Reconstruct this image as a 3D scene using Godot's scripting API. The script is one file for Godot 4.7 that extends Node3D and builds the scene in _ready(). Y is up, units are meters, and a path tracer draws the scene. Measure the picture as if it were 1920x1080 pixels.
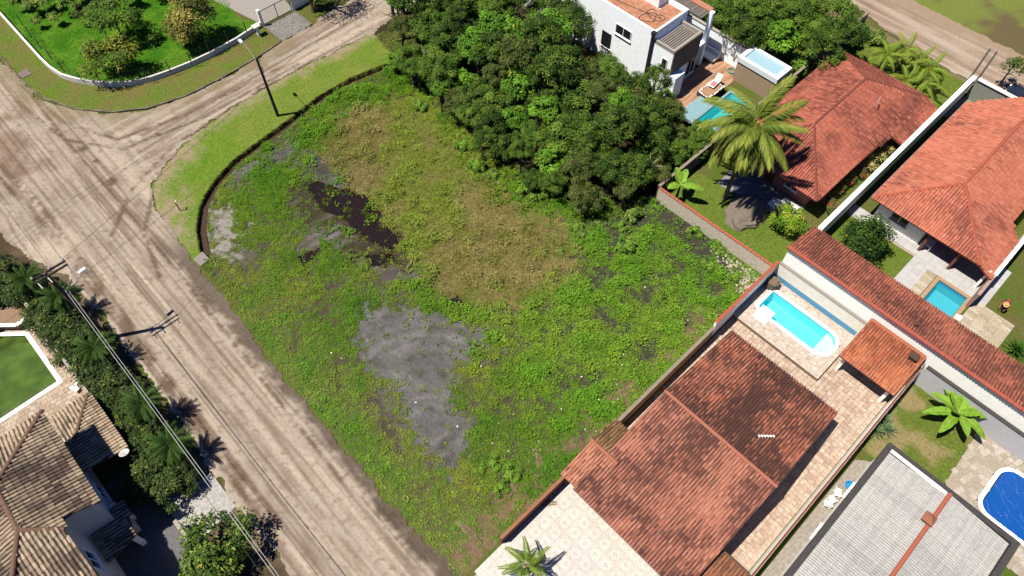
extends Node3D
# World: metres, y up. x runs from the dirt road towards the back of the lots, z along the road.

const EYE := Vector3(0, 50, 0)
const FOCAL := 1331.0
const SUN_TO := Vector3(-0.352, 0.9135, -0.203)   # towards the sun, read from the pole shadows
var cam_f: Vector3
var cam_r: Vector3
var cam_u: Vector3
var taken := {}
var part_taken := {}
var mats := {}
var noise_a := FastNoiseLite.new()
var noise_b := FastNoiseLite.new()
var noise_c := FastNoiseLite.new()
var noise_d := FastNoiseLite.new()
var rng := RandomNumberGenerator.new()

# ---------------------------------------------------------------- helpers
func g(px: float, py: float, h := 0.0) -> Vector3:      # the point at height h that a photo pixel looks at
	var d := cam_f * FOCAL + cam_r * (px - 960.0) - cam_u * (py - 540.0)
	return EYE + d * ((h - EYE.y) / d.y)

func g2(px: float, py: float, h := 0.0) -> Vector2:
	var p := g(px, py, h)
	return Vector2(p.x, p.z)

func poly(pts: Array, h := 0.0) -> PackedVector2Array:  # pixel pairs to a ground outline
	var o := PackedVector2Array()
	for p in pts:
		o.append(g2(p[0], p[1], h))
	return o

func lin(r: float, gr: float, b: float) -> Color:        # 0..255 picture values to linear
	var c := Color(r / 255.0, gr / 255.0, b / 255.0).srgb_to_linear()
	return c * lerpf(0.56, 0.98, smoothstep(196.0, 230.0, minf(r, minf(gr, b))))      # surfaces in full sun read brighter than they are

class MB:
	var v := PackedVector3Array()
	var n := PackedVector3Array()
	var c := PackedColorArray()
	var uv := PackedVector2Array()
	var col := Color(1, 1, 1)
	func tri(a: Vector3, b: Vector3, d: Vector3, out := Vector3.ZERO) -> void:
		var nn := (d - a).cross(b - a)
		if nn.length_squared() < 1e-14: return
		nn = nn.normalized()
		if out != Vector3.ZERO and nn.dot(out) < 0.0:
			var t := b
			b = d
			d = t
			nn = -nn
		v.append(a); v.append(b); v.append(d)
		for k in 3:
			n.append(nn); c.append(col); uv.append(Vector2.ZERO)
	func quad(a: Vector3, b: Vector3, d: Vector3, e: Vector3, out := Vector3.ZERO) -> void:
		tri(a, b, d, out)
		tri(a, d, e, out)
	func vtx(p: Vector3, nn: Vector3, cc: Color, u := Vector2.ZERO) -> void:
		v.append(p); n.append(nn); c.append(cc); uv.append(u)
	func squad(p: Array, nn: Array) -> void:             # smooth quad, corners in ring order, wound to agree with the normals
		var f: Vector3 = (p[2] - p[0]).cross(p[1] - p[0])
		var order := [0, 1, 2, 0, 2, 3] if f.dot(nn[0] + nn[2]) >= 0.0 else [0, 2, 1, 0, 3, 2]
		for k in order:
			vtx(p[k], nn[k], col)
	func box(ctr: Vector3, s: Vector3, bs := Basis.IDENTITY) -> void:
		var h := s * 0.5
		for ax in 3:
			for sg in [-1.0, 1.0]:
				var o := Vector3.ZERO
				o[ax] = sg
				var u := Vector3.ZERO
				u[(ax + 1) % 3] = 1.0
				var w := Vector3.ZERO
				w[(ax + 2) % 3] = 1.0
				var f := o * h
				quad(ctr + bs * (f - u * h - w * h), ctr + bs * (f + u * h - w * h), ctr + bs * (f + u * h + w * h), ctr + bs * (f - u * h + w * h), bs * o)
	func span(x0: float, x1: float, y0: float, y1: float, z0: float, z1: float) -> void:
		box(Vector3((x0 + x1) / 2, (y0 + y1) / 2, (z0 + z1) / 2), Vector3(absf(x1 - x0), absf(y1 - y0), absf(z1 - z0)))
	func bar(p: Vector3, q: Vector3, w: float, h: float) -> void:   # box along p-q
		var d := q - p
		var z := d.normalized()
		var x := Vector3.UP.cross(z)
		if x.length() < 0.01: x = Vector3.RIGHT
		x = x.normalized()
		box((p + q) / 2, Vector3(w, h, d.length()), Basis(x, z.cross(x), z))
	func prism(pl: PackedVector2Array, y0: float, y1: float) -> void:
		var idx := Geometry2D.triangulate_polygon(pl)
		for k in range(0, idx.size(), 3):
			var a := pl[idx[k]]
			var b := pl[idx[k + 1]]
			var d := pl[idx[k + 2]]
			tri(Vector3(a.x, y1, a.y), Vector3(b.x, y1, b.y), Vector3(d.x, y1, d.y), Vector3.UP)
			tri(Vector3(a.x, y0, a.y), Vector3(b.x, y0, b.y), Vector3(d.x, y0, d.y), Vector3.DOWN)
		var ctr := Vector2.ZERO
		var area := 0.0
		for k in pl.size():
			var a := pl[k]
			var b := pl[(k + 1) % pl.size()]
			area += a.cross(b)
		for k in pl.size():
			var a := pl[k]
			var b := pl[(k + 1) % pl.size()]
			var e := b - a
			var o := Vector3(e.y, 0, -e.x) * signf(area)
			quad(Vector3(a.x, y0, a.y), Vector3(b.x, y0, b.y), Vector3(b.x, y1, b.y), Vector3(a.x, y1, a.y), o)
	func tube(pts: Array, rad: Array, sides := 6) -> void:
		var rings := []
		var norms := []
		var up := Vector3(0.13, 0.97, 0.2)
		for k in pts.size():
			var d: Vector3 = (pts[mini(k + 1, pts.size() - 1)] - pts[maxi(k - 1, 0)]).normalized()
			var x := up.cross(d)
			if x.length() < 0.15: x = Vector3.RIGHT.cross(d)
			x = x.normalized()
			var y := d.cross(x)
			var ring := []
			var nr := []
			for s in sides:
				var a := TAU * s / sides
				var o := x * cos(a) + y * sin(a)
				ring.append(pts[k] + o * rad[k])
				nr.append(o)
			rings.append(ring)
			norms.append(nr)
		for k in pts.size() - 1:
			for s in sides:
				var t := (s + 1) % sides
				squad([rings[k][s], rings[k][t], rings[k + 1][t], rings[k + 1][s]], [norms[k][s], norms[k][t], norms[k + 1][t], norms[k + 1][s]])
		for e in [0, pts.size() - 1]:
			var o: Vector3 = (pts[0] - pts[1]) if e == 0 else (pts[e] - pts[e - 1])
			for s in sides:
				tri(pts[e], rings[e][s], rings[e][(s + 1) % sides], o)
	func lathe(ctr: Vector3, prof: Array, sides := 12) -> void:   # prof: [radius, y]
		var pts := []
		var rad := []
		for k in prof.size() - 1:
			var r0: float = prof[k][0]
			var r1: float = prof[k + 1][0]
			var y0: float = prof[k][1]
			var y1: float = prof[k + 1][1]
			for s in sides:
				var a := TAU * s / sides
				var b := TAU * (s + 1) / sides
				var ea := Vector3(cos(a), 0, sin(a))
				var eb := Vector3(cos(b), 0, sin(b))
				var sl := Vector2(y1 - y0, r0 - r1).normalized()
				var na := ea * sl.x + Vector3.UP * sl.y
				var nb := eb * sl.x + Vector3.UP * sl.y
				var P := [ctr + ea * r0 + Vector3(0, y0, 0), ctr + eb * r0 + Vector3(0, y0, 0), ctr + eb * r1 + Vector3(0, y1, 0), ctr + ea * r1 + Vector3(0, y1, 0)]
				squad(P, [na, nb, nb, na])
	func mesh() -> ArrayMesh:
		var a := []
		a.resize(Mesh.ARRAY_MAX)
		a[Mesh.ARRAY_VERTEX] = v
		a[Mesh.ARRAY_NORMAL] = n
		a[Mesh.ARRAY_COLOR] = c
		a[Mesh.ARRAY_TEX_UV] = uv
		var m := ArrayMesh.new()
		m.add_surface_from_arrays(Mesh.PRIMITIVE_TRIANGLES, a)
		return m

func numbered(called: String) -> String:
	var k: int = taken.get(called, 0)
	taken[called] = k + 1
	return called if k == 0 else "%s_%03d" % [called, k]

func world_of(o: Node) -> Vector3:
	var p := Vector3.ZERO
	while o is Node3D and o != self:
		p += (o as Node3D).position
		o = o.get_parent()
	return p

func place(o: Node3D, called: String, parent: Node) -> void:
	if parent == self:
		o.name = numbered(called)
	else:
		var key := "%d/%s" % [parent.get_instance_id(), called]
		var k: int = part_taken.get(key, 0)
		part_taken[key] = k + 1
		o.name = called if k == 0 else "%s_%03d" % [called, k]
	parent.add_child(o, true)

func tag(o: Node, label: String, category: String, group := "", kind := "") -> void:
	if label: o.set_meta("label", label)
	if category: o.set_meta("category", category)
	if group: o.set_meta("group", group)
	if kind: o.set_meta("kind", kind)

func thing(called: String, label: String, category: String, at := Vector3.ZERO, group := "") -> Node3D:
	var o := Node3D.new()
	place(o, called, self)
	o.position = at
	tag(o, label, category, group)
	return o

func put(m: Mesh, called: String, mat: Material, parent: Node = self, local := false) -> MeshInstance3D:   # world-built mesh unless local
	var o := MeshInstance3D.new()
	o.mesh = m
	o.material_override = mat
	place(o, called, parent)
	if parent != self and not local:
		o.position = -world_of(parent)
	return o

func part(b: MB, called: String, mat: Material, parent: Node = self, local := false) -> MeshInstance3D:
	return put(b.mesh(), called, mat, parent, local)

func structure(b: MB, called: String, mat: Material, label := "", category := "") -> MeshInstance3D:
	var o := part(b, called, mat)
	tag(o, label, category, "", "structure")
	return o

func solo(b: MB, called: String, mat: Material, label: String, category: String, group := "") -> MeshInstance3D:
	# a thing that is one mesh; its origin goes to its base
	var lo := Vector3(1e9, 1e9, 1e9)
	var hi := -lo
	for q in b.v:
		lo = lo.min(q)
		hi = hi.max(q)
	var at := Vector3((lo.x + hi.x) / 2, lo.y, (lo.z + hi.z) / 2)
	for k in b.v.size(): b.v[k] -= at
	var o := put(b.mesh(), called, mat)
	o.position = at
	tag(o, label, category, group)
	return o

func grain(sd: int, lo: float, hi: float, freq_fine: float, freq_coarse: float, share := 0.5, size := 256) -> ImageTexture:
	var f := FastNoiseLite.new()
	f.seed = sd
	f.frequency = freq_fine
	f.fractal_octaves = 3
	var a := f.get_seamless_image(size, size)
	f.seed = sd + 7
	f.frequency = freq_coarse
	f.fractal_octaves = 4
	var b := f.get_seamless_image(size, size)
	a.convert(Image.FORMAT_L8)
	b.convert(Image.FORMAT_L8)
	var da := a.get_data()
	var db := b.get_data()
	var out := PackedByteArray()
	out.resize(size * size * 3)
	for k in size * size:
		var t := (da[k] * (1.0 - share) + db[k] * share) / 255.0
		var w := int(clampf(lerpf(lo, hi, t), 0, 1) * 255.0)
		out[k * 3] = w
		out[k * 3 + 1] = w
		out[k * 3 + 2] = w
	var im := Image.create_from_data(size, size, false, Image.FORMAT_RGB8, out)
	im.generate_mipmaps()
	return ImageTexture.create_from_image(im)

func mk(key: String, c: Color, rough := 0.9, tex: Texture2D = null, metres := 2.0, vcol := false) -> StandardMaterial3D:   # c linear
	if mats.has(key): return mats[key]
	var m := StandardMaterial3D.new()
	m.albedo_color = c.linear_to_srgb()
	m.roughness = rough
	m.vertex_color_use_as_albedo = vcol
	m.metallic_specular = 0.4
	if tex:
		m.albedo_texture = tex
		m.uv1_triplanar = true
		m.uv1_world_triplanar = true
		m.uv1_scale = Vector3.ONE / metres
	mats[key] = m
	return m

func multi(called: String, m: Mesh, mat: Material, xf: Array, cols: Array, parent: Node = self) -> MultiMeshInstance3D:
	var mm := MultiMesh.new()
	mm.transform_format = MultiMesh.TRANSFORM_3D
	mm.use_colors = true
	mm.mesh = m
	mm.instance_count = xf.size()
	for k in xf.size():
		mm.set_instance_transform(k, xf[k])
		mm.set_instance_color(k, cols[k])
	var o := MultiMeshInstance3D.new()
	o.multimesh = mm
	o.material_override = mat
	place(o, called, parent)
	if parent != self: o.position = -world_of(parent)
	o.set_meta("kind", "stuff")
	return o

func inside(p: Vector2, pl: PackedVector2Array) -> bool:
	return Geometry2D.is_point_in_polygon(p, pl)

func line_dist(p: Vector2, ln: PackedVector2Array) -> float:
	var best := 1e9
	for k in ln.size() - 1:
		best = minf(best, p.distance_squared_to(Geometry2D.get_closest_point_to_segment(p, ln[k], ln[k + 1])))
	return sqrt(best)

# ---------------------------------------------------------------- ground
var road_poly: PackedVector2Array
var far_road: PackedVector2Array
var lot_poly: PackedVector2Array
var forest_poly: PackedVector2Array
var verge_poly: PackedVector2Array
var nw_verge: PackedVector2Array
var verge_edge: PackedVector2Array
var nw_garden: PackedVector2Array
var dry_poly: PackedVector2Array
var soils: Array = []
var wets: Array = []
var ditch: PackedVector2Array
var tracks: Array = []
# where pools are sunk into the ground
var yard_a := PackedVector2Array([Vector2(38.4, -20.8), Vector2(43.5, -20.8), Vector2(43.6, -14.5), Vector2(44.8, -10.8), Vector2(46.5, -8.6), Vector2(38.5, -8.9)])
var yard_b := PackedVector2Array([Vector2(43.0, -8.1), Vector2(49.2, -8.1), Vector2(49.2, -1.6), Vector2(43.0, -1.6)])
var yard_c := PackedVector2Array([Vector2(30.9, 4.5), Vector2(38.3, 4.5), Vector2(38.3, 9.9), Vector2(33.0, 10.1), Vector2(31.2, 11.8), Vector2(30.8, 8)])
var yard_d := PackedVector2Array([Vector2(64.9, -20.8), Vector2(72.9, -20.8), Vector2(72.9, -9.0), Vector2(64.9, -9.0)])
var pits: Array = [Rect2(34.7, -8.0, 2.9, 6.9), Rect2(32.8, 12.6, 4.7, 7.5), Rect2(-17.0, -49.0, 7.8, 8.0), Rect2(47.7, -26.3, 6.5, 4.0), Rect2(45.6, 1.1, 3.1, 2.8)]
var kerb_line: PackedVector2Array

func outlines() -> void:
	road_poly = PackedVector2Array([Vector2(3.9, 40), Vector2(3.85, -9), Vector2(3.7, -15), Vector2(3.7, -22), Vector2(3.74, -30.4), Vector2(4.15, -37.3), Vector2(4.35, -43), Vector2(4.55, -47.5), Vector2(4.9, -51.5), Vector2(5.9, -54), Vector2(8.0, -55.5), Vector2(11.8, -57.0), Vector2(16.3, -57.7), Vector2(22.2, -58.0), Vector2(28, -57.7), Vector2(34, -57.3), Vector2(60, -58.3), Vector2(60, -66.4), Vector2(35.2, -63.8), Vector2(25.7, -62.8), Vector2(18.4, -62.2), Vector2(14.2, -62.4), Vector2(10.65, -63.4), Vector2(7.7, -65.4), Vector2(5.2, -68.4), Vector2(3.6, -72.1), Vector2(3.15, -76.3), Vector2(3.1, -82), Vector2(3.1, -140), Vector2(-7.5, -140), Vector2(-7, -60), Vector2(-6.2, -55.5), Vector2(-4.6, -50), Vector2(-3.9, -43), Vector2(-3.9, -35), Vector2(-4.4, -27), Vector2(-4.3, -21.5), Vector2(-4.1, -17), Vector2(-4, 40)])
	kerb_line = PackedVector2Array([Vector2(3.1, -100), Vector2(3.1, -82), Vector2(3.15, -76.3), Vector2(3.6, -72.1), Vector2(5.2, -68.4), Vector2(7.7, -65.4), Vector2(10.65, -63.4), Vector2(14.2, -62.4), Vector2(18.4, -62.2), Vector2(22.4, -62.4), Vector2(25.8, -62.8)])
	far_road = PackedVector2Array([Vector2(73.1, 40), Vector2(73.1, -5), Vector2(73.5, -12), Vector2(74.2, -18), Vector2(75.5, -23), Vector2(75.5, -80), Vector2(81.4, -80), Vector2(81.3, 40)])
	ditch = PackedVector2Array([Vector2(5.35, -43.6), Vector2(5.6, -44.4), Vector2(6.5, -46.5), Vector2(8.1, -48.7), Vector2(10.2, -50.15), Vector2(12.9, -51.25), Vector2(16.1, -51.7), Vector2(19.4, -52.1), Vector2(23.7, -52.8), Vector2(27.7, -52.8), Vector2(32.2, -51.9), Vector2(40, -51.0)])
	lot_poly = PackedVector2Array([Vector2(3.8, -8.95), Vector2(3.8, -30), Vector2(4.2, -37), Vector2(4.5, -43)])
	lot_poly.append_array(ditch)
	lot_poly.append_array(PackedVector2Array([Vector2(48.8, -51), Vector2(48.8, -20.9), Vector2(38, -20.9), Vector2(38, -8.95)]))
	forest_poly = PackedVector2Array([Vector2(31.6, -51), Vector2(31.4, -45), Vector2(30.6, -38), Vector2(29.8, -32.5), Vector2(30.2, -28.7), Vector2(31.2, -24.4), Vector2(33.5, -21.8), Vector2(48.6, -21), Vector2(48.8, -62), Vector2(34, -58), Vector2(33, -52)])
	verge_poly = PackedVector2Array([Vector2(4.3, -43), Vector2(4.5, -47.5), Vector2(4.9, -51.5), Vector2(5.9, -54), Vector2(8, -55.5), Vector2(11.8, -57), Vector2(16.3, -57.7), Vector2(22.2, -58), Vector2(28, -57.7), Vector2(34, -57.3), Vector2(45, -57.8)])
	verge_edge = verge_poly.duplicate()
	var back := ditch.duplicate()
	back.reverse()
	verge_poly.append_array(back)
	nw_verge = kerb_line.duplicate()
	var wl := PackedVector2Array([Vector2(25.7, -66.3), Vector2(19.4, -65.9), Vector2(14.7, -66.4), Vector2(11.1, -67.6), Vector2(8.35, -70.2), Vector2(6.45, -73.5), Vector2(6, -77.5), Vector2(6, -100)])
	nw_verge.append_array(wl)
	nw_garden = wl.duplicate()
	nw_garden.append_array(PackedVector2Array([Vector2(6, -130), Vector2(60, -130), Vector2(27, -78), Vector2(24.6, -70)]))
	dry_poly = poly([[640, 225], [700, 195], [770, 205], [850, 250], [890, 330], [960, 385], [1050, 430], [1075, 490], [1040, 545], [980, 570], [900, 560], [830, 545], [795, 480], [735, 395], [660, 345], [615, 285]])
	soils = [
		[poly([[556, 340], [640, 342], [705, 372], [752, 450], [795, 525], [700, 512], [640, 475], [590, 440], [545, 390]]), 0.45, lin(78, 68, 58)],
		[poly([[676, 575], [735, 572], [830, 592], [915, 622], [930, 650], [880, 665], [848, 700], [850, 745], [885, 815], [872, 850], [845, 885], [800, 850], [765, 800], [742, 735], [700, 700], [668, 645]]), 0.9, lin(122, 120, 121)],
		[poly([[398, 395], [432, 385], [440, 430], [445, 475], [418, 492], [400, 470], [393, 430]]), 0.75, lin(176, 170, 164)],
		[poly([[425, 345], [470, 300], [540, 262], [580, 268], [545, 300], [480, 315], [440, 360]]), 0.7, lin(112, 110, 108)],
		[poly([[570, 285], [612, 295], [650, 335], [640, 360], [600, 350], [575, 320]]), 0.85, lin(96, 92, 92)],
		[poly([[545, 462], [580, 440], [640, 428], [660, 440], [610, 455], [570, 470], [548, 480]]), 0.85, lin(112, 104, 104)],
		[poly([[690, 500], [760, 505], [800, 520], [790, 540], [720, 525]]), 0.8, lin(106, 99, 98)],
		[poly([[440, 465], [470, 470], [478, 500], [450, 500]]), 0.4, lin(112, 106, 100)],
		[poly([[705, 720], [728, 720], [722, 790], [705, 770]]), 0.5, lin(110, 104, 102)],
	]
	wets = [
		poly([[572, 345], [600, 340], [640, 352], [690, 370], [715, 400], [722, 425], [745, 440], [748, 458], [735, 470], [700, 455], [665, 430], [640, 405], [605, 395]]),
		poly([[680, 478], [735, 474], [742, 492], [700, 500]]),
		poly([[835, 550], [865, 546], [870, 572], [845, 580]]),
		poly([[556, 482], [600, 462], [604, 472], [568, 502]]),
		poly([[1238, 552], [1262, 560], [1264, 576], [1246, 572]]),
	]
	tracks = [
		[PackedVector2Array([g2(620, 95), g2(470, 180), g2(330, 270), g2(250, 350), g2(210, 440)]), 0.14],
		[PackedVector2Array([g2(650, 85), g2(480, 195), g2(360, 275), g2(290, 350), g2(270, 440), g2(300, 520)]), 0.14],
		[PackedVector2Array([g2(520, 130), g2(350, 215), g2(220, 262), g2(120, 230), g2(40, 160)]), 0.12],
		[PackedVector2Array([g2(560, 120), g2(380, 222), g2(230, 280), g2(120, 262), g2(20, 180)]), 0.12],
		[PackedVector2Array([g2(60, 180), g2(120, 260), g2(260, 420), g2(420, 620), g2(640, 900)]), 0.12],
		[PackedVector2Array([g2(0, 310), g2(75, 385), g2(140, 470), g2(200, 550), g2(320, 720), g2(520, 980)]), 0.22],
		[PackedVector2Array([g2(0, 335), g2(60, 395), g2(120, 470), g2(190, 560), g2(300, 715), g2(500, 985)]), 0.15],
	]

func warp(x: float, z: float, amp: float) -> Vector2:
	return Vector2(x + amp * noise_b.get_noise_2d(x * 3.0, z * 3.0) + amp * 0.6 * noise_c.get_noise_2d(x, z), z + amp * noise_b.get_noise_2d(x * 3.0 + 91.0, z * 3.0) + amp * 0.6 * noise_c.get_noise_2d(x + 53.0, z))

# what grows or lies at a spot of the vacant lot: [plant cover 0..1, plant colour, soil colour]
func lot_at(x: float, z: float) -> Array:
	var na := noise_a.get_noise_2d(x, z)
	var nb := noise_b.get_noise_2d(x, z)
	var nc := noise_c.get_noise_2d(x, z)
	var w := warp(x, z, 1.1)
	var soil := lin(92, 86, 76).lerp(lin(118, 104, 84), clampf(nb * 0.8 + 0.4, 0, 1))
	var green := lin(104, 148, 34).lerp(lin(142, 158, 58), clampf(na * 1.8 + 0.3 + nc * 0.5, 0, 1)).lerp(lin(66, 118, 28), clampf(nb * 1.6 + nc * 0.4, 0, 0.85))
	var cover := clampf(0.7 + nb * 1.2 + nc * 1.1, 0.06, 1.0)
	# strip along the road: paler mown grass
	var strip := clampf((8.2 + nb * 4.0 - x) / 3.0, 0, 1) * clampf((z + 40.0) / 4.0, 0, 1)
	green = green.lerp(lin(150, 168, 78).lerp(lin(100, 156, 40), clampf(nb * 1.4 + na + 0.5, 0, 1)), strip * 0.85)
	cover = lerpf(cover, 0.95, strip)
	# towards the back wall: thin weeds on dark soil with rubble
	var thin := clampf((x - 15.0 + nb * 5.0) / 6.0, 0, 1) * clampf((z + 27.0 + nb * 4.0) / 5.0, 0, 1)
	if thin > 0.0:
		cover = lerpf(cover, clampf(0.24 + na * 1.1 + nb * 1.5 + nc * 1.7, 0.03, 1.0), thin)
		soil = soil.lerp(lin(82, 79, 72), thin)
		green = green.lerp(lin(108, 158, 44), thin * 0.6)
	# next to the brick wall: reddish bare earth
	var red := clampf((z + 12.2 + nb * 2.4) / 1.6, 0, 1)
	soil = soil.lerp(lin(150, 124, 104), red)
	cover = lerpf(cover, clampf(0.35 + nb * 1.4 + nc * 0.8, 0, 1), red * 0.8)
	if inside(warp(x, z, 2.6), dry_poly):
		var lush := clampf(na * 2.4 + nb * 1.2 + nc * 0.5, 0, 0.9)
		green = lin(156, 146, 94).lerp(lin(122, 126, 60), clampf(nb * 1.8 + 0.4 + nc * 0.5, 0, 1)).lerp(lin(128, 150, 54), lush)
		cover = 1.0
		soil = lin(108, 98, 68)
	for s in soils:
		if inside(w, s[0]):
			cover = clampf(1.0 - s[1] + nc * 0.35 + nb * 0.2, 0.0, 1.0) * 0.2
			soil = s[2]
			var c := Vector2(x, z) - g2(800, 790)
			var st := noise_d.get_noise_2d(c.length() * 3.6, c.angle() * 2.2)
			soil = soil.lerp(lin(176, 172, 172), clampf(st * 0.5 + nb * 0.55 + nc * 0.2, 0, 0.6)).lerp(lin(80, 78, 80), clampf(-st * 0.45 - nb * 0.35 + nc * 0.25 - 0.05, 0, 0.5))
		elif inside(warp(x, z, 3.2), s[0]):
			cover *= clampf(0.45 + nc * 1.2, 0.05, 1.0)
			soil = soil.lerp(s[2], 0.7)
	return [cover, green, soil]

func ground_y(x: float, z: float, p: Vector2) -> float:
	var y := 0.0
	for r in pits:
		if r.has_point(p): return -2.0
	if inside(p, road_poly) or inside(p, far_road):
		return -0.05
	if x > 4.0 and x < 40 and z < -42 and z > -55:
		var d := line_dist(p, ditch) + noise_c.get_noise_2d(x * 2.0, z * 2.0) * 0.08
		if d < 0.6: y -= 0.62 * (1.0 - smoothstep(0.24, 0.42, d))
	if inside(p, lot_poly):
		y += noise_b.get_noise_2d(x, z) * 0.07 + noise_c.get_noise_2d(x, z) * 0.05
		for wp in wets:
			if inside(p, wp): y -= 0.13 + noise_b.get_noise_2d(x * 2.0, z * 2.0) * 0.14
	return y

func ground_colour(x: float, z: float, p: Vector2) -> Color:
	var na := noise_a.get_noise_2d(x, z)
	var nb := noise_b.get_noise_2d(x, z)
	var nc := noise_c.get_noise_2d(x, z)
	if x > 4.0 and x < 40 and z < -42 and z > -55:
		var d := line_dist(p, ditch)
		if d < 0.4 + nc * 0.12:
			return lin(84, 68, 52).lerp(lin(52, 46, 34), clampf(d * 2.0 + nb, 0, 1))
	if inside(p, forest_poly):
		return lin(74, 70, 50)
	if inside(p, lot_poly):
		var a := lot_at(x, z)
		var c: Color = a[2]
		c = c.lerp(lin(74, 68, 60), clampf(nc * 0.8, 0, 0.5))
		var wq := warp(x, z, 0.6)
		for wp in wets:
			if inside(wq, wp): c = lin(58, 44, 36)
		return c.lerp(a[1], a[0] * 0.3)
	if inside(warp(x, z, 0.5), verge_poly) or inside(p, verge_poly):
		var sandy := clampf(1.25 - line_dist(p, verge_edge) / (2.6 if x < 12.0 else 1.3) + nb * 0.6, 0, 1) * clampf((-44.5 - z) / 3.0, 0, 1)
		return lin(146, 160, 78).lerp(lin(120, 160, 54), clampf(na + 0.5, 0, 1)).lerp(lin(182, 166, 138), sandy * clampf(0.8 + nc, 0, 1))
	if inside(p, nw_verge):
		return lin(134, 132, 78).lerp(lin(120, 146, 62), clampf(nb * 1.4 + 0.45, 0, 1)).lerp(lin(132, 118, 84), clampf(-na * 1.2 - 0.1 + nc * 0.4, 0, 0.7))
	if inside(p, nw_garden):
		return lin(78, 134, 34).lerp(lin(108, 158, 48), clampf(nb + 0.5, 0, 1))
	if x < -4 and x > -8.2 and z > -60:
		return lin(96, 84, 66).lerp(lin(150, 134, 112), clampf(nb + 0.4 + (x + 5.0) * 0.25, 0, 1))
	if inside(p, yard_c):
		return lin(120, 134, 64).lerp(lin(178, 160, 120), clampf(nb * 3.0 + 0.1, 0, 0.9))
	if inside(p, yard_a) or inside(p, yard_b) or inside(p, yard_d):
		return lin(118, 142, 60)
	if x > 81:
		return lin(138, 152, 78).lerp(lin(124, 112, 82), clampf(na * 2.0 + nb * 1.4, 0, 1))
	if x > 64 and x < 74:
		return lin(110, 130, 54).lerp(lin(150, 138, 108), clampf((x - 71.0) * 0.4 + nb, 0, 1))
	return lin(104, 124, 54).lerp(lin(126, 118, 76), clampf(nb + 0.3, 0, 1))

func grid_lines(lo: float, hi: float, step: float, far_lo: float, far_hi: float, fine_lo := 0.0, fine_hi := 0.0) -> PackedFloat32Array:
	var o := PackedFloat32Array([far_lo, (far_lo + lo) / 2])
	var k := 0
	while lo + k * step <= hi:
		var v := lo + k * step
		o.append(v)
		if v > fine_lo and v < fine_hi: o.append(v + step * 0.5)
		k += 1
	o.append((hi + far_hi) / 2)
	o.append(far_hi)
	return o

func road_y(x: float, z: float) -> float:      # shallow ruts along the way
	var side := smoothstep(3.5, 10.0, x) * smoothstep(-50.0, -56.0, z)
	var rut := lerpf(noise_d.get_noise_2d(x * 4.0 + 40.0, z * 0.12), noise_d.get_noise_2d(z * 4.0 + 40.0, x * 0.12), side)
	return 0.02 + 0.012 * noise_b.get_noise_2d(x, z) + 0.022 * rut + 0.008 * noise_c.get_noise_2d(x * 1.6, z * 1.6)

func sheet(xs: PackedFloat32Array, zs: PackedFloat32Array, which: String) -> ArrayMesh:
	var nx := xs.size()
	var nz := zs.size()
	var v := PackedVector3Array()
	var c := PackedColorArray()
	var nr := PackedVector3Array()
	v.resize(nx * nz)
	c.resize(nx * nz)
	nr.resize(nx * nz)
	var ok := PackedByteArray()
	ok.resize(nx * nz)
	for j in nz:
		for i in nx:
			var p := Vector2(xs[i], zs[j])
			var k := j * nx + i
			if which == "ground":
				v[k] = Vector3(p.x, ground_y(p.x, p.y, p), p.y)
				ok[k] = 1
				c[k] = ground_colour(p.x, p.y, p)
			elif which == "road":
				v[k] = Vector3(p.x, road_y(p.x, p.y), p.y)
				ok[k] = 1 if inside(warp(p.x * 0.45, p.y * 0.45, 0.5) + p - Vector2(p.x * 0.45, p.y * 0.45) + Vector2(noise_c.get_noise_2d(p.x * 4.0, p.y * 4.0), noise_c.get_noise_2d(p.x * 4.0 + 50.0, p.y * 4.0)) * 0.16, road_poly) else 0
				if ok[k]: c[k] = road_colour(p.x, p.y, p)
			else:
				v[k] = Vector3(p.x, road_y(p.x, p.y), p.y)
				ok[k] = 1 if inside(warp(p.x, p.y, 0.3), far_road) else 0
				if ok[k]: c[k] = far_colour(p.x, p.y, p)
	for j in nz:
		for i in nx:
			var k := j * nx + i
			var l := v[j * nx + maxi(i - 1, 0)]
			var r := v[j * nx + mini(i + 1, nx - 1)]
			var u := v[maxi(j - 1, 0) * nx + i]
			var d := v[mini(j + 1, nz - 1) * nx + i]
			nr[k] = (d - u).cross(r - l).normalized()
	var ix := PackedInt32Array()
	for j in nz - 1:
		for i in nx - 1:
			var k := j * nx + i
			var n := ok[k] + ok[k + 1] + ok[k + nx] + ok[k + nx + 1]
			if n == 4:
				ix.append_array(PackedInt32Array([k, k + 1, k + nx + 1, k, k + nx + 1, k + nx]))
			elif n == 3:
				if not ok[k]: ix.append_array(PackedInt32Array([k + 1, k + nx + 1, k + nx]))
				elif not ok[k + 1]: ix.append_array(PackedInt32Array([k, k + nx + 1, k + nx]))
				elif not ok[k + nx]: ix.append_array(PackedInt32Array([k, k + 1, k + nx + 1]))
				else: ix.append_array(PackedInt32Array([k, k + 1, k + nx]))
	var a := []
	a.resize(Mesh.ARRAY_MAX)
	a[Mesh.ARRAY_VERTEX] = v
	a[Mesh.ARRAY_NORMAL] = nr
	a[Mesh.ARRAY_COLOR] = c
	a[Mesh.ARRAY_INDEX] = ix
	var m := ArrayMesh.new()
	m.add_surface_from_arrays(Mesh.PRIMITIVE_TRIANGLES, a)
	return m

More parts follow.
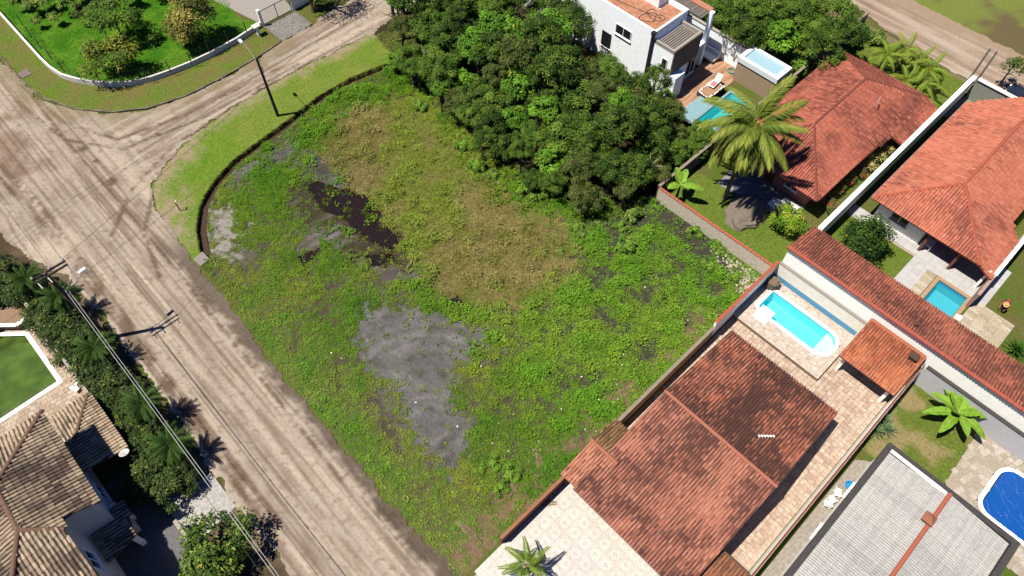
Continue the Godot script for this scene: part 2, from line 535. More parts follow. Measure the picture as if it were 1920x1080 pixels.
func road_colour(x: float, z: float, p: Vector2) -> Color:
	var side := smoothstep(3.5, 10.0, x) * smoothstep(-50.0, -56.0, z)
	var nb := noise_b.get_noise_2d(x, z)
	var nc := noise_c.get_noise_2d(x * 1.6, z * 1.6)
	var s1 := lerpf(noise_d.get_noise_2d(x * 2.6, z * 0.09), noise_d.get_noise_2d(z * 2.6, x * 0.09), side)
	var s2 := lerpf(noise_d.get_noise_2d(x * 7.0 + 40.0, z * 0.16), noise_d.get_noise_2d(z * 7.0 + 40.0, x * 0.16), side)
	var s3 := lerpf(noise_d.get_noise_2d(x * 15.0 + 7.0, z * 0.12), noise_d.get_noise_2d(z * 15.0 + 7.0, x * 0.12), side)
	var c := lin(184, 172, 158)
	c = c.lerp(lin(146, 132, 119), clampf(s1 * 1.1 + 0.05 + nb * 0.6, 0, 0.75))
	c = c.lerp(lin(214, 198, 178), clampf(-s1 * 1.3 - 0.1 + nb * 0.5, 0, 0.8))
	c = c.lerp(lin(134, 116, 102), clampf(s2 * 1.7 - 0.15 + nb * 0.5, 0, 0.6))
	c = c.lerp(lin(124, 106, 93), clampf(s3 * 1.6 - 0.25 + s1 * 0.8, 0, 0.55)).lerp(lin(214, 199, 181), clampf(-s3 * 1.2 - 0.2, 0, 0.4))
	c = c.lerp(lin(138, 118, 102), clampf(nc * 2.2 - 0.55, 0, 0.6))
	for t in tracks:
		var d := line_dist(p, t[0]) + nc * 0.12
		if d < t[1] * 2.0: c = c.lerp(lin(112, 93, 80), clampf(1.3 - d / (t[1] * 2.0), 0, 1) * clampf(0.75 + nb * 1.3 + nc, 0, 0.9))
	# damp dark shoulder along the lot, earth-brown with its own ragged edge
	var sh := clampf((x - 2.5 + nb * 0.8 + nc * 0.35) / 0.6, 0, 1) * smoothstep(-50.0, -44.0, z)
	c = c.lerp(lin(104, 93, 82).lerp(lin(84, 74, 64), clampf(nb + 0.4, 0, 1)), sh * 0.85)
	# stain of wet reddish earth at the crossing
	var q := (p - g2(10, 265)) / Vector2(3.0, 6.5)
	c = c.lerp(lin(128, 102, 86), clampf(0.9 - q.length() + nb * 0.9, 0, 0.6))
	var l2 := (p - g2(110, 470)) / Vector2(2.0, 3.0)
	c = c.lerp(lin(214, 200, 182), clampf(1.0 - l2.length() + nb, 0, 0.7))
	var ng := clampf(1.0 - line_dist(p, kerb_line) / 2.4 + nb * 0.9, 0, 1)
	c = c.lerp(lin(146, 136, 100), ng * 0.6)
	for s in [[420 / 2.0, 680 / 2.0, 0.5], [312 / 2.0, 560 / 2.0, 0.5], [362 / 2.0, 606 / 2.0, 0.3], [595 / 2.0, 505 / 2.0, 0.3]]:
		var dd := p.distance_to(g2(s[0], s[1])) + nc * 0.3
		c = c.lerp(lin(92, 76, 64), clampf(1.3 - dd / s[2], 0, 0.8))
	var wh := p.distance_to(g2(256, 259)) + nc * 0.25
	c = c.lerp(lin(214, 204, 188), clampf((0.6 - wh) * 2.0, 0, 0.7))
	return c

func build_ground() -> void:
	outlines()
	var gt := grain(11, 0.66, 1.0, 0.10, 0.03)
	var gm := mk("ground", Color(1, 1, 1), 1.0, gt, 2.3, true)
	var rt := grain(12, 0.80, 1.0, 0.12, 0.03)
	var rm := mk("road", Color(1, 1, 1), 1.0, rt, 3.1, true)
	for m in [gm, rm]: m.metallic_specular = 0.15
	var xs := grid_lines(-22, 92, 0.24, -600, 700, 4.4, 33.0)
	var zs := grid_lines(-100, 20, 0.24, -700, 500, -54.0, -43.0)
	var o := put(sheet(xs, zs, "ground"), "ground", gm)
	tag(o, "", "", "", "structure")
	var rx := grid_lines(-8, 40, 0.15, -8.2, 60)
	var rz := grid_lines(-98, 2, 0.2, -139, 39)
	o = put(sheet(rx, rz, "road"), "dirt_road", rm)
	tag(o, "", "", "", "structure")
	o = put(sheet(grid_lines(72, 82, 0.2, 71.9, 82.1), grid_lines(-50, 10, 0.4, -79, 39), "far"), "dirt_road", rm)
	tag(o, "", "", "", "structure")
	var stain_small := grain(24, 0.3, 1.0, 0.05, 0.02, 0.7)
	# standing water in the hollows
	var wm := mk("puddle", Color(0.030, 0.018, 0.011), 0.12, stain_small, 1.1)
	wm.metallic_specular = 0.5
	for k in wets.size():
		var b := MB.new()
		var big := Geometry2D.offset_polygon(wets[k], 0.7)
		for pl in big:
			var tr := Geometry2D.triangulate_polygon(pl)
			for s in range(0, tr.size(), 3):
				b.tri(Vector3(pl[tr[s]].x, -0.095, pl[tr[s]].y), Vector3(pl[tr[s + 1]].x, -0.095, pl[tr[s + 1]].y), Vector3(pl[tr[s + 2]].x, -0.095, pl[tr[s + 2]].y), Vector3.UP)
		if b.v.size(): structure(b, "puddle", wm)
	var dw := MB.new()
	for k in ditch.size() - 2:
		var a := ditch[k]
		var e := ditch[k + 1]
		var sd := (e - a).orthogonal().normalized() * 0.26
		var sd2 := (ditch[k + 2] - e).orthogonal().normalized() * 0.26
		dw.quad(Vector3(a.x - sd.x, -0.5, a.y - sd.y), Vector3(a.x + sd.x, -0.5, a.y + sd.y), Vector3(e.x + sd2.x, -0.5, e.y + sd2.y), Vector3(e.x - sd2.x, -0.5, e.y - sd2.y), Vector3.UP)
	structure(dw, "ditch_water", mk("ditchwater", lin(74, 58, 44), 0.3))

func far_colour(x: float, z: float, _p: Vector2) -> Color:
	var nb := noise_b.get_noise_2d(x, z)
	var s1 := noise_d.get_noise_2d(x * 2.2 + 9.0, z * 0.1)
	var c := lin(186, 168, 150).lerp(lin(146, 124, 108), clampf(s1 * 1.6 + 0.15 + nb * 0.5, 0, 0.9)).lerp(lin(212, 198, 184), clampf(-s1 * 1.3 - 0.1, 0, 0.8))
	var far_side := clampf((x - 78.6 + nb) / 1.5, 0, 1)
	return c.lerp(lin(172, 152, 132), far_side)

# ---------------------------------------------------------------- low plants, too many to count
func leaf_clump(leaves: int, spread: float, high: float, lw: float, ll: float, flat_share: float, sd: int) -> ArrayMesh:
	var r := RandomNumberGenerator.new()
	r.seed = sd
	var b := MB.new()
	for k in leaves:
		var a := r.randf() * TAU
		var d := Vector3(cos(a), 0, sin(a))
		var base := d * spread * sqrt(r.randf()) + Vector3(0, high * r.randf() * 0.7, 0)
		var tilt := r.randf_range(0.1, 1.0) * (1.0 - flat_share)
		var out := (d.rotated(Vector3.UP, r.randf_range(-0.8, 0.8)) * (1.0 - tilt) + Vector3.UP * (tilt + 0.15)).normalized()
		var sdv := out.cross(Vector3.UP).normalized() * lw * r.randf_range(0.6, 1.1) * 0.5
		var L := ll * r.randf_range(0.7, 1.2)
		var t := r.randf_range(0.8, 1.15)
		b.col = Color(t, t * r.randf_range(0.96, 1.05), t * 0.9)
		var mid := base + out * L * 0.55
		var tip := base + out * L + Vector3(0, -L * 0.2, 0)
		b.tri(base, mid + sdv, mid - sdv, Vector3.UP)
		b.tri(mid + sdv, tip, mid - sdv, Vector3.UP)
	return b.mesh()

func pick(which: String, p: Vector2, r: RandomNumberGenerator) -> Array:     # [colour, size] of the plant at p, or nothing
	var nb := noise_b.get_noise_2d(p.x, p.y)
	match which:
		"weeds":
			if not inside(p, lot_poly) or inside(p + Vector2(-2.4, 1.6) * r.randf(), forest_poly): return []
			if inside(p, dry_poly) and r.randf() < 0.45: return []
			if p.y > -44.0 and r.randf() < (0.8 if p.x < 8.0 else (0.5 if p.x < 16.0 else 0.0)): return []
			if line_dist(p, ditch) < 0.6: return []
			if ground_y(p.x, p.y, p) < -0.085 and r.randf() < 0.85: return []
			var a := lot_at(p.x + r.randfn() * 0.35, p.y + r.randfn() * 0.35)
			if r.randf() > a[0] * 0.95: return []
			var big := clampf(noise_c.get_noise_2d(p.x * 0.8, p.y * 0.8) * 1.8 + nb, 0, 1) * clampf((p.x - 11.0) / 5.0, 0.25, 1)
			return [a[1], 0.8 + 1.1 * big]
		"dry":
			var dry := inside(warp(p.x, p.y, 0.9), dry_poly)
			if not dry and not (p.x < 16.5 + nb * 3.0 and p.y > -44.0 and inside(p + Vector2(r.randf() * r.randf() * 0.9, 0), lot_poly)): return []
			if inside(p, forest_poly): return []
			var a := lot_at(p.x, p.y)
			if r.randf() > a[0]: return []
			return [(a[1] as Color).lerp(lin(170, 158, 104), r.randf() * (0.5 if dry else 0.15)), 1.5 if dry else 0.75]
		"verge":
			if not inside(p, verge_poly) or line_dist(p, ditch) < 0.40: return []
			var sandy := clampf(1.2 - line_dist(p, verge_edge) / (2.6 if p.x < 12.0 else 1.3) + nb * 0.6, 0, 1) * clampf((-44.5 - p.y) / 3.0, 0, 1)
			if r.randf() < sandy * 1.05: return []
			return [lin(134, 178, 54).lerp(lin(182, 184, 98), clampf(nb * 1.3 + 0.2 + sandy * 0.5, 0, 1)), 0.75]
		"kerbside":
			if not inside(p, nw_verge): return []
			if r.randf() < 0.35 - nb * 0.5: return []
			return [lin(128, 150, 60).lerp(lin(170, 162, 94), clampf(0.4 - nb * 1.4, 0, 1)), 0.6]
		"yards":
			if not (inside(p, yard_a) or inside(p, yard_b) or inside(p, yard_c) or inside(p, yard_d)): return []
			if p.distance_to(Vector2(42.3, -14.6)) < 1.6: return []
			var dead := inside(p, yard_c) and nb > 0.12
			if dead and r.randf() < 0.7: return []
			return [lin(124, 156, 52).lerp(lin(156, 160, 82), clampf(nb + 0.4, 0, 1)), 0.8]
		"stones":
			if not inside(p, road_poly): return []
			if nb < -0.05 and r.randf() < 0.8: return []
			return [lin(190, 176, 160).lerp(lin(128, 112, 100), r.randf()), 1.0]
		"lawn":
			if not inside(p, nw_garden): return []
			return [lin(84, 150, 34).lerp(lin(124, 176, 58), clampf(nb * 1.4 + 0.4, 0, 1)), 1.1]
	return []

func sow(called: String, label: String, category: String, lo: Vector2, hi: Vector2, step: float, m: Mesh, which: String, smin: float, smax: float, sd: int) -> void:
	var r := RandomNumberGenerator.new()
	r.seed = sd
	var xf := []
	var cols := []
	var nx := int((hi.x - lo.x) / step)
	var nz := int((hi.y - lo.y) / step)
	for j in nz:
		for i in nx:
			var p := lo + Vector2((i + r.randf()) * step, (j + r.randf()) * step)
			var a := pick(which, p, r)
			if a.is_empty(): continue
			var s := r.randf_range(smin, smax) * float(a[1])
			var y := ground_y(p.x, p.y, p)
			xf.append(Transform3D(Basis(Vector3.UP, r.randf() * TAU).scaled(Vector3(s, s * r.randf_range(0.7, 1.2), s)), Vector3(p.x, (road_y(p.x, p.y) if which == "stones" else y) - 0.01, p.y)))
			cols.append((a[0] as Color) * r.randf_range(0.6, 1.35))
	print(called, " ", xf.size())
	var lm := mk("leafy", Color(1, 1, 1), 0.65, null, 1.0, true)
	lm.backlight = Color(0.2, 0.26, 0.05)
	lm.metallic_specular = 0.2
	var o := multi(called, m, lm, xf, cols)
	tag(o, label, category)

func stone_mesh() -> ArrayMesh:
	var b := MB.new()
	var pts := []
	for q in 5: pts.append(Vector3(cos(q * TAU / 5) * 0.035, 0, sin(q * TAU / 5) * 0.028))
	for q in 5: b.tri(pts[q], pts[(q + 1) % 5], Vector3(0.004, 0.03, 0.0), Vector3.UP)
	return b.mesh()

func build_low_plants() -> void:
	sow("road_stones", "loose small stones scattered over the dirt road", "stones", Vector2(-7, -80), Vector2(34, -8), 0.42, stone_mesh(), "stones", 0.5, 1.7, 39)
	var weed := leaf_clump(12, 0.12, 0.24, 0.07, 0.13, 0.5, 3)
	var tuft := leaf_clump(13, 0.09, 0.02, 0.022, 0.15, 0.1, 4)
	sow("weeds", "low green weeds spreading over the vacant lot", "weeds", Vector2(3.8, -52.5), Vector2(38, -8.95), 0.115, weed, "weeds", 0.7, 1.25, 31)
	sow("dry_grass", "olive and straw coloured tall grass in the lot", "grass", Vector2(2.9, -52), Vector2(38, -9), 0.13, tuft, "dry", 0.7, 1.3, 32)
	sow("verge_grass", "short mown grass on the verge beside the ditch", "grass", Vector2(4, -59), Vector2(46, -43), 0.15, tuft, "verge", 0.7, 1.2, 33)
	sow("kerbside_grass", "short yellowish grass between curved kerb and garden wall", "grass", Vector2(3, -92), Vector2(27, -62), 0.17, tuft, "kerbside", 0.7, 1.2, 34)
	sow("yard_grass", "cut grass of the small lawns between the houses", "grass", Vector2(30.8, -21), Vector2(73, 12), 0.17, tuft, "yards", 0.7, 1.2, 36)
	sow("lawn_grass", "bright green lawn inside the fenced corner garden", "grass", Vector2(6, -96), Vector2(40, -65), 0.22, tuft, "lawn", 0.7, 1.3, 35)

# ---------------------------------------------------------------- building kit
var tile_cache := {}

func pixel_of(p: Vector3) -> Vector2:
	var d := p - EYE
	var z := d.dot(cam_f)
	return Vector2(960.0 + FOCAL * d.dot(cam_r) / z, 540.0 - FOCAL * d.dot(cam_u) / z)

func in_frame(p: Vector3) -> bool:
	var q := pixel_of(p)
	return q.x > -10 and q.x < 1930 and q.y > -10 and q.y < 1090

func roof_tile_mesh(tw: float, tl: float, pan: bool) -> ArrayMesh:   # barrel tiles: round cover or the channel between two covers
	var key := "%f/%f/%s" % [tw, tl, pan]
	if tile_cache.has(key): return tile_cache[key]
	var b := MB.new()
	var n := 4 if pan else 6
	var top := []
	var low := []
	var nn := []
	for k in n + 1:
		var a := PI * k / n
		var hw := tw * (0.33 if pan else 0.31)
		var hh := tw * (0.16 if pan else 0.36)
		var sx := -cos(a)
		var sy := sin(a) * (-1.0 if pan else 1.0)
		var up := 0.02 if pan else 0.0
		top.append(Vector3(sx * hw * 0.86, sy * hh * 0.86 + up, -tl * 0.57))
		low.append(Vector3(sx * hw, sy * hh + up + 0.03, tl * 0.57))
		nn.append(Vector3(sx * (-1.0 if pan else 1.0), absf(sy) + 0.15, -0.05).normalized())
	for k in n:
		b.squad([top[k], top[k + 1], low[k + 1], low[k]], [nn[k], nn[k + 1], nn[k + 1], nn[k]])
		var dn := Vector3(0, -0.022, 0)
		b.quad(low[k], low[k + 1], low[k + 1] + dn, low[k] + dn, Vector3(0, 0, 1))
	tile_cache[key] = b.mesh()
	return tile_cache[key]

func slab(b: MB, pl: PackedVector2Array, p0: Vector3, down: Vector2, sl: float, thick: float) -> void:   # sloping roof plate
	var idx := Geometry2D.triangulate_polygon(pl)
	var top := []
	for q in pl:
		top.append(Vector3(q.x, p0.y - sl * (q - Vector2(p0.x, p0.z)).dot(down), q.y))
	var dn := Vector3(0, -thick, 0)
	for k in range(0, idx.size(), 3):
		b.tri(top[idx[k]], top[idx[k + 1]], top[idx[k + 2]], Vector3.UP)
		b.tri(top[idx[k]] + dn, top[idx[k + 1]] + dn, top[idx[k + 2]] + dn, Vector3.DOWN)
	var area := 0.0
	for k in pl.size(): area += pl[k].cross(pl[(k + 1) % pl.size()])
	for k in pl.size():
		var t := (k + 1) % pl.size()
		var e := pl[t] - pl[k]
		b.quad(top[k], top[t], top[t] + dn, top[k] + dn, Vector3(e.y, 0, -e.x) * signf(area))

# lays clay tiles over a sloping outline; look = [clay, pale clay, lichen, how much lichen, seed, patch size]
func lay_tiles(roof: Node3D, pl: PackedVector2Array, p0: Vector3, down: Vector2, sl: float, tw: float, tl: float, look: Array, singles: int) -> void:
	var D := Vector3(down.x, -sl, down.y).normalized()
	var N := Vector3(down.x * sl, 1, down.y * sl).normalized()
	var A := N.cross(D)
	var ah := Vector2(A.x, A.z).normalized()
	var o := Vector2(p0.x, p0.z)
	var lo := Vector2(1e9, 1e9)
	var hi := -lo
	for q in pl:
		var r := q - o
		var s := Vector2(r.dot(ah), r.dot(down))
		lo = lo.min(s)
		hi = hi.max(s)
	var th := tl * D.y * -1.0 / maxf(sl, 0.001)
	var cover := roof_tile_mesh(tw, tl, false)
	var pan := roof_tile_mesh(tw, tl, true)
	var all := []
	var R := RandomNumberGenerator.new()
	R.seed = int(look[4])
	var ph: float = look[4] * 13.7
	var na := int(ceil((hi.x - lo.x) / tw))
	var nd := int(ceil((hi.y - lo.y) / th))
	for i in na * 2:
		var lower := i % 2 == 1
		for j in nd:
			var q := o + ah * (lo.x + (i * 0.5 + 0.5) * tw) + down * (hi.y - (j + (0.5 if lower else 0.42)) * th)
			if not inside(q, pl): continue
			var y := p0.y - sl * (q - o).dot(down) + (0.035 if lower else 0.045)
			var bs := Basis(A, N, D)
			bs = bs * Basis(Vector3.UP, R.randf_range(-0.03, 0.03)) * Basis(Vector3.RIGHT, R.randf_range(-0.02, 0.02))
			var f: float = look[5]
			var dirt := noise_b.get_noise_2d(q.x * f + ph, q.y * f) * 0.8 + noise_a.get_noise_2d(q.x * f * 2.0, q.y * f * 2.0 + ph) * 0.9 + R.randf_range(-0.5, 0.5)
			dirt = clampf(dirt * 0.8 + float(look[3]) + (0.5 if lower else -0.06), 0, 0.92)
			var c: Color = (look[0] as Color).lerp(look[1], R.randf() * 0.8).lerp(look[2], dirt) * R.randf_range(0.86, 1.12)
			all.append([Transform3D(bs, Vector3(q.x, y + R.randf_range(-0.006, 0.006), q.y)), c, lower])
	var xf := [[], []]
	var cols := [[], []]
	var chosen := {}
	if singles > 0:
		var near := []
		for k in all.size():
			var p: Vector3 = all[k][0].origin
			if in_frame(p): near.append([p.distance_to(EYE), k])
		near.sort()
		for k in mini(singles, near.size()): chosen[near[k][1]] = true
	for k in all.size():
		if chosen.has(k):
			var c: Color = all[k][1]
			var L := maxf(snappedf(c.r, 0.035), 0.02)
			var lv := Color(L, L * snappedf(c.g / c.r, 0.06), L * snappedf(c.b / c.r, 0.06))
			var mm := mk("tile%s" % lv, lv, 0.85, clay_tex, 0.7)
			var t := put(pan if all[k][2] else cover, "roof_tile", mm, roof, true)
			var tr: Transform3D = all[k][0]
			tr.origin -= world_of(roof)
			t.transform = tr
		else:
			var w := 1 if all[k][2] else 0
			xf[w].append(all[k][0])
			cols[w].append(all[k][1])
	for w in 2:
		if xf[w].size(): multi("channel_tiles" if w else "cover_tiles", pan if w else cover, mk("clay", Color(1, 1, 1), 0.85, clay_tex, 0.7, true), xf[w], cols[w], roof)

var clay_tex: ImageTexture
var wall_tex: ImageTexture
var stain_tex: ImageTexture

func ridge_tiles(roof: Node3D, p: Vector3, q: Vector3, mat: Material, rad := 0.12, piece := 0.42) -> void:
	var key := "ridge%f" % rad
	if not tile_cache.has(key):
		var b := MB.new()
		for k in 6:
			var a0 := PI * k / 6.0
			var a1 := PI * (k + 1) / 6.0
			var n0 := Vector3(cos(a0), sin(a0), 0)
			var n1 := Vector3(cos(a1), sin(a1), 0)
			b.squad([n0 * rad + Vector3(0, 0, -0.24), n1 * rad + Vector3(0, 0, -0.24), n1 * rad * 1.14 + Vector3(0, 0, 0.24), n0 * rad * 1.14 + Vector3(0, 0, 0.24)], [n0, n1, n1, n0])
			b.tri(Vector3(0, 0, 0.24), n0 * rad * 1.14 + Vector3(0, 0, 0.24), n1 * rad * 1.14 + Vector3(0, 0, 0.24), Vector3(0, 0, 1))
		tile_cache[key] = b.mesh()
	var d := q - p
	var n := int(ceil(d.length() / piece))
	var z := d.normalized()
	var x := Vector3.UP.cross(z).normalized()
	var bs := Basis(x, z.cross(x), z)
	var off := world_of(roof)
	for k in n:
		var o := put(tile_cache[key], "ridge_tile", mat, roof, true)
		o.transform = Transform3D(bs * Basis(Vector3.UP, rng.randf_range(-0.03, 0.03)), p + d * ((k + 0.5) / n) + Vector3(0, 0.03 + rng.randf_range(-0.006, 0.006), 0) - off)

func window_on(house: Node3D, ctr: Vector3, face: Vector3, w: float, h: float, frame: Material, leaves := 2) -> void:
	var s := Vector3.UP.cross(face).normalized()
	var bs := Basis(s, Vector3.UP, face)
	var f := MB.new()
	for e in [-1.0, 1.0]:
		f.box(ctr + s * e * (w / 2 + 0.03) + face * 0.035, Vector3(0.06, h + 0.12, 0.07), bs)
		f.box(ctr + Vector3.UP * e * (h / 2 + 0.03) + face * 0.035, Vector3(w - 0.002, 0.06, 0.068), bs)
	for k in leaves - 1:
		f.box(ctr + s * w * ((k + 1.0) / leaves - 0.5) + face * 0.03, Vector3(0.05, h - 0.004, 0.05), bs)
	var win := part(f, "window", frame, house)
	var p := MB.new()
	p.box(ctr + face * 0.012, Vector3(w, h, 0.012), bs)
	put(p.mesh(), "pane", mk("pane", Color(0.012, 0.016, 0.022), 0.06), win, true)
	var sl := MB.new()
	sl.box(ctr - Vector3.UP * (h / 2 + 0.10) + face * 0.07, Vector3(w + 0.24, 0.07, 0.14), bs)
	put(sl.mesh(), "sill", mk("white", lin(236, 236, 232), 0.8, wall_tex, 2.0), win, true)

func door_on(house: Node3D, base: Vector3, face: Vector3, w: float, h: float, mat: Material) -> void:
	var s := Vector3.UP.cross(face).normalized()
	var bs := Basis(s, Vector3.UP, face)
	var f := MB.new()
	f.box(base + Vector3.UP * h / 2 + face * 0.025, Vector3(w, h, 0.05), bs)
	var d := part(f, "door", mat, house)
	var k := MB.new()
	k.box(base + Vector3.UP * 1.0 + s * (w / 2 - 0.1) + face * 0.08, Vector3(0.04, 0.12, 0.05), bs)
	put(k.mesh(), "handle", mk("steel", lin(160, 160, 160), 0.4), d, true)

# floor pieces with open joints; the pieces that show largest are parts, the rest one stuff part
func lay_floor(parent: Node3D, called: String, area: PackedVector2Array, holes: Array, y: float, sx: float, sz: float, joint: float, pal: Array, key: String, tex: Texture2D, metres: float, singles: int, turn := 0.0, bond := 0.0, thick := 0.03, rough := 0.8) -> void:
	var lo := Vector2(1e9, 1e9)
	var hi := -lo
	var ax := Vector2(cos(turn), sin(turn))
	var az := Vector2(-sin(turn), cos(turn))
	for q in area:
		var s := Vector2(q.dot(ax), q.dot(az))
		lo = lo.min(s)
		hi = hi.max(s)
	var bx := MB.new()
	bx.box(Vector3(0, -thick / 2, 0), Vector3(sx - joint, thick, sz - joint))
	var m := bx.mesh()
	var R := RandomNumberGenerator.new()
	R.seed = hash(key)
	var bs := Basis(Vector3(ax.x, 0, ax.y), Vector3.UP, Vector3(az.x, 0, az.y))
	var all := []
	for j in int(ceil((hi.y - lo.y) / sz)):
		var shift := bond * sx * (j % 2)
		for i in int(ceil((hi.x - lo.x) / sx)) + 1:
			var s := Vector2(lo.x + (i + 0.5) * sx - shift, lo.y + (j + 0.5) * sz)
			var q := ax * s.x + az * s.y
			if not inside(q, area): continue
			var skip := false
			for hp in holes:
				if inside(q, hp): skip = true
			if skip: continue
			all.append([Transform3D(bs, Vector3(q.x, y + R.randf_range(-0.003, 0.003), q.y)), R.randi() % pal.size()])
	var near := []
	for k in all.size():
		if in_frame(all[k][0].origin): near.append([all[k][0].origin.distance_to(EYE), k])
	near.sort()
	var chosen := {}
	for k in mini(singles, near.size()): chosen[near[k][1]] = true
	var xf := []
	var cols := []
	var off := world_of(parent)
	for k in all.size():
		if chosen.has(k):
			var o := put(m, called, mk("%s%d" % [key, all[k][1]], pal[all[k][1]], rough, tex, metres), parent, true)
			var tr: Transform3D = all[k][0]
			tr.origin -= off
			o.transform = tr
		else:
			xf.append(all[k][0])
			cols.append(pal[all[k][1]])
	if xf.size(): multi(called + "s", m, mk(key + "v", Color(1, 1, 1), rough, tex, metres, true), xf, cols, parent)

func rect(x0: float, x1: float, z0: float, z1: float) -> PackedVector2Array:
	return PackedVector2Array([Vector2(x0, z0), Vector2(x1, z0), Vector2(x1, z1), Vector2(x0, z1)])

func round_rect(x0: float, x1: float, z0: float, z1: float, r: Array) -> PackedVector2Array:   # radii at (x0,z0) (x1,z0) (x1,z1) (x0,z1)
	var o := PackedVector2Array()
	var cs := [[x0, z0, 1, 1, PI], [x1, z0, -1, 1, PI * 1.5], [x1, z1, -1, -1, 0.0], [x0, z1, 1, -1, PI / 2]]
	for k in 4:
		var rr: float = r[k]
		var c := Vector2(cs[k][0] + cs[k][2] * rr, cs[k][1] + cs[k][3] * rr)
		var n := 1 if rr < 0.02 else 7
		for s in n:
			var a: float = cs[k][4] + (PI / 2 * s / maxf(1, n - 1))
			o.append(c + Vector2(cos(a), sin(a)) * rr)
	return o

func grow(pl: PackedVector2Array, d: float) -> PackedVector2Array:   # same corner count, moved outwards
	var o := PackedVector2Array()
	var n := pl.size()
	var area := 0.0
	for k in n: area += pl[k].cross(pl[(k + 1) % n])
	for k in n:
		var e0 := (pl[k] - pl[(k + n - 1) % n]).normalized()
		var e1 := (pl[(k + 1) % n] - pl[k]).normalized()
		var n0 := Vector2(e0.y, -e0.x) * signf(area)
		var n1 := Vector2(e1.y, -e1.x) * signf(area)
		var b := n0 + n1
		o.append(pl[k] + b * (d / maxf(0.3, 0.5 * b.length_squared())))
	return o

func ring(b: MB, inner: PackedVector2Array, outer: PackedVector2Array, y0: float, y1: float) -> void:
	var n := inner.size()
	var c := Vector2.ZERO
	for q in inner: c += q / n
	for k in n:
		var t := (k + 1) % n
		var a := inner[k]
		var e := inner[t]
		var f := outer[k]
		var h := outer[t]
		b.quad(Vector3(a.x, y1, a.y), Vector3(e.x, y1, e.y), Vector3(h.x, y1, h.y), Vector3(f.x, y1, f.y), Vector3.UP)
		var o := Vector3((f - c).x, 0, (f - c).y)
		b.quad(Vector3(f.x, y0, f.y), Vector3(h.x, y0, h.y), Vector3(h.x, y1, h.y), Vector3(f.x, y1, f.y), o)
		b.quad(Vector3(a.x, y0, a.y), Vector3(e.x, y0, e.y), Vector3(e.x, y1, e.y), Vector3(a.x, y1, a.y), -o)

func flat(b: MB, pl: PackedVector2Array, y: float) -> void:
	var idx := Geometry2D.triangulate_polygon(pl)
	for k in range(0, idx.size(), 3):
		var a := pl[idx[k]]
		var e := pl[idx[k + 1]]
		var d := pl[idx[k + 2]]
		b.tri(Vector3(a.x, y, a.y), Vector3(e.x, y, e.y), Vector3(d.x, y, d.y), Vector3.UP)

func pool(label: String, pl: PackedVector2Array, rim_y: float, depth: float, water_y: float, rim_w: float, rim: Material, shell: Material, water: Material) -> Node3D:
	var c := Vector2.ZERO
	for q in pl: c += q / pl.size()
	var t := thing("swimming_pool", label, "swimming pool", Vector3(c.x, rim_y - depth, c.y))
	var b := MB.new()
	var n := pl.size()
	for k in n:
		var a := pl[k]
		var e := pl[(k + 1) % n]
		var inw := c - (a + e) / 2
		b.quad(Vector3(a.x, rim_y - depth, a.y), Vector3(e.x, rim_y - depth, e.y), Vector3(e.x, rim_y - 0.03, e.y), Vector3(a.x, rim_y - 0.03, a.y), Vector3(inw.x, 0, inw.y))
	flat(b, pl, rim_y - depth)
	part(b, "basin", shell, t)
	if rim_w > 0:
		var r := MB.new()
		ring(r, grow(pl, -0.03), grow(pl, rim_w), rim_y - 0.05, rim_y + 0.03)
		part(r, "coping", rim, t)
	var w := MB.new()
	flat(w, grow(pl, -0.004), water_y)
	part(w, "water", water, t)
	return t

func water_mat(key: String, c: Color, alpha: float) -> StandardMaterial3D:
	var m := mk(key, c, 0.04)
	m.transparency = BaseMaterial3D.TRANSPARENCY_ALPHA
	m.albedo_color.a = alpha
	m.metallic_specular = 0.5
	return m

# a masonry wall with a separate coping, along p-q; > wall body, coping
func wall_line(called: String, label: String, p: Vector2, q: Vector2, h: float, th: float, body: Material, cap: Material, cap_h := 0.06, cap_over := 0.04, tiles := false, base_y := 0.0) -> Node3D:
	var t := thing(called, label, "wall", Vector3((p.x + q.x) / 2, base_y, (p.y + q.y) / 2))
	var b := MB.new()
	b.bar(Vector3(p.x, (base_y + h) / 2, p.y), Vector3(q.x, (base_y + h) / 2, q.y), th, h - base_y)
	part(b, "wall_body", body, t)
	if tiles:
		var L := p.distance_to(q)
		var n := int(L / 0.4)
		var d := (q - p) / n
		for k in n:
			var c := MB.new()
			var a := p + d * (k + 0.03)
			var e := p + d * (k + 0.97)
			c.bar(Vector3(a.x, h + cap_h / 2 + rng.randf_range(-0.01, 0.01), a.y), Vector3(e.x, h + cap_h / 2 + rng.randf_range(-0.01, 0.01), e.y), th + cap_over * 2, cap_h)
			part(c, "coping_tile", cap, t)
	else:
		var c := MB.new()
		c.bar(Vector3(p.x, h + cap_h / 2, p.y), Vector3(q.x, h + cap_h / 2, q.y), th + cap_over * 2, cap_h)
		part(c, "coping", cap, t)
	return t

# ---------------------------------------------------------------- houses and yards
func roof_on(house: Node3D, slopes: Array, fascia: Material, tw: float, tl: float, look: Array, singles: int) -> MeshInstance3D:
	var b := MB.new()
	for s in slopes: slab(b, s[0], s[1], s[2], s[3], 0.12)
	var r := part(b, "roof", fascia, house)
	for s in slopes: lay_tiles(r, s[0], s[1], s[2], s[3], tw, tl, look, singles)
	return r

func V2(a: Array) -> PackedVector2Array:
	var o := PackedVector2Array()
	for q in a: o.append(Vector2(q[0], q[1]))
	return o

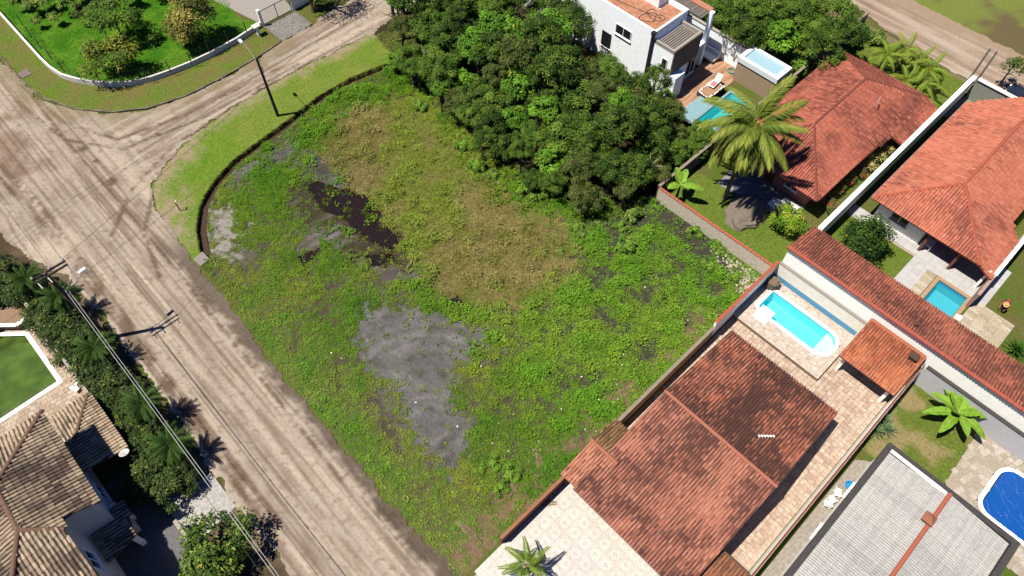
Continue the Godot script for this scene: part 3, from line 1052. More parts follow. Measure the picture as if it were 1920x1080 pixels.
func build_patio_house() -> void:
	var white := mk("white", lin(236, 236, 232), 0.8, wall_tex, 2.0)
	var cream := mk("cream", lin(226, 214, 190), 0.85, wall_tex, 2.0)
	var fascia := mk("fascia", lin(112, 78, 60), 0.9)
	var h := thing("tiled_house", "long house with salmon clay gable roof, darker on its pool side", "house", Vector3(21.6, 0, -2.7))
	var b := MB.new()
	b.span(13.7, 29.6, 0, 2.55, -7.0, 1.25)
	b.tri(Vector3(13.7, 2.55, 1.25), Vector3(29.6, 2.55, 1.25), Vector3(21.9, 4.1, 1.25), Vector3(0, 0, 1))
	b.tri(Vector3(13.7, 2.55, -7.0), Vector3(29.6, 2.55, -7.0), Vector3(21.9, 4.1, -7.0), Vector3(0, 0, -1))
	part(b, "wall", cream, h)
	var sl := (4.35 - 2.6) / 9.0
	var sb := (4.35 - 2.7) / 8.35
	var top := Vector3(21.95, 4.35, -2.8)
	var deck := MB.new()
	var pf := rect(12.88, 21.95, -7.5, 1.78)
	var pb := rect(21.95, 30.25, -7.45, 1.82)
	slab(deck, pf, top, Vector2(-1, 0), sl, 0.12)
	slab(deck, pb, top, Vector2(1, 0), sb, 0.12)
	var r := part(deck, "roof", fascia, h)
	lay_tiles(r, pf, top, Vector2(-1, 0), sl, 0.22, 0.37, [lin(192, 122, 98), lin(216, 150, 126), lin(92, 56, 50), 0.34, 3, 1.3], 300)
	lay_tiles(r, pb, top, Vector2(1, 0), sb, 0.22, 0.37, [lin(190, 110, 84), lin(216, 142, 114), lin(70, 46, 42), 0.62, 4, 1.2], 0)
	ridge_tiles(r, Vector3(21.95, 4.4, -7.5), Vector3(21.95, 4.4, 1.8), mk("ridge_clay", lin(190, 122, 100), 0.9, clay_tex, 0.7))
	var gt := MB.new()
	gt.tube([Vector3(12.84, 2.56, -7.5), Vector3(12.84, 2.56, 1.78)], [0.055, 0.055], 6)
	part(gt, "gutter", mk("gutter", lin(120, 112, 104), 0.6), h)
	for z in [-5.2, -2.6, 0.2]: window_on(h, Vector3(13.7, 1.5, z), Vector3(-1, 0, 0), 1.4, 1.1, white)
	door_on(h, Vector3(13.7, 0, -3.9), Vector3(-1, 0, 0), 0.9, 2.1, mk("door", lin(110, 70, 48), 0.6))
	for x in [17.0, 21.0, 25.5]: window_on(h, Vector3(x, 1.5, 1.25), Vector3(0, 0, 1), 1.2, 1.0, white)
	window_on(h, Vector3(29.6, 1.5, -4.5), Vector3(1, 0, 0), 1.6, 1.1, white)
	door_on(h, Vector3(29.6, 0, -1.5), Vector3(1, 0, 0), 0.9, 2.1, mk("door", lin(110, 70, 48), 0.6))
	# small roof joining the house to the side wall
	var s := thing("side_roof", "small clay roof bridging the house and brick wall", "roof", Vector3(15.8, 0, -7.8))
	var sd := MB.new()
	var p1 := rect(13.05, 16.0, -8.85, -6.5)
	var p2 := rect(16.0, 18.55, -8.8, -6.7)
	var st := Vector3(16.0, 3.25, -7.6)
	slab(sd, p1, st, Vector2(-1, 0), 0.27, 0.1)
	slab(sd, p2, st, Vector2(1, 0), 0.24, 0.1)
	var sr := part(sd, "roof", fascia, s)
	lay_tiles(sr, p1, st, Vector2(-1, 0), 0.27, 0.22, 0.37, [lin(206, 136, 108), lin(226, 160, 130), lin(120, 76, 60), 0.12, 7, 1.3], 0)
	lay_tiles(sr, p2, st, Vector2(1, 0), 0.24, 0.22, 0.37, [lin(170, 128, 88), lin(190, 146, 100), lin(104, 84, 54), 0.4, 8, 1.3], 0)
	ridge_tiles(sr, Vector3(16.0, 3.32, -8.85), Vector3(16.0, 3.32, -6.5), mk("ridge_clay", lin(190, 122, 100), 0.9, clay_tex, 0.7))
	var sp := MB.new()
	for q in [[13.4, -8.55], [18.2, -8.55]]: sp.span(q[0] - 0.08, q[0] + 0.08, 0, 2.45, q[1] - 0.08, q[1] + 0.08)
	part(sp, "post", fascia, s)
	# lean-to on the other side
	var l := thing("lean_to_roof", "small brown tiled lean-to between house and white wall", "roof", Vector3(15.5, 0, 2.9))
	var ld := MB.new()
	var lp := rect(9.5, 17.0, 1.9, 3.95)
	slab(ld, lp, Vector3(17.0, 2.5, 2.9), Vector2(-1, 0), 0.12, 0.1)
	var lr := part(ld, "roof", fascia, l)
	lay_tiles(lr, lp, Vector3(17.0, 2.5, 2.9), Vector2(-1, 0), 0.12, 0.22, 0.37, [lin(170, 112, 84), lin(190, 130, 98), lin(104, 70, 52), 0.35, 9, 1.0], 0)
	var lq := MB.new()
	for q in [[16.7, 2.1], [16.7, 3.7], [10.0, 2.1], [10.0, 3.7]]: lq.span(q[0] - 0.07, q[0] + 0.07, 0, 2.3 if q[0] > 12 else 1.5, q[1] - 0.07, q[1] + 0.07)
	part(lq, "post", fascia, l)
	# aerial on the roof
	var ac := g(1435, 820, 4.0)
	var an := thing("roof_aerial", "white television aerial lying low on dark clay roof", "aerial", Vector3(ac.x, 3.9, ac.z))
	var am := MB.new()
	am.bar(ac + Vector3(-0.4, 0.25, -0.4), ac + Vector3(0.4, 0.25, 0.4), 0.05, 0.04)
	part(am, "boom", white, an)
	for k in 6:
		var q := ac + Vector3(-0.35, 0.25, -0.35).lerp(Vector3(0.35, 0.25, 0.35), k / 5.0)
		var e := MB.new()
		e.bar(q + Vector3(-0.1, 0, 0.1), q + Vector3(0.1, 0, -0.1), 0.02, 0.02)
		part(e, "element", white, an)
	var am2 := MB.new()
	am2.bar(ac + Vector3(0, -0.5, 0), ac + Vector3(0, 0.25, 0), 0.04, 0.04)
	part(am2, "mast", white, an)
	# front patio: printed porcelain
	var pt := circle_print()
	var f1 := structure_node("front_patio")
	var fb := MB.new()
	var fp := V2([[4.6, -8.4], [7.3, -8.62], [13.7, -8.62], [13.7, 4.0], [4.3, 4.0]])
	fb.prism(fp, -0.1, 0.02)
	part(fb, "screed", mk("screed", lin(170, 158, 144), 0.9), f1)
	lay_floor(f1, "floor_tile", fp, [], 0.05, 0.475, 0.475, 0.008, [Color(0.385, 0.365, 0.34), Color(0.40, 0.38, 0.355), Color(0.37, 0.35, 0.325)], "porcelain", pt, 0.95, 300, 0.0, 0.0, 0.03, 0.45)
	# yard round the house: moulded pavers
	var f2 := structure_node("paved_yard")
	var yb := MB.new()
	var yp := rect(13.72, 38.35, -8.6, 4.0)
	yb.span(13.72, 34.72, -0.1, 0.0, -8.6, 4.0)
	yb.span(37.58, 38.35, -0.1, 0.0, -8.6, 4.0)
	yb.span(34.72, 37.58, -0.1, 0.0, -1.15, 4.0)
	yb.span(34.72, 37.58, -0.1, 0.0, -8.6, -7.95)
	part(yb, "screed", mk("screed", lin(170, 158, 144), 0.9), f2)
	lay_floor(f2, "paver", yp, [rect(13.7, 29.6, -7.0, 1.25), rect(33.1, 38.4, -8.7, -0.72)], 0.035, 0.36, 0.36, 0.02, [Color(0.46, 0.35, 0.27), Color(0.52, 0.41, 0.33), Color(0.40, 0.29, 0.22), Color(0.48, 0.38, 0.30)], "yardpaver", stain_tex, 1.7, 300)
	# brick-red side wall, in three lengths
	var brick := mk("brickred", lin(172, 112, 82), 0.95, stain_tex, 1.6)
	var conc := mk("oldcap", lin(176, 164, 146), 0.95, stain_tex, 0.9)
	wall_line("garden_wall", "low terracotta coloured wall beside the printed patio", Vector2(7.3, -8.72), Vector2(13.3, -8.72), 1.35, 0.16, brick, mk("brickcap", lin(186, 126, 96), 0.9, stain_tex, 0.9))
	wall_line("garden_wall", "stained ochre wall with mossy concrete top along the house", Vector2(13.3, -8.76), Vector2(30.2, -8.76), 1.75, 0.18, mk("ochre", Color(0.46, 0.28, 0.15), 0.95, stain_tex, 1.6), conc)
	var tw := wall_line("garden_wall", "white wall with thin clay coping beside the turquoise pool", Vector2(30.2, -8.8), Vector2(38.5, -8.8), 2.35, 0.18, white, mk("claycap", lin(190, 104, 78), 0.9, clay_tex, 0.7), 0.06, 0.05, true)
	var bl := mk("bluetile", Color(0.09, 0.32, 0.55), 0.35, clay_tex, 0.6)
	var n := 0
	for k in 36:
		var q := MB.new()
		q.span(33.2 + k * 0.145, 33.2 + k * 0.145 + 0.13, 0.42, 0.98, -8.71, -8.695)
		put(q.mesh(), "blue_tile", bl, tw, false)
	# pool terrace
	var deck2 := structure_node("pool_terrace")
	var pl := round_rect(34.95, 37.35, -7.75, -1.35, [0.45, 0.25, 1.0, 1.0])
	var db := MB.new()
	db.span(33.1, 34.7, 0, 0.37, -8.7, -0.72)
	db.span(37.6, 38.38, 0, 0.37, -8.7, -0.72)
	db.span(34.7, 37.6, 0, 0.37, -8.7, -8.0)
	db.span(34.7, 37.6, 0, 0.37, -1.1, -0.72)
	part(db, "plinth", mk("plinth", lin(168, 150, 132), 0.9, stain_tex, 1.2), deck2)
	lay_floor(deck2, "terrace_tile", rect(33.1, 38.38, -8.68, -0.72), [grow(pl, 0.1)], 0.4, 0.42, 0.42, 0.008, [Color(0.50, 0.43, 0.37), Color(0.53, 0.46, 0.40), Color(0.47, 0.40, 0.34)], "terrace", stain_tex, 2.2, 200)
	var shell := mk("aquashell", Color(0.11, 0.60, 0.67), 0.5)
	var rim := mk("fibre", lin(240, 238, 232), 0.4)
	var w := pool("turquoise fibreglass pool with rounded end on tiled terrace", pl, 0.43, 1.25, 0.31, 0.24, rim, shell, water_mat("aquawater", Color(0.0, 0.45, 0.6), 0.25))
	var stp := MB.new()
	stp.prism(round_rect(34.98, 37.32, -2.45, -1.38, [0.02, 0.02, 0.98, 0.98]), -0.8, 0.05)
	part(stp, "step", mk("stepshell", lin(214, 244, 240), 0.5), w)
	var mat2 := MB.new()
	mat2.box(g(1432, 590, 0.45), Vector3(1.5, 0.05, 1.15))
	solo(mat2, "pool_hatch", rim, "white square hatch lid beside rounded pool", "hatch")
	# rough stone fountain in the corner
	var fo := MB.new()
	var fc := Vector3(37.55, 0.4, -8.1)
	for k in 9:
		var a := TAU * k / 9.0
		fo.box(fc + Vector3(cos(a) * 0.3, 0.42 + 0.06 * sin(k * 2.3), sin(a) * 0.3), Vector3(0.34, 0.8 + 0.12 * sin(k * 1.7), 0.3), Basis(Vector3.UP, -a))
	fo.box(fc + Vector3(0.05, 0.8, 0.05), Vector3(0.55, 0.16, 0.5), Basis(Vector3.UP, 0.4))
	solo(fo, "stone_fountain", mk("rock", lin(150, 132, 112), 0.95, stain_tex, 0.8), "rough stone fountain block in the pool corner", "fountain")
	# barbecue shelter
	var gz := thing("pool_shelter", "open barbecue shelter with orange clay tile roof", "shelter", Vector3(36.5, 0, 1.6))
	var gd := MB.new()
	var gp := rect(34.6, 38.45, -0.68, 3.85)
	slab(gd, gp, Vector3(38.45, 3.15, 1.5), Vector2(-1, 0), 0.2, 0.1)
	var gr := part(gd, "roof", fascia, gz)
	lay_tiles(gr, gp, Vector3(38.45, 3.15, 1.5), Vector2(-1, 0), 0.2, 0.22, 0.37, [lin(206, 120, 82), lin(224, 146, 106), lin(134, 72, 52), 0.08, 12, 1.2], 240)
	ridge_tiles(gr, Vector3(38.4, 3.2, -0.68), Vector3(38.4, 3.2, 3.85), mk("ridge_orange", lin(206, 118, 88), 0.9, clay_tex, 0.7), 0.1)
	for z in [-0.2, 3.5]:
		var q := MB.new()
		q.span(35.0, 35.25, 0, 2.3, z - 0.12, z + 0.12)
		part(q, "post", white, gz)
	var cb := MB.new()
	cb.span(37.5, 38.3, 0.03, 0.9, 0.2, 3.4)
	part(cb, "counter", brick, gz)
	for z in [0.4, 1.2, 2.0, 2.8]:
		var q := MB.new()
		q.bar(Vector3(34.75, 2.22, z), Vector3(38.3, 2.93, z), 0.06, 0.1)
		part(q, "rafter", fascia, gz)
	var ch := MB.new()
	ch.span(37.5, 38.0, 2.6, 3.5, 2.95, 3.45)
	var chp := part(ch, "chimney", mk("soot", lin(110, 84, 66), 0.95, stain_tex, 0.6), gz)
	var cc := MB.new()
	cc.span(37.42, 38.08, 3.502, 3.56, 2.87, 3.53)
	put(cc.mesh(), "chimney_cap", mk("sootcap", lin(84, 66, 54), 0.95), chp, true)

func structure_node(called: String) -> Node3D:
	var o := Node3D.new()
	place(o, called, self)
	o.set_meta("kind", "structure")
	return o

func circle_print() -> ImageTexture:
	var n := 256
	var im := Image.create(n, n, false, Image.FORMAT_RGB8)
	for j in n:
		for i in n:
			var p := Vector2(i, j) / n
			var v := 1.0
			for c in [[0.5, 0.5, 0.33, 0.17], [0.0, 0.0, 0.12, 0.0], [1.0, 0.0, 0.12, 0.0], [0.0, 1.0, 0.12, 0.0], [1.0, 1.0, 0.12, 0.0], [0.5, 0.0, 0.09, 0.0], [0.5, 1.0, 0.09, 0.0], [0.0, 0.5, 0.09, 0.0], [1.0, 0.5, 0.09, 0.0]]:
				var d := p.distance_to(Vector2(c[0], c[1]))
				if absf(d - c[2]) < 0.014 or (c[3] > 0 and absf(d - c[3]) < 0.012): v = minf(v, 0.8)
				elif d < c[2]: v = minf(v, 0.985)
			v *= 0.975 + 0.025 * noise_c.get_noise_2d(i * 0.7, j * 0.7)
			im.set_pixel(i, j, Color(v, v, v * 0.995))
	im.generate_mipmaps()
	return ImageTexture.create_from_image(im)

func build_back_shed() -> void:
	var white := mk("white", lin(236, 236, 232), 0.8, wall_tex, 2.0)
	var h := thing("long_outbuilding", "long narrow outbuilding with white wall and weathered red tile roof", "outbuilding", Vector3(40.6, 0, 3.0))
	var b := MB.new()
	b.span(38.72, 42.5, 0, 3.2, -8.6, 16.0)
	b.span(38.72, 39.0, 3.202, 4.1, -8.6, 16.0)
	part(b, "wall", white, h)
	var deck := MB.new()
	var p := rect(38.62, 42.8, -8.75, 16.2)
	var top := Vector3(38.62, 4.28, 0)
	slab(deck, p, top, Vector2(1, 0), 0.235, 0.1)
	var r := part(deck, "roof", mk("fascia_red", lin(150, 76, 62), 0.9), h)
	lay_tiles(r, p, top, Vector2(1, 0), 0.235, 0.22, 0.37, [lin(190, 108, 84), lin(210, 132, 106), lin(96, 58, 50), 0.3, 21, 1.0], 0)
	var fl := MB.new()
	fl.span(38.5, 38.8, 4.3, 4.4, -8.78, 16.2)
	part(fl, "flashing", mk("redcap", lin(190, 98, 80), 0.8, clay_tex, 0.9), h)
	var vp := MB.new()
	var vc := g(1716, 610, 4.2)
	vp.box(vc + Vector3(0, 0.05, 0), Vector3(0.28, 0.45, 0.22))
	part(vp, "vent_pipe", mk("soot", lin(110, 84, 66), 0.95, stain_tex, 0.6), h)
	# boundary wall in front of it
	wall_line("boundary_wall", "off-white rear boundary wall with blue tile band by the pool", Vector2(38.55, -8.7), Vector2(38.55, 4.2), 2.3, 0.22, mk("offwhite", lin(232, 228, 216), 0.85, wall_tex, 2.6), mk("greycap", lin(176, 170, 164), 0.95, stain_tex, 0.8), 0.06, 0.02)
	var w2 := get_node("boundary_wall") as Node3D
	for k in 54:
		var q := MB.new()
		q.span(38.42, 38.437, 0.42, 1.0, -8.65 + k * 0.145, -8.65 + k * 0.145 + 0.132)
		put(q.mesh(), "blue_tile", mk("bluetile", Color(0.09, 0.32, 0.55), 0.35, clay_tex, 0.6), w2, false)
	wall_line("boundary_wall", "pale grey rendered wall behind the banana plant lawn", Vector2(38.5, 4.4), Vector2(38.5, 17.0), 2.4, 0.2, mk("palegrey", lin(206, 208, 214), 0.9, wall_tex, 2.4), mk("darkcap", lin(88, 86, 84), 0.95, stain_tex, 0.8), 0.06, 0.05)
	# wall between the two right-hand lots
	wall_line("boundary_wall", "low white wall with worn terracotta strip between paved yard and lawn", Vector2(9.0, 4.15), Vector2(38.4, 4.15), 1.95, 0.2, white, mk("wornred", lin(160, 104, 82), 0.95, stain_tex, 0.8), 0.05, -0.02)

func build_grey_house() -> void:
	var dark := mk("parapet", lin(86, 84, 84), 0.95, stain_tex, 1.4)
	var h := thing("flat_grey_house", "house with grey corrugated sheet roof and dark parapet", "house", Vector3(24, 0, 10))
	var b := MB.new()
	b.span(8.2, 30.3, 0, 3.0, 5.6, 14.4)
	part(b, "wall", mk("white", lin(236, 236, 232), 0.8, wall_tex, 2.0), h)
	var pa := MB.new()
	pa.span(8.0, 30.6, 3.0, 3.42, 5.4, 5.75)
	pa.span(8.0, 30.6, 3.0, 3.42, 14.25, 14.65)
	pa.span(30.2, 30.6, 3.0, 3.418, 5.75, 14.25)
	pa.span(8.0, 8.3, 3.0, 3.418, 5.75, 14.25)
	part(pa, "parapet", dark, h)
	# corrugated sheets, each overlapping the next
	var R := RandomNumberGenerator.new()
	R.seed = 5
	for side in 2:
		var z0 := 5.78 if side == 0 else 14.22
		var zr := 10.0
		var x := 30.15
		while x > 9.5:
			var sw := 1.08
			var s := MB.new()
			var nw := 24
			for k in nw:
				var xa := x - sw * k / nw
				var xb := x - sw * (k + 1) / nw
				var ya := 0.045 * cos(TAU * k / 4.0) + (0.012 if k < 2 else 0.0)
				var yb := 0.045 * cos(TAU * (k + 1) / 4.0) + (0.012 if k < 1 else 0.0)
				s.quad(Vector3(xa, 3.12 + ya, z0), Vector3(xb, 3.12 + yb, z0), Vector3(xb, 3.5 + yb, zr), Vector3(xa, 3.5 + ya, zr), Vector3.UP)
			var tone := R.randf_range(0.9, 1.08)
			var lv := int(tone * 20)
			part(s, "roof_sheet", mk("sheet%d" % lv, Color(0.40, 0.40, 0.395) * (lv / 20.0), 0.9, stain_tex, 2.4), h)
			x -= sw - 0.045
	var rc := MB.new()
	rc.tube([Vector3(9.3, 3.5, 10.0), Vector3(30.2, 3.5, 10.0)], [0.15, 0.15], 8)
	part(rc, "ridge_cap", mk("orangecap", lin(192, 108, 82), 0.9, clay_tex, 0.8), h)
	var fs := MB.new()
	fs.span(29.95, 30.19, 3.44, 3.5, 5.78, 9.8)
	part(fs, "flashing", mk("fibre", lin(240, 238, 232), 0.4), h)
	var vc := g(1741, 973, 3.8)
	var vt := MB.new()
	vt.span(vc.x - 0.22, vc.x + 0.22, 3.4, 3.9, vc.z - 0.22, vc.z + 0.22)
	var v := part(vt, "vent_stack", mk("brickred", lin(172, 112, 82), 0.95, stain_tex, 1.6), h)
	var vp := MB.new()
	var apex := Vector3(vc.x, 4.25, vc.z)
	var cs := [Vector3(vc.x - 0.38, 3.92, vc.z - 0.38), Vector3(vc.x + 0.38, 3.92, vc.z - 0.38), Vector3(vc.x + 0.38, 3.92, vc.z + 0.38), Vector3(vc.x - 0.38, 3.92, vc.z + 0.38)]
	for k in 4: vp.tri(cs[k], cs[(k + 1) % 4], apex, Vector3.UP)
	vp.quad(cs[0], cs[1], cs[2], cs[3], Vector3.DOWN)
	put(vp.mesh(), "vent_hood", mk("hood", lin(176, 116, 92), 0.9, clay_tex, 0.8), v, true)
	for x in [14.0, 18.0, 23.0, 27.0]: window_on(h, Vector3(x, 1.6, 5.6), Vector3(0, 0, -1), 1.2, 1.0, mk("fibre", lin(240, 238, 232), 0.4))
	window_on(h, Vector3(30.3, 1.5, 9.0), Vector3(1, 0, 0), 1.8, 1.2, mk("fibre", lin(240, 238, 232), 0.4), 3)
	# side path, rear terrace, covered pool
	var sp := MB.new()
	sp.prism(V2([[9, 4.7], [29.8, 4.75], [30.6, 5.7], [9, 5.7]]), -0.1, 0.03)
	structure(sp, "side_path", mk("sidepath", lin(186, 178, 168), 0.95, stain_tex, 2.0))
	var pl := round_rect(33.0, 37.3, 12.45, 20.0, [0.9, 1.1, 1.5, 1.5])
	var tr := structure_node("rear_terrace")
	var tb := MB.new()
	ring(tb, grow(pl, 0.02), PackedVector2Array(grow(pl, 0.06)), -0.1, 0.005)
	tb.prism(V2([[33.0, 10.1], [38.38, 9.9], [38.38, 12.1], [31.1, 12.1]]), -0.1, 0.03)
	tb.prism(V2([[31.1, 12.1], [32.6, 12.1], [32.6, 20], [30.7, 20], [30.7, 13.4]]), -0.1, 0.03)
	part(tb, "edging", mk("terracebase", lin(206, 194, 176), 0.9, stain_tex, 0.9), tr)
	lay_floor(tr, "terrace_stone", V2([[33.0, 10.15], [38.38, 9.95], [38.38, 20], [30.7, 20], [30.7, 13.5], [31.2, 12.0]]), [grow(pl, 0.1)], 0.04, 0.4, 0.4, 0.02, [lin(216, 206, 190), lin(206, 192, 172), lin(222, 214, 202), lin(198, 188, 170)], "crazy", stain_tex, 0.9, 220, 0.3, 0.5)
	var w := pool("kidney ended pool closed with a creased blue cover", pl, 0.06, 1.1, -0.06, 0.24, mk("fibre", lin(240, 238, 232), 0.4), mk("aquashell", Color(0.11, 0.60, 0.67), 0.5), water_mat("coveredwater", lin(40, 90, 150), 0.8))
	var cv := MB.new()
	var nx := 46
	var nz := 66
	var cp := grow(pl, 0.05)
	for i in nx:
		for j in nz:
			var P := []
			var ok := true
			for d in [[0, 0], [1, 0], [1, 1], [0, 1]]:
				var q := Vector2(32.8 + (i + d[0]) * 0.1, 12.6 + (j + d[1]) * 0.115)
				if not inside(q, cp): ok = false
				var cr := absf(noise_b.get_noise_2d(q.x * 2.2 + q.y * 1.5, q.y * 0.9))
				P.append(Vector3(q.x, 0.075 + 0.05 * (1.0 - minf(1.0, cr * 7.0)) + 0.02 * noise_c.get_noise_2d(q.x, q.y), q.y))
			if ok: cv.quad(P[0], P[1], P[2], P[3], Vector3.UP)
	var co := solo(cv, "pool_cover", mk("tarp", lin(20, 96, 190), 0.35, clay_tex, 1.0), "creased blue plastic cover lying over the pool", "pool cover")
	var cd := MB.new()
	cd.lathe(g(1592, 912, 0.0) + Vector3(0, 0.03, 0), [[0.26, 0.0], [0.34, 0.16], [0.36, 0.2], [0.32, 0.2], [0.24, 0.05], [0.0, 0.04]], 16)
	solo(cd, "plastic_basin", mk("bluebasin", lin(30, 140, 200), 0.4), "blue round plastic basin on the side path", "basin")


func build_red_house() -> void:
	var white := mk("white", lin(236, 236, 232), 0.8, wall_tex, 2.0)
	var salmon := mk("salmonwall", lin(206, 140, 128), 0.85, wall_tex, 2.0)
	var fascia := mk("fascia_red", lin(150, 76, 62), 0.9)
	var h := thing("hipped_house", "red hipped roof house standing behind the coconut palm", "house", Vector3(55, 0, -14.5))
	var b := MB.new()
	b.span(47.2, 63.0, 0, 2.6, -18.4, -11.2)
	part(b, "wall", salmon, h)
	var T := 4.55
	var ra := Vector2(51.4, -14.85)
	var rb := Vector2(60.0, -14.85)
	var lo := 2.6
	var sz := (T - lo) / 4.7
	var look := [lin(198, 108, 86), lin(216, 134, 110), lin(118, 62, 54), 0.16, 31, 0.9]
	var ps := V2([[51.4, -14.85], [60.0, -14.85], [64.6, -10.15], [64.6, -8.65], [57.9, -8.65], [57.65, -9.9], [45.9, -10.15]])
	var pn := V2([[51.4, -14.85], [60.0, -14.85], [64.3, -19.55], [45.9, -19.55]])
	var pw := V2([[51.4, -14.85], [45.9, -10.15], [45.9, -19.55]])
	var pe := V2([[60.0, -14.85], [64.6, -10.15], [64.4, -19.55]])
	var top := Vector3(55, T, -14.85)
	var deck := MB.new()
	slab(deck, ps, top, Vector2(0, 1), sz, 0.12)
	slab(deck, pn, top, Vector2(0, -1), sz, 0.12)
	var sw := (T - lo) / 5.5
	slab(deck, pw, Vector3(51.4, T, -14.85), Vector2(-1, 0), sw, 0.12)
	var se := (T - lo) / 4.6
	slab(deck, pe, Vector3(60.0, T, -14.85), Vector2(1, 0), se, 0.12)
	var r := part(deck, "roof", fascia, h)
	lay_tiles(r, ps, top, Vector2(0, 1), sz, 0.24, 0.4, look, 0)
	look[4] = 32
	lay_tiles(r, pn, top, Vector2(0, -1), sz, 0.24, 0.4, look, 0)
	lay_tiles(r, pw, Vector3(51.4, T, -14.85), Vector2(-1, 0), sw, 0.24, 0.4, look, 0)
	lay_tiles(r, pe, Vector3(60.0, T, -14.85), Vector2(1, 0), se, 0.24, 0.4, look, 0)
	var rm := mk("ridge_dark", lin(138, 76, 64), 0.9, clay_tex, 0.7)
	var a := Vector3(51.4, T, -14.85)
	var e := Vector3(60.0, T, -14.85)
	ridge_tiles(r, a, e, rm)
	for q in [Vector3(45.9, lo, -10.15), Vector3(45.9, lo, -19.55)]: ridge_tiles(r, a, q, rm)
	for q in [Vector3(64.5, lo, -10.15), Vector3(64.4, lo, -19.55)]: ridge_tiles(r, e, q, rm)
	for x in [49.5, 53.5]: window_on(h, Vector3(x, 1.5, -11.2), Vector3(0, 0, 1), 1.4, 1.1, white)
	for z in [-17.0, -13.0]: window_on(h, Vector3(47.2, 1.5, z), Vector3(-1, 0, 0), 1.2, 1.1, white)
	door_on(h, Vector3(47.2, 0, -15.2), Vector3(-1, 0, 0), 0.9, 2.1, mk("door", lin(110, 70, 48), 0.6))
	var vr := MB.new()
	vr.prism(V2([[43.6, -18.3], [47.19, -18.3], [47.19, -11.0], [44.9, -11.0], [44.2, -13.6]]), -0.1, 0.05)
	structure(vr, "veranda_floor", mk("veranda", lin(176, 172, 176), 0.8, stain_tex, 1.6))
	var st := MB.new()
	st.span(44.9, 45.9, 0.05, 0.22, -13.6, -12.9)
	st.span(45.2, 46.4, 0.05, 0.4, -12.88, -11.3)
	solo(st, "masonry_bench", white, "white masonry bench on the shaded veranda", "bench")
	var ant := MB.new()
	var ac := g(1642, 198, 3.9)
	ant.bar(ac + Vector3(0, -0.3, 0), ac + Vector3(0, 0.9, 0), 0.04, 0.04)
	for k in 4: ant.bar(ac + Vector3(-0.35, 0.5 + 0.12 * k, 0.1), ac + Vector3(0.35, 0.5 + 0.12 * k, -0.1), 0.02, 0.02)
	solo(ant, "roof_aerial", mk("palealu", lin(206, 196, 188), 0.4), "thin pale aerial standing on the red hipped roof", "aerial")
	# yard
	var gy := mk("lawn_soil", lin(112, 134, 58), 1.0, stain_tex, 1.4)
	var rock := MB.new()
	var rc := g(1395, 400, 0.0)
	for i in 20:
		for j in 10:
			var P := []
			for d in [[0, 0], [1, 0], [1, 1], [0, 1]]:
				var an: float = TAU * (i + d[0]) / 20.0
				var el: float = PI / 2 * (j + d[1]) / 10.0
				var dir := Vector3(cos(an) * cos(el), sin(el), sin(an) * cos(el))
				var k: float = 1.0 + 0.28 * noise_b.get_noise_3d(dir.x * 3, dir.y * 3, dir.z * 3) + 0.16 * noise_c.get_noise_3d(dir.x * 2.4, dir.y * 2.4, dir.z * 2.4)
				P.append(rc + dir * Vector3(2.3, 0.9, 1.7) * k + Vector3(0, -0.1, 0))
			rock.quad(P[0], P[1], P[2], P[3], P[0] - rc + Vector3.UP)
	solo(rock, "boulder", mk("boulder", lin(150, 140, 126), 0.95, stain_tex, 1.1), "large pale grey boulder in the lawn behind the concrete wall", "boulder")
	# walls of that lot
	wall_line("garden_wall", "bare concrete wall with red brick coping beside the vacant lot", Vector2(38.15, -20.9), Vector2(38.4, -9.0), 1.6, 0.2, mk("bareconc", Color(0.60, 0.54, 0.45), 0.95, stain_tex, 1.8), mk("claycap2", lin(196, 112, 84), 0.9, clay_tex, 0.7), 0.07, 0.02, true)
	wall_line("boundary_wall", "tall white wall dividing the two red roofed houses", Vector2(42.85, -8.35), Vector2(71.0, -8.35), 2.35, 0.3, white, mk("white", lin(236, 236, 232), 0.8, wall_tex, 2.0), 0.05, 0.05)
	wall_line("boundary_wall", "dark damp wall between palm garden and white house", Vector2(38.2, -21.0), Vector2(64.5, -21.0), 1.7, 0.2, mk("dampwall", lin(120, 112, 104), 0.95, stain_tex, 1.4), mk("oldcap", lin(150, 138, 124), 0.95, stain_tex, 0.9))
	wall_line("boundary_wall", "blue-grey painted wall beside the trees near the far road", Vector2(64.6, -21.0), Vector2(72.6, -21.0), 2.2, 0.2, mk("bluegrey", lin(132, 156, 160), 0.9, wall_tex, 2.0), mk("oldcap", lin(150, 138, 124), 0.95, stain_tex, 0.9))

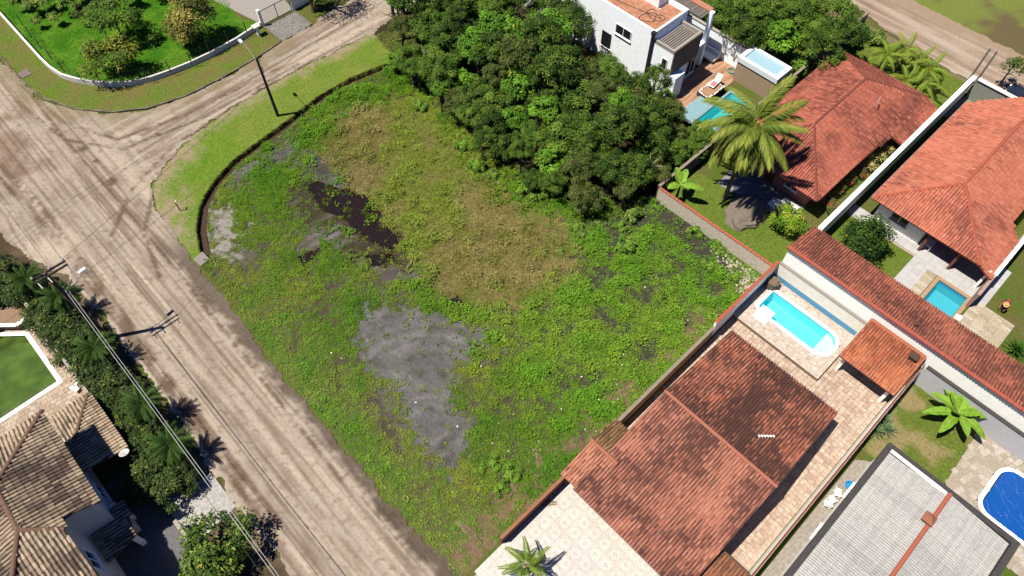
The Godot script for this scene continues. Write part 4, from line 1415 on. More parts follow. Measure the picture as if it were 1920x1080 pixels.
func build_right_house() -> void:
	var white := mk("white", lin(236, 236, 232), 0.8, wall_tex, 2.0)
	var fascia := mk("fascia_red", lin(150, 76, 62), 0.9)
	var h := thing("hipped_house", "orange-red hipped roof house with white walls and shaded veranda", "house", Vector3(59, 0, -1.8))
	var b := MB.new()
	b.span(50.6, 67.0, 0, 2.6, -6.3, -2.0)
	b.span(53.6, 67.0, 0, 2.6, -1.998, 2.2)
	part(b, "wall", white, h)
	var T := 4.6
	var zs := -2.2
	var lo := 2.6
	var sl := (T - lo) / 4.9
	var ps := V2([[54.6, zs], [68.5, zs], [68.5, 2.5], [55.8, 2.5], [54.8, 3.95], [49.55, 3.95], [49.75, 2.7]])
	var pn := V2([[54.6, zs], [68.5, zs], [69.4, -3.0], [66.5, -7.1], [49.75, -7.1]])
	var pw := V2([[54.6, zs], [49.7, 2.7], [49.75, -7.1]])
	var pe := V2([[68.5, zs], [69.4, -3.0], [73.0, 2.7], [68.5, 2.5]])
	var top := Vector3(58, T, zs)
	var sw := (T - lo) / 4.9
	var deck := MB.new()
	slab(deck, ps, top, Vector2(0, 1), sl, 0.12)
	slab(deck, pn, top, Vector2(0, -1), sl, 0.12)
	slab(deck, pw, Vector3(54.6, T, zs), Vector2(-1, 0), sw, 0.12)
	var r := part(deck, "roof", fascia, h)
	var look := [lin(214, 124, 98), lin(228, 146, 120), lin(138, 76, 62), 0.0, 41, 0.9]
	lay_tiles(r, ps, top, Vector2(0, 1), sl, 0.24, 0.4, look, 0)
	look[4] = 42
	lay_tiles(r, pn, top, Vector2(0, -1), sl, 0.24, 0.4, look, 0)
	lay_tiles(r, pw, Vector3(54.6, T, zs), Vector2(-1, 0), sw, 0.24, 0.4, look, 0)
	var rm := mk("ridge_orange2", lin(190, 98, 74), 0.9, clay_tex, 0.7)
	ridge_tiles(r, Vector3(54.6, T, zs), Vector3(68.5, T, zs), rm)
	ridge_tiles(r, Vector3(54.6, T, zs), Vector3(49.75, lo, 2.7), rm)
	ridge_tiles(r, Vector3(54.6, T, zs), Vector3(49.75, lo, -7.1), rm)
	for z in [-1.6, 1.1, 3.6]:
		var q := MB.new()
		q.span(50.05, 50.25, 0, 2.35, z - 0.1, z + 0.1)
		part(q, "post", mk("timber", lin(132, 78, 60), 0.8) if z != 3.6 else white, h)
	window_on(h, Vector3(50.6, 1.5, -4.3), Vector3(-1, 0, 0), 1.5, 1.1, white)
	window_on(h, Vector3(53.6, 1.4, 0.8), Vector3(-1, 0, 0), 2.0, 1.2, white)
	door_on(h, Vector3(53.6, 0, -1.0), Vector3(-1, 0, 0), 0.9, 2.1, mk("door", lin(110, 70, 48), 0.6))
	var gt := MB.new()
	gt.tube([Vector3(49.7, 2.6, -7.16), Vector3(66.4, 2.6, -7.16)], [0.07, 0.07], 6)
	part(gt, "gutter", mk("galv", lin(150, 150, 148), 0.5), h)
	# table on the veranda
	var tb := thing("side_table", "small white plastic table under the veranda edge", "table", Vector3(50.9, 0.06, -1.3))
	var tt := MB.new()
	tt.span(50.45, 51.3, 0.7, 0.74, -1.75, -0.9)
	part(tt, "tabletop", white, tb)
	for q in [[50.5, -1.7], [51.25, -1.7], [50.5, -0.95], [51.25, -0.95]]:
		var l := MB.new()
		l.span(q[0] - 0.025, q[0] + 0.025, 0.06, 0.699, q[1] - 0.025, q[1] + 0.025)
		part(l, "leg", white, tb)
	# paved court, stone deck and small pool
	var pp := rect(45.68, 48.6, 1.2, 3.76)
	var court := structure_node("paved_court")
	var area := V2([[42.9, -1.5], [49.6, -1.5], [50.59, -2.0], [50.59, -7.9], [49.2, -7.9], [49.2, -2.1], [53.55, -1.9], [53.55, 5.3], [48.9, 5.3], [48.8, 7.3], [42.9, 7.3]])
	area = V2([[42.9, -1.5], [49.25, -1.5], [49.25, -8.1], [50.59, -8.1], [50.59, -1.99], [53.58, -1.99], [53.58, 4.9], [48.9, 4.9], [48.9, 0.0], [45.0, 0.0], [45.0, 1.0], [42.9, 1.0]])
	var cb := MB.new()
	cb.prism(area, -0.1, 0.005)
	part(cb, "screed", mk("screed", lin(170, 158, 144), 0.9), court)
	lay_floor(court, "court_tile", area, [], 0.04, 0.6, 0.6, 0.012, [Color(0.31, 0.31, 0.315), Color(0.325, 0.325, 0.33), Color(0.295, 0.295, 0.30)], "greytile", wall_tex, 3.0, 200)
	var deck2 := structure_node("stone_deck")
	var da := V2([[45.0, 0.0], [48.9, 0.0], [48.9, 7.35], [42.9, 7.35], [42.9, 1.0], [45.0, 1.0]])
	lay_floor(deck2, "deck_stone", da, [grow(pp, 0.2)], 0.05, 0.3, 0.85, 0.012, [Color(0.42, 0.37, 0.28), Color(0.38, 0.33, 0.23), Color(0.46, 0.42, 0.34), Color(0.34, 0.28, 0.2)], "travertine", stain_tex, 1.3, 200, 0.0, 0.0)
	var w := pool("small square pool edged in tan stone with blue mosaic band", pp, 0.06, 1.25, -0.07, 0.3, mk("tanstone", lin(212, 178, 142), 0.8, stain_tex, 0.8), mk("tealshell", lin(86, 198, 212), 0.5), water_mat("tealwater", Color(0.02, 0.35, 0.5), 0.28))
	var R := RandomNumberGenerator.new()
	R.seed = 8
	for k in 17:
		for j in 2:
			var q := MB.new()
			q.span(48.585, 48.597, -0.16 - 0.15 * j, -0.02 - 0.15 * j, 1.22 + k * 0.149, 1.22 + k * 0.149 + 0.14)
			part(q, "mosaic_tile", mk("mosaic%d" % ((k + j) % 2), lin(24, 50, 150) if (k + j) % 2 else lin(40, 110, 190), 0.3), w)
	var pump := MB.new()
	var pc := g(1795, 597, 0.1)
	pump.box(pc + Vector3(0, 0.12, 0), Vector3(0.4, 0.2, 0.5))
	pump.box(pc + Vector3(0.1, 0.28, 0.1), Vector3(0.2, 0.12, 0.2))
	solo(pump, "pool_box", white, "small white pool skimmer box on deck edge", "box")
	wall_line("boundary_wall", "white wall with brown end running beside the veranda", Vector2(50.2, 4.05), Vector2(72.0, 4.05), 2.2, 0.25, white, white, 0.05, 0.03)
	var w3 := wall_line("boundary_wall", "short pinkish wall stub at the end of the veranda wall", Vector2(47.7, 4.05), Vector2(50.18, 4.05), 1.9, 0.22, mk("pinkstub", lin(206, 168, 152), 0.9, stain_tex, 1.2), mk("pinkcap", lin(214, 178, 162), 0.9, stain_tex, 1.0), 0.05, 0.02)
	wall_line("boundary_wall", "grey-green street wall with white coping before the dark car", Vector2(70.9, -7.9), Vector2(70.9, 8.0), 2.35, 0.2, mk("greygreen", lin(160, 164, 154), 0.9, wall_tex, 2.0), white, 0.06, 0.12)
	var cy := MB.new()
	cy.prism(rect(66.8, 70.78, -8.15, 4.0), -0.05, 0.02)
	structure(cy, "front_court", mk("greygreen_floor", lin(170, 170, 160), 0.9, stain_tex, 1.5))
	# framed pale panel on the front court
	var pa := thing("ground_panel", "pale square cover with red frame inside the street wall", "cover", Vector3(68.4, 0.03, -4.1))
	var f := MB.new()
	var q0 := g2(1868, 178, 0.0)
	f.span(67.3, 69.6, 0.03, 0.12, -5.3, -5.15)
	f.span(67.3, 69.6, 0.03, 0.12, -3.05, -2.9)
	f.span(67.3, 67.45, 0.03, 0.118, -5.15, -3.05)
	f.span(69.45, 69.6, 0.03, 0.118, -5.15, -3.05)
	part(f, "frame", mk("brickcap", lin(186, 126, 96), 0.9, stain_tex, 0.9), pa)
	var f2 := MB.new()
	f2.span(67.45, 69.45, 0.03, 0.09, -5.15, -3.05)
	part(f2, "panel", mk("palepanel", lin(216, 206, 196), 0.8, stain_tex, 1.5), pa)

func build_white_house() -> void:
	var wh := mk("bluewhite", Color(0.82, 0.89, 0.95), 0.75, wall_tex, 2.4)
	var white := mk("white", lin(236, 236, 232), 0.8, wall_tex, 2.0)
	var dark := mk("darkmetal", lin(44, 44, 50), 0.5)
	var h := thing("white_house", "two-storey pale blue-white house with terracotta tiled flat roof", "house", Vector3(53, 0, -37))
	var b := MB.new()
	b.span(49.0, 54.0, 0, 5.9, -50, -31.5)
	b.span(49.0, 54.0, 5.9, 6.35, -31.7, -31.5)
	b.span(49.0, 49.22, 5.9, 6.35, -50, -31.702)
	b.span(53.78, 54.0, 5.9, 6.35, -36.0, -31.702)
	b.span(54.002, 60.0, 0, 5.6, -50, -34.2)
	b.span(49.0, 50.4, 0, 2.78, -31.498, -28.2)
	b.span(50.4, 54.2, 0.0, 2.78, -31.498, -29.4)
	part(b, "wall", wh, h)
	var vol := MB.new()
	vol.span(52.4, 56.2, 5.95, 7.0, -38.5, -34.0)
	part(vol, "roof_block", white, h)
	var rt := structure_part(h, "roof_deck")
	lay_floor(rt, "roof_tile", rect(49.24, 53.76, -50, -31.72), [rect(52.3, 54, -38.6, -33.9)], 5.96, 0.45, 0.45, 0.012, [lin(222, 158, 124), lin(228, 166, 134), lin(214, 148, 114)], "rooftile", stain_tex, 2.0, 150)
	# brown upper box
	var bx := MB.new()
	bx.span(48.95, 53.2, 2.8, 5.2, -31.495, -29.0)
	part(bx, "upper_room", wh, h)
	var br := MB.new()
	br.span(48.97, 53.2, 2.8, 5.55, -28.998, -28.9)
	part(br, "brown_cladding", mk("brownclad", lin(138, 122, 106), 0.85, stain_tex, 1.8), h)
	var rim := MB.new()
	rim.span(48.95, 49.15, 5.2, 5.6, -31.4, -29.0)
	rim.span(53.0, 53.2, 5.2, 5.6, -31.4, -29.0)
	rim.span(49.15, 53.0, 5.2, 5.598, -29.2, -29.002)
	part(rim, "roof_kerb", mk("greykerb", lin(206, 200, 192), 0.9, stain_tex, 1.0), h)
	for k in 8:
		var q := MB.new()
		q.span(49.3, 52.9, 5.26, 5.38, -31.2 + k * 0.25, -31.2 + k * 0.25 + 0.14)
		part(q, "roof_slat", mk("slatgrey", lin(176, 166, 154), 0.9, stain_tex, 1.0), h)
	# black downpipe
	var dp := MB.new()
	dp.span(48.72, 48.98, 0.7, 6.1, -31.72, -31.46)
	dp.span(48.66, 49.06, 6.1, 6.42, -31.78, -31.4)
	part(dp, "downpipe", dark, h)
	window_on(h, Vector3(49.0, 4.3, -35.2), Vector3(-1, 0, 0), 1.9, 1.0, white)
	window_on(h, Vector3(49.0, 2.3, -37.2), Vector3(-1, 0, 0), 1.1, 1.6, dark)
	window_on(h, Vector3(48.95, 3.7, -29.8), Vector3(-1, 0, 0), 0.55, 1.1, white, 1)
	window_on(h, Vector3(50.9, 1.3, -29.4), Vector3(0, 0, 1), 0.7, 1.1, white, 1)
	window_on(h, Vector3(53.3, 1.25, -29.4), Vector3(0, 0, 1), 1.3, 2.2, white, 2)
	# pergola over the balcony with tall post
	var pst := MB.new()
	pst.span(55.2, 55.6, 0, 6.3, -29.9, -29.5)
	part(pst, "post", wh, h)
	var bal := MB.new()
	bal.span(53.22, 55.18, 2.7, 2.95, -33.5, -29.5)
	bal.span(55.182, 55.6, 2.7, 2.95, -34.2, -29.902)
	part(bal, "balcony", wh, h)
	var pr := MB.new()
	pr.span(54.01, 55.2, 6.1, 6.2, -34.5, -29.9)
	part(pr, "pergola_sheet", mk("pergsheet", lin(126, 122, 116), 0.8, stain_tex, 1.2), h)
	for k in 5:
		var q := MB.new()
		q.span(54.01, 55.2, 6.2, 6.26, -34.2 + k * 0.95, -34.1 + k * 0.95)
		part(q, "pergola_batten", mk("slatgrey", lin(176, 166, 154), 0.9, stain_tex, 1.0), h)
	var eb := MB.new()
	eb.span(55.22, 55.9, 6.0, 6.36, -36.0, -29.9)
	part(eb, "edge_beam", mk("terraedge", lin(220, 156, 128), 0.85, stain_tex, 1.6), h)
	for k in 15:
		var q := MB.new()
		q.span(55.36, 55.42, 2.952, 3.85, -29.92 - k * 0.25 - 0.05, -29.92 - k * 0.25)
		part(q, "baluster", white, h)
	var hr := MB.new()
	hr.span(55.33, 55.45, 3.85, 3.93, -34.0, -29.92)
	part(hr, "handrail", white, h)
	# cable loops lying on the roof
	var cb := MB.new()
	var pts := []
	var rad := []
	for k in 60:
		var t := k / 59.0 * TAU * 2.2
		var c := Vector3(50.9 + 0.4 * sin(t * 0.5), 6.0, -33.6 + 0.35 * cos(t * 0.45))
		pts.append(c + Vector3(cos(t) * (0.75 + 0.25 * sin(t * 1.3)), 0.02, sin(t) * (0.8 + 0.2 * cos(t * 0.7))))
		rad.append(0.022)
	pts.append(Vector3(50.3, 6.02, -38.0))
	rad.append(0.022)
	cb.tube(pts, rad, 5)
	solo(cb, "loose_cable", dark, "black cable lying in loops on the terracotta roof", "cable")
	# rear court
	var wd := structure_node("timber_court")
	var wb := MB.new()
	var wp := V2([[48.6, -29.35], [57.6, -29.35], [57.6, -25.5], [54.2, -25.5], [54.2, -26.5], [48.6, -26.5]])
	wb.prism(wp, -0.1, 0.0)
	part(wb, "screed", mk("screed", lin(170, 158, 144), 0.9), wd)
	lay_floor(wd, "floor_board", wp, [], 0.04, 1.2, 0.2, 0.012, [lin(200, 156, 124), lin(188, 142, 110), lin(208, 168, 138), lin(180, 134, 104)], "boards", clay_tex, 0.9, 220, 0.0, 0.5)
	# raised seat with white pebbled edge
	var rs := thing("raised_deck", "raised wooden sun deck with white pebble border", "deck", Vector3(52.9, 0.04, -25.9))
	var rb := MB.new()
	rb.span(51.5, 54.1, 0.04, 0.5, -26.9, -25.4)
	part(rb, "plinth", mk("deckbrown", lin(112, 88, 76), 0.9, stain_tex, 1.0), rs)
	for k in 7:
		var q := MB.new()
		q.span(51.75, 53.85, 0.501, 0.54, -26.65 + k * 0.15, -26.65 + k * 0.15 + 0.135)
		part(q, "board", mk("boards0", lin(200, 156, 124), 0.8, clay_tex, 0.9), rs)
	var pbm := mk("pebble", lin(228, 224, 216), 0.8)
	for k in 42:
		var s := float(k) / 42.0 * 8.2
		var q := Vector3(51.6 + s, 0.55, -25.5) if s < 2.5 else (Vector3(51.6, 0.55, -25.5 - (s - 2.5)) if s < 3.8 else (Vector3(51.6 + (s - 3.8), 0.55, -26.8) if s < 6.3 else Vector3(54.0, 0.55, -26.8 + (s - 6.3))))
		if q.z > -25.45: continue
		var e := MB.new()
		var rr := rng.randf_range(0.07, 0.12)
		e.lathe(q + Vector3(rng.randf_range(-0.05, 0.05), -0.06, rng.randf_range(-0.05, 0.05)), [[rr, 0.0], [rr * 0.9, rr * 0.5], [rr * 0.5, rr * 0.85], [0.0, rr]], 6)
		part(e, "pebble", pbm, rs)
	# pools
	var pl := rect(47.95, 54.0, -24.55, -22.6)
	var rimm := mk("paleblue", lin(172, 206, 216), 0.6, stain_tex, 1.5)
	var w := pool("narrow teal pool half hidden under palm fronds", pl, 0.4, 1.3, 0.26, 0.22, rimm, mk("tealshell2", lin(70, 206, 206), 0.5), water_mat("tealwater2", Color(0.02, 0.45, 0.5), 0.28))
	var lg := MB.new()
	lg.span(47.9, 51.4, 0.0, 0.34, -26.4, -24.8)
	part(lg, "shallow_ledge", mk("ledgeblue", lin(168, 214, 224), 0.4, stain_tex, 1.4), w)
	var ol := MB.new()
	ol.span(47.7, 54.3, 0.0, 0.34, -22.37, -22.2)
	part(ol, "outer_wall", mk("greyblue", lin(120, 122, 140), 0.9), w)
	# boundary wall and water tank
	wall_line("boundary_wall", "white rear wall with tan section behind the timber court", Vector2(57.8, -34.0), Vector2(57.8, -25.9), 2.7, 0.24, wh, mk("greykerb", lin(206, 200, 192), 0.9, stain_tex, 1.0), 0.06, 0.06)
	var tk := thing("raised_tank", "tan raised water tank with pale blue pool top", "tank", Vector3(57.2, 0, -23.7))
	var tb := MB.new()
	tb.span(56.1, 58.4, 0, 2.3, -25.85, -21.35)
	part(tb, "tank_body", mk("tantank", lin(186, 164, 138), 0.85, wall_tex, 1.8), tk)
	var tr := MB.new()
	ring(tr, rect(56.4, 58.1, -25.5, -21.7), rect(56.0, 58.5, -25.95, -21.25), 2.302, 2.85)
	part(tr, "rim", mk("paleframe", lin(212, 222, 228), 0.7), tk)
	var tw := MB.new()
	flat(tw, rect(56.39, 58.11, -25.52, -21.68), 2.7)
	part(tw, "water", mk("tankwater", lin(178, 218, 234), 0.08, grain(77, 0.82, 1.0, 0.05, 0.02), 1.6), tk)
	# lounge chair with a pink towel
	var lc := g(1348, 165, 0.3)
	var lo := thing("sun_lounger", "white lounger with pink towel on the raised deck", "sun lounger", Vector3(53.6, 0.54, -26.9))
	var s1 := MB.new()
	s1.box(Vector3(53.4, 0.8, -26.3), Vector3(1.3, 0.06, 0.6), Basis(Vector3.UP, 0.1))
	part(s1, "seat", white, lo)
	var s2 := MB.new()
	s2.box(Vector3(54.25, 1.05, -26.4), Vector3(0.6, 0.06, 0.58), Basis(Vector3.UP, 0.1) * Basis(Vector3(0, 0, 1), 0.9))
	part(s2, "backrest", white, lo)
	for q in [[52.9, -26.5], [52.9, -26.1], [53.95, -26.6], [53.95, -26.2]]:
		var e := MB.new()
		e.span(q[0] - 0.03, q[0] + 0.03, 0.54, 0.78, q[1] - 0.03, q[1] + 0.03)
		part(e, "leg", white, lo)
	var tw2 := MB.new()
	tw2.box(Vector3(53.25, 0.85, -26.28), Vector3(0.8, 0.03, 0.5), Basis(Vector3.UP, 0.1))
	solo(tw2, "towel", mk("pink", lin(206, 132, 140), 0.95), "pink towel spread over the white lounger", "towel")
	var hs := MB.new()
	var hp := []
	var hrr := []
	var hc := g(1371, 134, 0.05)
	for k in 48:
		var t := k / 47.0 * TAU * 4.0
		hp.append(Vector3(hc.x + cos(t) * (0.36 + 0.03 * sin(t * 0.7)), 0.07 + 0.03 * k / 12.0, hc.z + sin(t) * (0.4 + 0.04 * cos(t * 0.6))))
		hrr.append(0.035)
	hs.tube(hp, hrr, 6)
	solo(hs, "garden_hose", mk("teal", lin(40, 150, 128), 0.5), "coiled green garden hose on the timber court", "hose")
	var bch := thing("cushioned_bench", "white cushioned bench in shade beside the rear wall", "bench", Vector3(56.9, 0.04, -29.6))
	var e1 := MB.new()
	e1.span(56.3, 57.5, 0.3, 0.5, -30.4, -28.6)
	part(e1, "seat", white, bch)
	var e2 := MB.new()
	e2.span(57.3, 57.5, 0.502, 0.95, -30.4, -28.6)
	part(e2, "backrest", white, bch)
	for q in [[56.4, -30.3], [57.4, -30.3], [56.4, -28.7], [57.4, -28.7]]:
		var e := MB.new()
		e.span(q[0] - 0.04, q[0] + 0.04, 0.0, 0.299, q[1] - 0.04, q[1] + 0.04)
		part(e, "leg", dark, bch)

func structure_part(parent: Node3D, called: String) -> Node3D:
	var o := Node3D.new()
	place(o, called, parent)
	o.position = -world_of(parent)
	return o

func build_tan_house() -> void:
	var white := mk("white", lin(236, 236, 232), 0.8, wall_tex, 2.0)
	var grey := mk("housegrey", lin(214, 212, 216), 0.85, wall_tex, 2.0)
	var fascia := mk("fascia_tan", lin(120, 92, 74), 0.9)
	var look := [lin(186, 164, 138), lin(222, 202, 174), lin(74, 60, 54), 0.36, 51, 1.6]
	var h := thing("tan_roof_house", "two-storey house with weathered tan barrel tile hipped roof", "house", Vector3(-14.0, 0, -29))
	var b := MB.new()
	b.span(-22.4, -10.4, 0, 6.0, -34.0, -27.0)
	b.span(-19, -12.1, 0, 6.0, -26.998, -20.6)
	b.span(-10.398, -9.9, 0, 2.2, -28.2, -26.4)
	part(b, "wall", grey, h)
	var T := 7.4
	var k0 := 0.935
	var deck := MB.new()
	var pe := V2([[-14.5, -33.2], [-10.4, -37.15], [-10.4, -28.35], [-12.65, -28.75], [-12.65, -27.75], [-14.6, -29.35]])
	var pn := V2([[-14.5, -33.2], [-10.4, -37.15], [-24.5, -37.15], [-24.5, -33.2]])
	var psn := V2([[-14.6, -29.35], [-12.65, -27.75], [-12.45, -21.5], [-20, -21.5]])
	var pw := V2([[-14.5, -33.2], [-14.6, -29.35], [-20.0, -21.5], [-24.5, -21.5], [-24.5, -33.2]])
	for q in pe.size(): pe[q] *= k0
	for q in pn.size(): pn[q] *= k0
	for q in psn.size(): psn[q] *= k0
	for q in pw.size(): pw[q] *= k0
	var s1 := 1.4 / 4.1
	var o1 := Vector3(-14.5 * k0, T, -31 * k0)
	var o2 := Vector3(-14.5 * k0, T, -33.2 * k0)
	var o3 := Vector3(-14.6 * k0, T, -29.35 * k0)
	slab(deck, pe, o1, Vector2(1, 0), s1, 0.12)
	slab(deck, pn, o2, Vector2(0, -1), s1, 0.12)
	slab(deck, psn, o3, Vector2(0, 1), 0.22, 0.12)
	slab(deck, pw, o1, Vector2(-1, 0), 0.2, 0.12)
	var r := part(deck, "roof", fascia, h)
	lay_tiles(r, pe, o1, Vector2(1, 0), s1, 0.26, 0.42, look, 300)
	lay_tiles(r, pn, o2, Vector2(0, -1), s1, 0.26, 0.42, look, 0)
	look[4] = 52
	lay_tiles(r, psn, o3, Vector2(0, 1), 0.22, 0.26, 0.42, look, 0)
	lay_tiles(r, pw, o1, Vector2(-1, 0), 0.2, 0.26, 0.42, look, 0)
	var rm := mk("ridge_tan", lin(132, 104, 88), 0.95, clay_tex, 0.7)
	var a := o2 + Vector3(0, 0.02, 0)
	var c := o3 + Vector3(0, 0.02, 0)
	ridge_tiles(r, a, c, rm, 0.15)
	ridge_tiles(r, a, Vector3(-10.4 * k0, T - 1.3, -37.15 * k0), rm, 0.15)
	ridge_tiles(r, c, Vector3(-12.65 * k0, T - 0.5, -27.75 * k0), rm, 0.15)
	ridge_tiles(r, c, Vector3(-20 * k0, T - 1.2, -21.5 * k0), rm, 0.15)
	for y in [1.5, 4.5]:
		window_on(h, Vector3(-10.4, y, -33.0), Vector3(1, 0, 0), 1.4, 1.1, white)
		window_on(h, Vector3(-10.4, y, -29.8), Vector3(1, 0, 0), 1.2, 1.1, white)
		window_on(h, Vector3(-14.0, y, -34.0), Vector3(0, 0, -1), 2.0, 1.2, white)
	window_on(h, Vector3(-12.1, 4.5, -24.5), Vector3(1, 0, 0), 1.4, 1.1, white)
	door_on(h, Vector3(-12.1, 0, -23.4), Vector3(1, 0, 0), 0.9, 2.1, mk("door", lin(110, 70, 48), 0.6))
	# low porch roof
	var p := thing("porch_roof", "low tan tiled porch roof with a diagonal hip", "roof", Vector3(-9, 0, -34))
	var pd := MB.new()
	var q1 := V2([[-10.38, -36.85], [-7.55, -36.65], [-9.6, -33.9], [-10.38, -33.2]])
	var q2 := V2([[-7.55, -36.65], [-7.4, -30.9], [-10.3, -31.2], [-10.36, -33.2], [-9.6, -33.9]])
	slab(pd, q1, Vector3(-9.6, 2.72, -33.9), Vector2(0, -1), 0.16, 0.1)
	slab(pd, q2, Vector3(-9.6, 2.72, -33.9), Vector2(1, 0), 0.16, 0.1)
	var pr := part(pd, "roof", fascia, p)
	look[3] = 0.05
	lay_tiles(pr, q1, Vector3(-9.6, 2.72, -33.9), Vector2(0, -1), 0.16, 0.26, 0.42, look, 0)
	lay_tiles(pr, q2, Vector3(-9.6, 2.72, -33.9), Vector2(1, 0), 0.16, 0.26, 0.42, look, 0)
	ridge_tiles(pr, Vector3(-9.7, 2.78, -33.8), Vector3(-7.55, 2.4, -36.65), rm, 0.13)
	for q in [[-7.8, -36.2], [-7.8, -31.3], [-10.1, -36.3]]:
		var e := MB.new()
		e.span(q[0] - 0.12, q[0] + 0.12, 0, 2.25, q[1] - 0.12, q[1] + 0.12)
		part(e, "post", white, p)
	# small canopy by the gate
	var k := thing("entry_canopy", "small dark tiled canopy in the shaded entry court", "canopy", Vector3(-10.3, 0, -26.3))
	var kd := MB.new()
	var kp := V2([[-11.9, -27.9], [-9.5, -27.9], [-9.9, -25.2], [-11.9, -24.6]])
	slab(kd, kp, Vector3(-11.9, 2.6, -26.5), Vector2(1, 0), 0.2, 0.1)
	var kr := part(kd, "roof", fascia, k)
	look[3] = 0.3
	lay_tiles(kr, kp, Vector3(-11.9, 2.6, -26.5), Vector2(1, 0), 0.2, 0.26, 0.42, look, 0)
	for q in [[-9.9, -27.5], [-10.2, -25.5]]:
		var e := MB.new()
		e.span(q[0] - 0.15, q[0] + 0.15, 0, 2.1, q[1] - 0.15, q[1] + 0.15)
		part(e, "post", white, k)
	# entry court and street wall
	var ec := MB.new()
	ec.prism(V2([[-12.8, -31], [-7.9, -31], [-7.9, -16], [-12.8, -16]]), -0.1, 0.03)
	structure(ec, "entry_court", mk("entrycourt", lin(128, 128, 132), 0.9, stain_tex, 1.6))
	wall_line("street_wall", "white street wall of the tan roofed house behind the palms", Vector2(-7.7, -50.5), Vector2(-7.7, -31.0), 1.5, 0.18, mk("streetwall", lin(222, 206, 190), 0.9, stain_tex, 2.0), mk("wallcap", lin(206, 196, 186), 0.9, stain_tex, 0.9))
	wall_line("street_wall", "white street wall beside the concrete crossover", Vector2(-7.7, -24.6), Vector2(-7.7, -14.0), 1.6, 0.18, white, mk("wallcap", lin(206, 196, 186), 0.9, stain_tex, 0.9))
	var dr := MB.new()
	dr.prism(V2([[-4.35, -26.6], [-4.35, -23.3], [-7.9, -22.9], [-7.9, -27.2]]), -0.1, 0.06)
	structure(dr, "concrete_crossover", mk("crossover", lin(208, 206, 202), 0.95, stain_tex, 2.2))
	# pool court
	var pl := V2([[-17.0, -48.1], [-10.7, -48.1], [-9.2, -46.75], [-9.12, -41.05], [-12.85, -41.05], [-17, -41.05]])
	var pc := structure_node("pool_court")
	var pb := MB.new()
	pb.span(-22, -7.8, -0.1, 0.0, -41.0, -36.9)
	pb.span(-9.1, -7.8, -0.1, 0.0, -50, -41.002)
	pb.span(-22, -9.102, -0.1, 0.0, -51, -48.2)
	part(pb, "screed", mk("screed", lin(170, 158, 144), 0.9), pc)
	lay_floor(pc, "paving_stone", rect(-20, -7.8, -50.5, -36.9), [grow(pl, 0.15)], 0.035, 0.42, 0.36, 0.018, [lin(226, 204, 180), lin(216, 192, 168), lin(232, 214, 194), lin(206, 184, 162)], "pinkstone", stain_tex, 0.9, 260, 0.12, 0.4)
	var algae := water_mat("algae", Color(0.082, 0.135, 0.018), 0.68)
	algae.albedo_texture = grain(78, 0.55, 1.0, 0.02, 0.008, 0.7)
	algae.uv1_triplanar = true
	algae.uv1_world_triplanar = true
	algae.uv1_scale = Vector3.ONE / 5.0
	var w := pool("neglected pool of green algae water with white coping", pl, 0.05, 1.3, -0.12, 0.3, mk("fibre", lin(240, 238, 232), 0.4), mk("algaeshell", lin(120, 170, 90), 0.8), algae)
	var stp := MB.new()
	stp.span(-16.9, -9.2, -1.0, -0.35, -41.75, -41.1)
	part(stp, "step", mk("algaestep", lin(206, 224, 190), 0.8, stain_tex, 0.9), w)
	# planter at the pool head
	var pn2 := thing("stone_planter", "white capped stone planter wall at the pool head", "planter", Vector3(-9.6, 0, -48.6))
	var pm := MB.new()
	pm.prism(V2([[-13, -50.4], [-8.2, -50.4], [-8.2, -47.6], [-9.2, -47.5], [-10.4, -48.6], [-13, -48.6]]), 0.0, 0.7)
	part(pm, "planter_body", mk("planterstone", lin(176, 148, 120), 0.9, stain_tex, 0.8), pn2)
	var pk := MB.new()
	for s in [[-8.2, -47.6, -9.2, -47.5], [-9.2, -47.5, -10.4, -48.6], [-10.4, -48.6, -13, -48.6]]:
		pk.bar(Vector3(s[0], 0.74, s[1]), Vector3(s[2], 0.74, s[3]), 0.3, 0.08)
	part(pk, "coping", white, pn2)
	# satellite dish
	var dc := g(233, 850, 2.7)
	var di := thing("satellite_dish", "pale round satellite dish on the porch roof corner", "satellite dish", Vector3(dc.x, 2.2, dc.z))
	var dm := MB.new()
	dm.lathe(Vector3.ZERO, [[0.0, 0.0], [0.15, 0.015], [0.28, 0.06], [0.36, 0.11], [0.34, 0.12], [0.0, 0.02]], 18)
	var dish := part(dm, "reflector", mk("dishgrey", lin(206, 204, 200), 0.6), di, true)
	dish.transform = Transform3D(Basis(Vector3(1, 0, 0.4).normalized(), -0.35), Vector3(0, 0.45, 0))
	var da := MB.new()
	da.tube([Vector3(0, 0, 0), Vector3(0, 0.45, 0)], [0.03, 0.03], 6)
	part(da, "mast", mk("galv", lin(150, 150, 148), 0.5), di, true)
	var df := MB.new()
	df.tube([Vector3(0, 0.45, 0.3), Vector3(0.05, 0.85, 0.1)], [0.015, 0.02], 5)
	part(df, "feed_arm", mk("galv", lin(150, 150, 148), 0.5), di, true)
	# white bench by the pool
	var bc := g(143, 725, 0.3)
	var bn := MB.new()
	bn.box(bc + Vector3(0, 0.0, 0), Vector3(0.7, 0.08, 0.7), Basis(Vector3.UP, 0.3))
	for q in [[-0.28, -0.28], [0.28, -0.28], [-0.28, 0.28], [0.28, 0.28]]:
		bn.box(bc + Vector3(q[0], -0.15, q[1]).rotated(Vector3.UP, 0.3), Vector3(0.06, 0.26, 0.06))
	solo(bn, "pool_table", white, "small square white table on the pink stone court", "table")

# ---------------------------------------------------------------- trees, palms, garden plants
var leaf_mat: StandardMaterial3D
var bark_mat: StandardMaterial3D
var crowns := {}

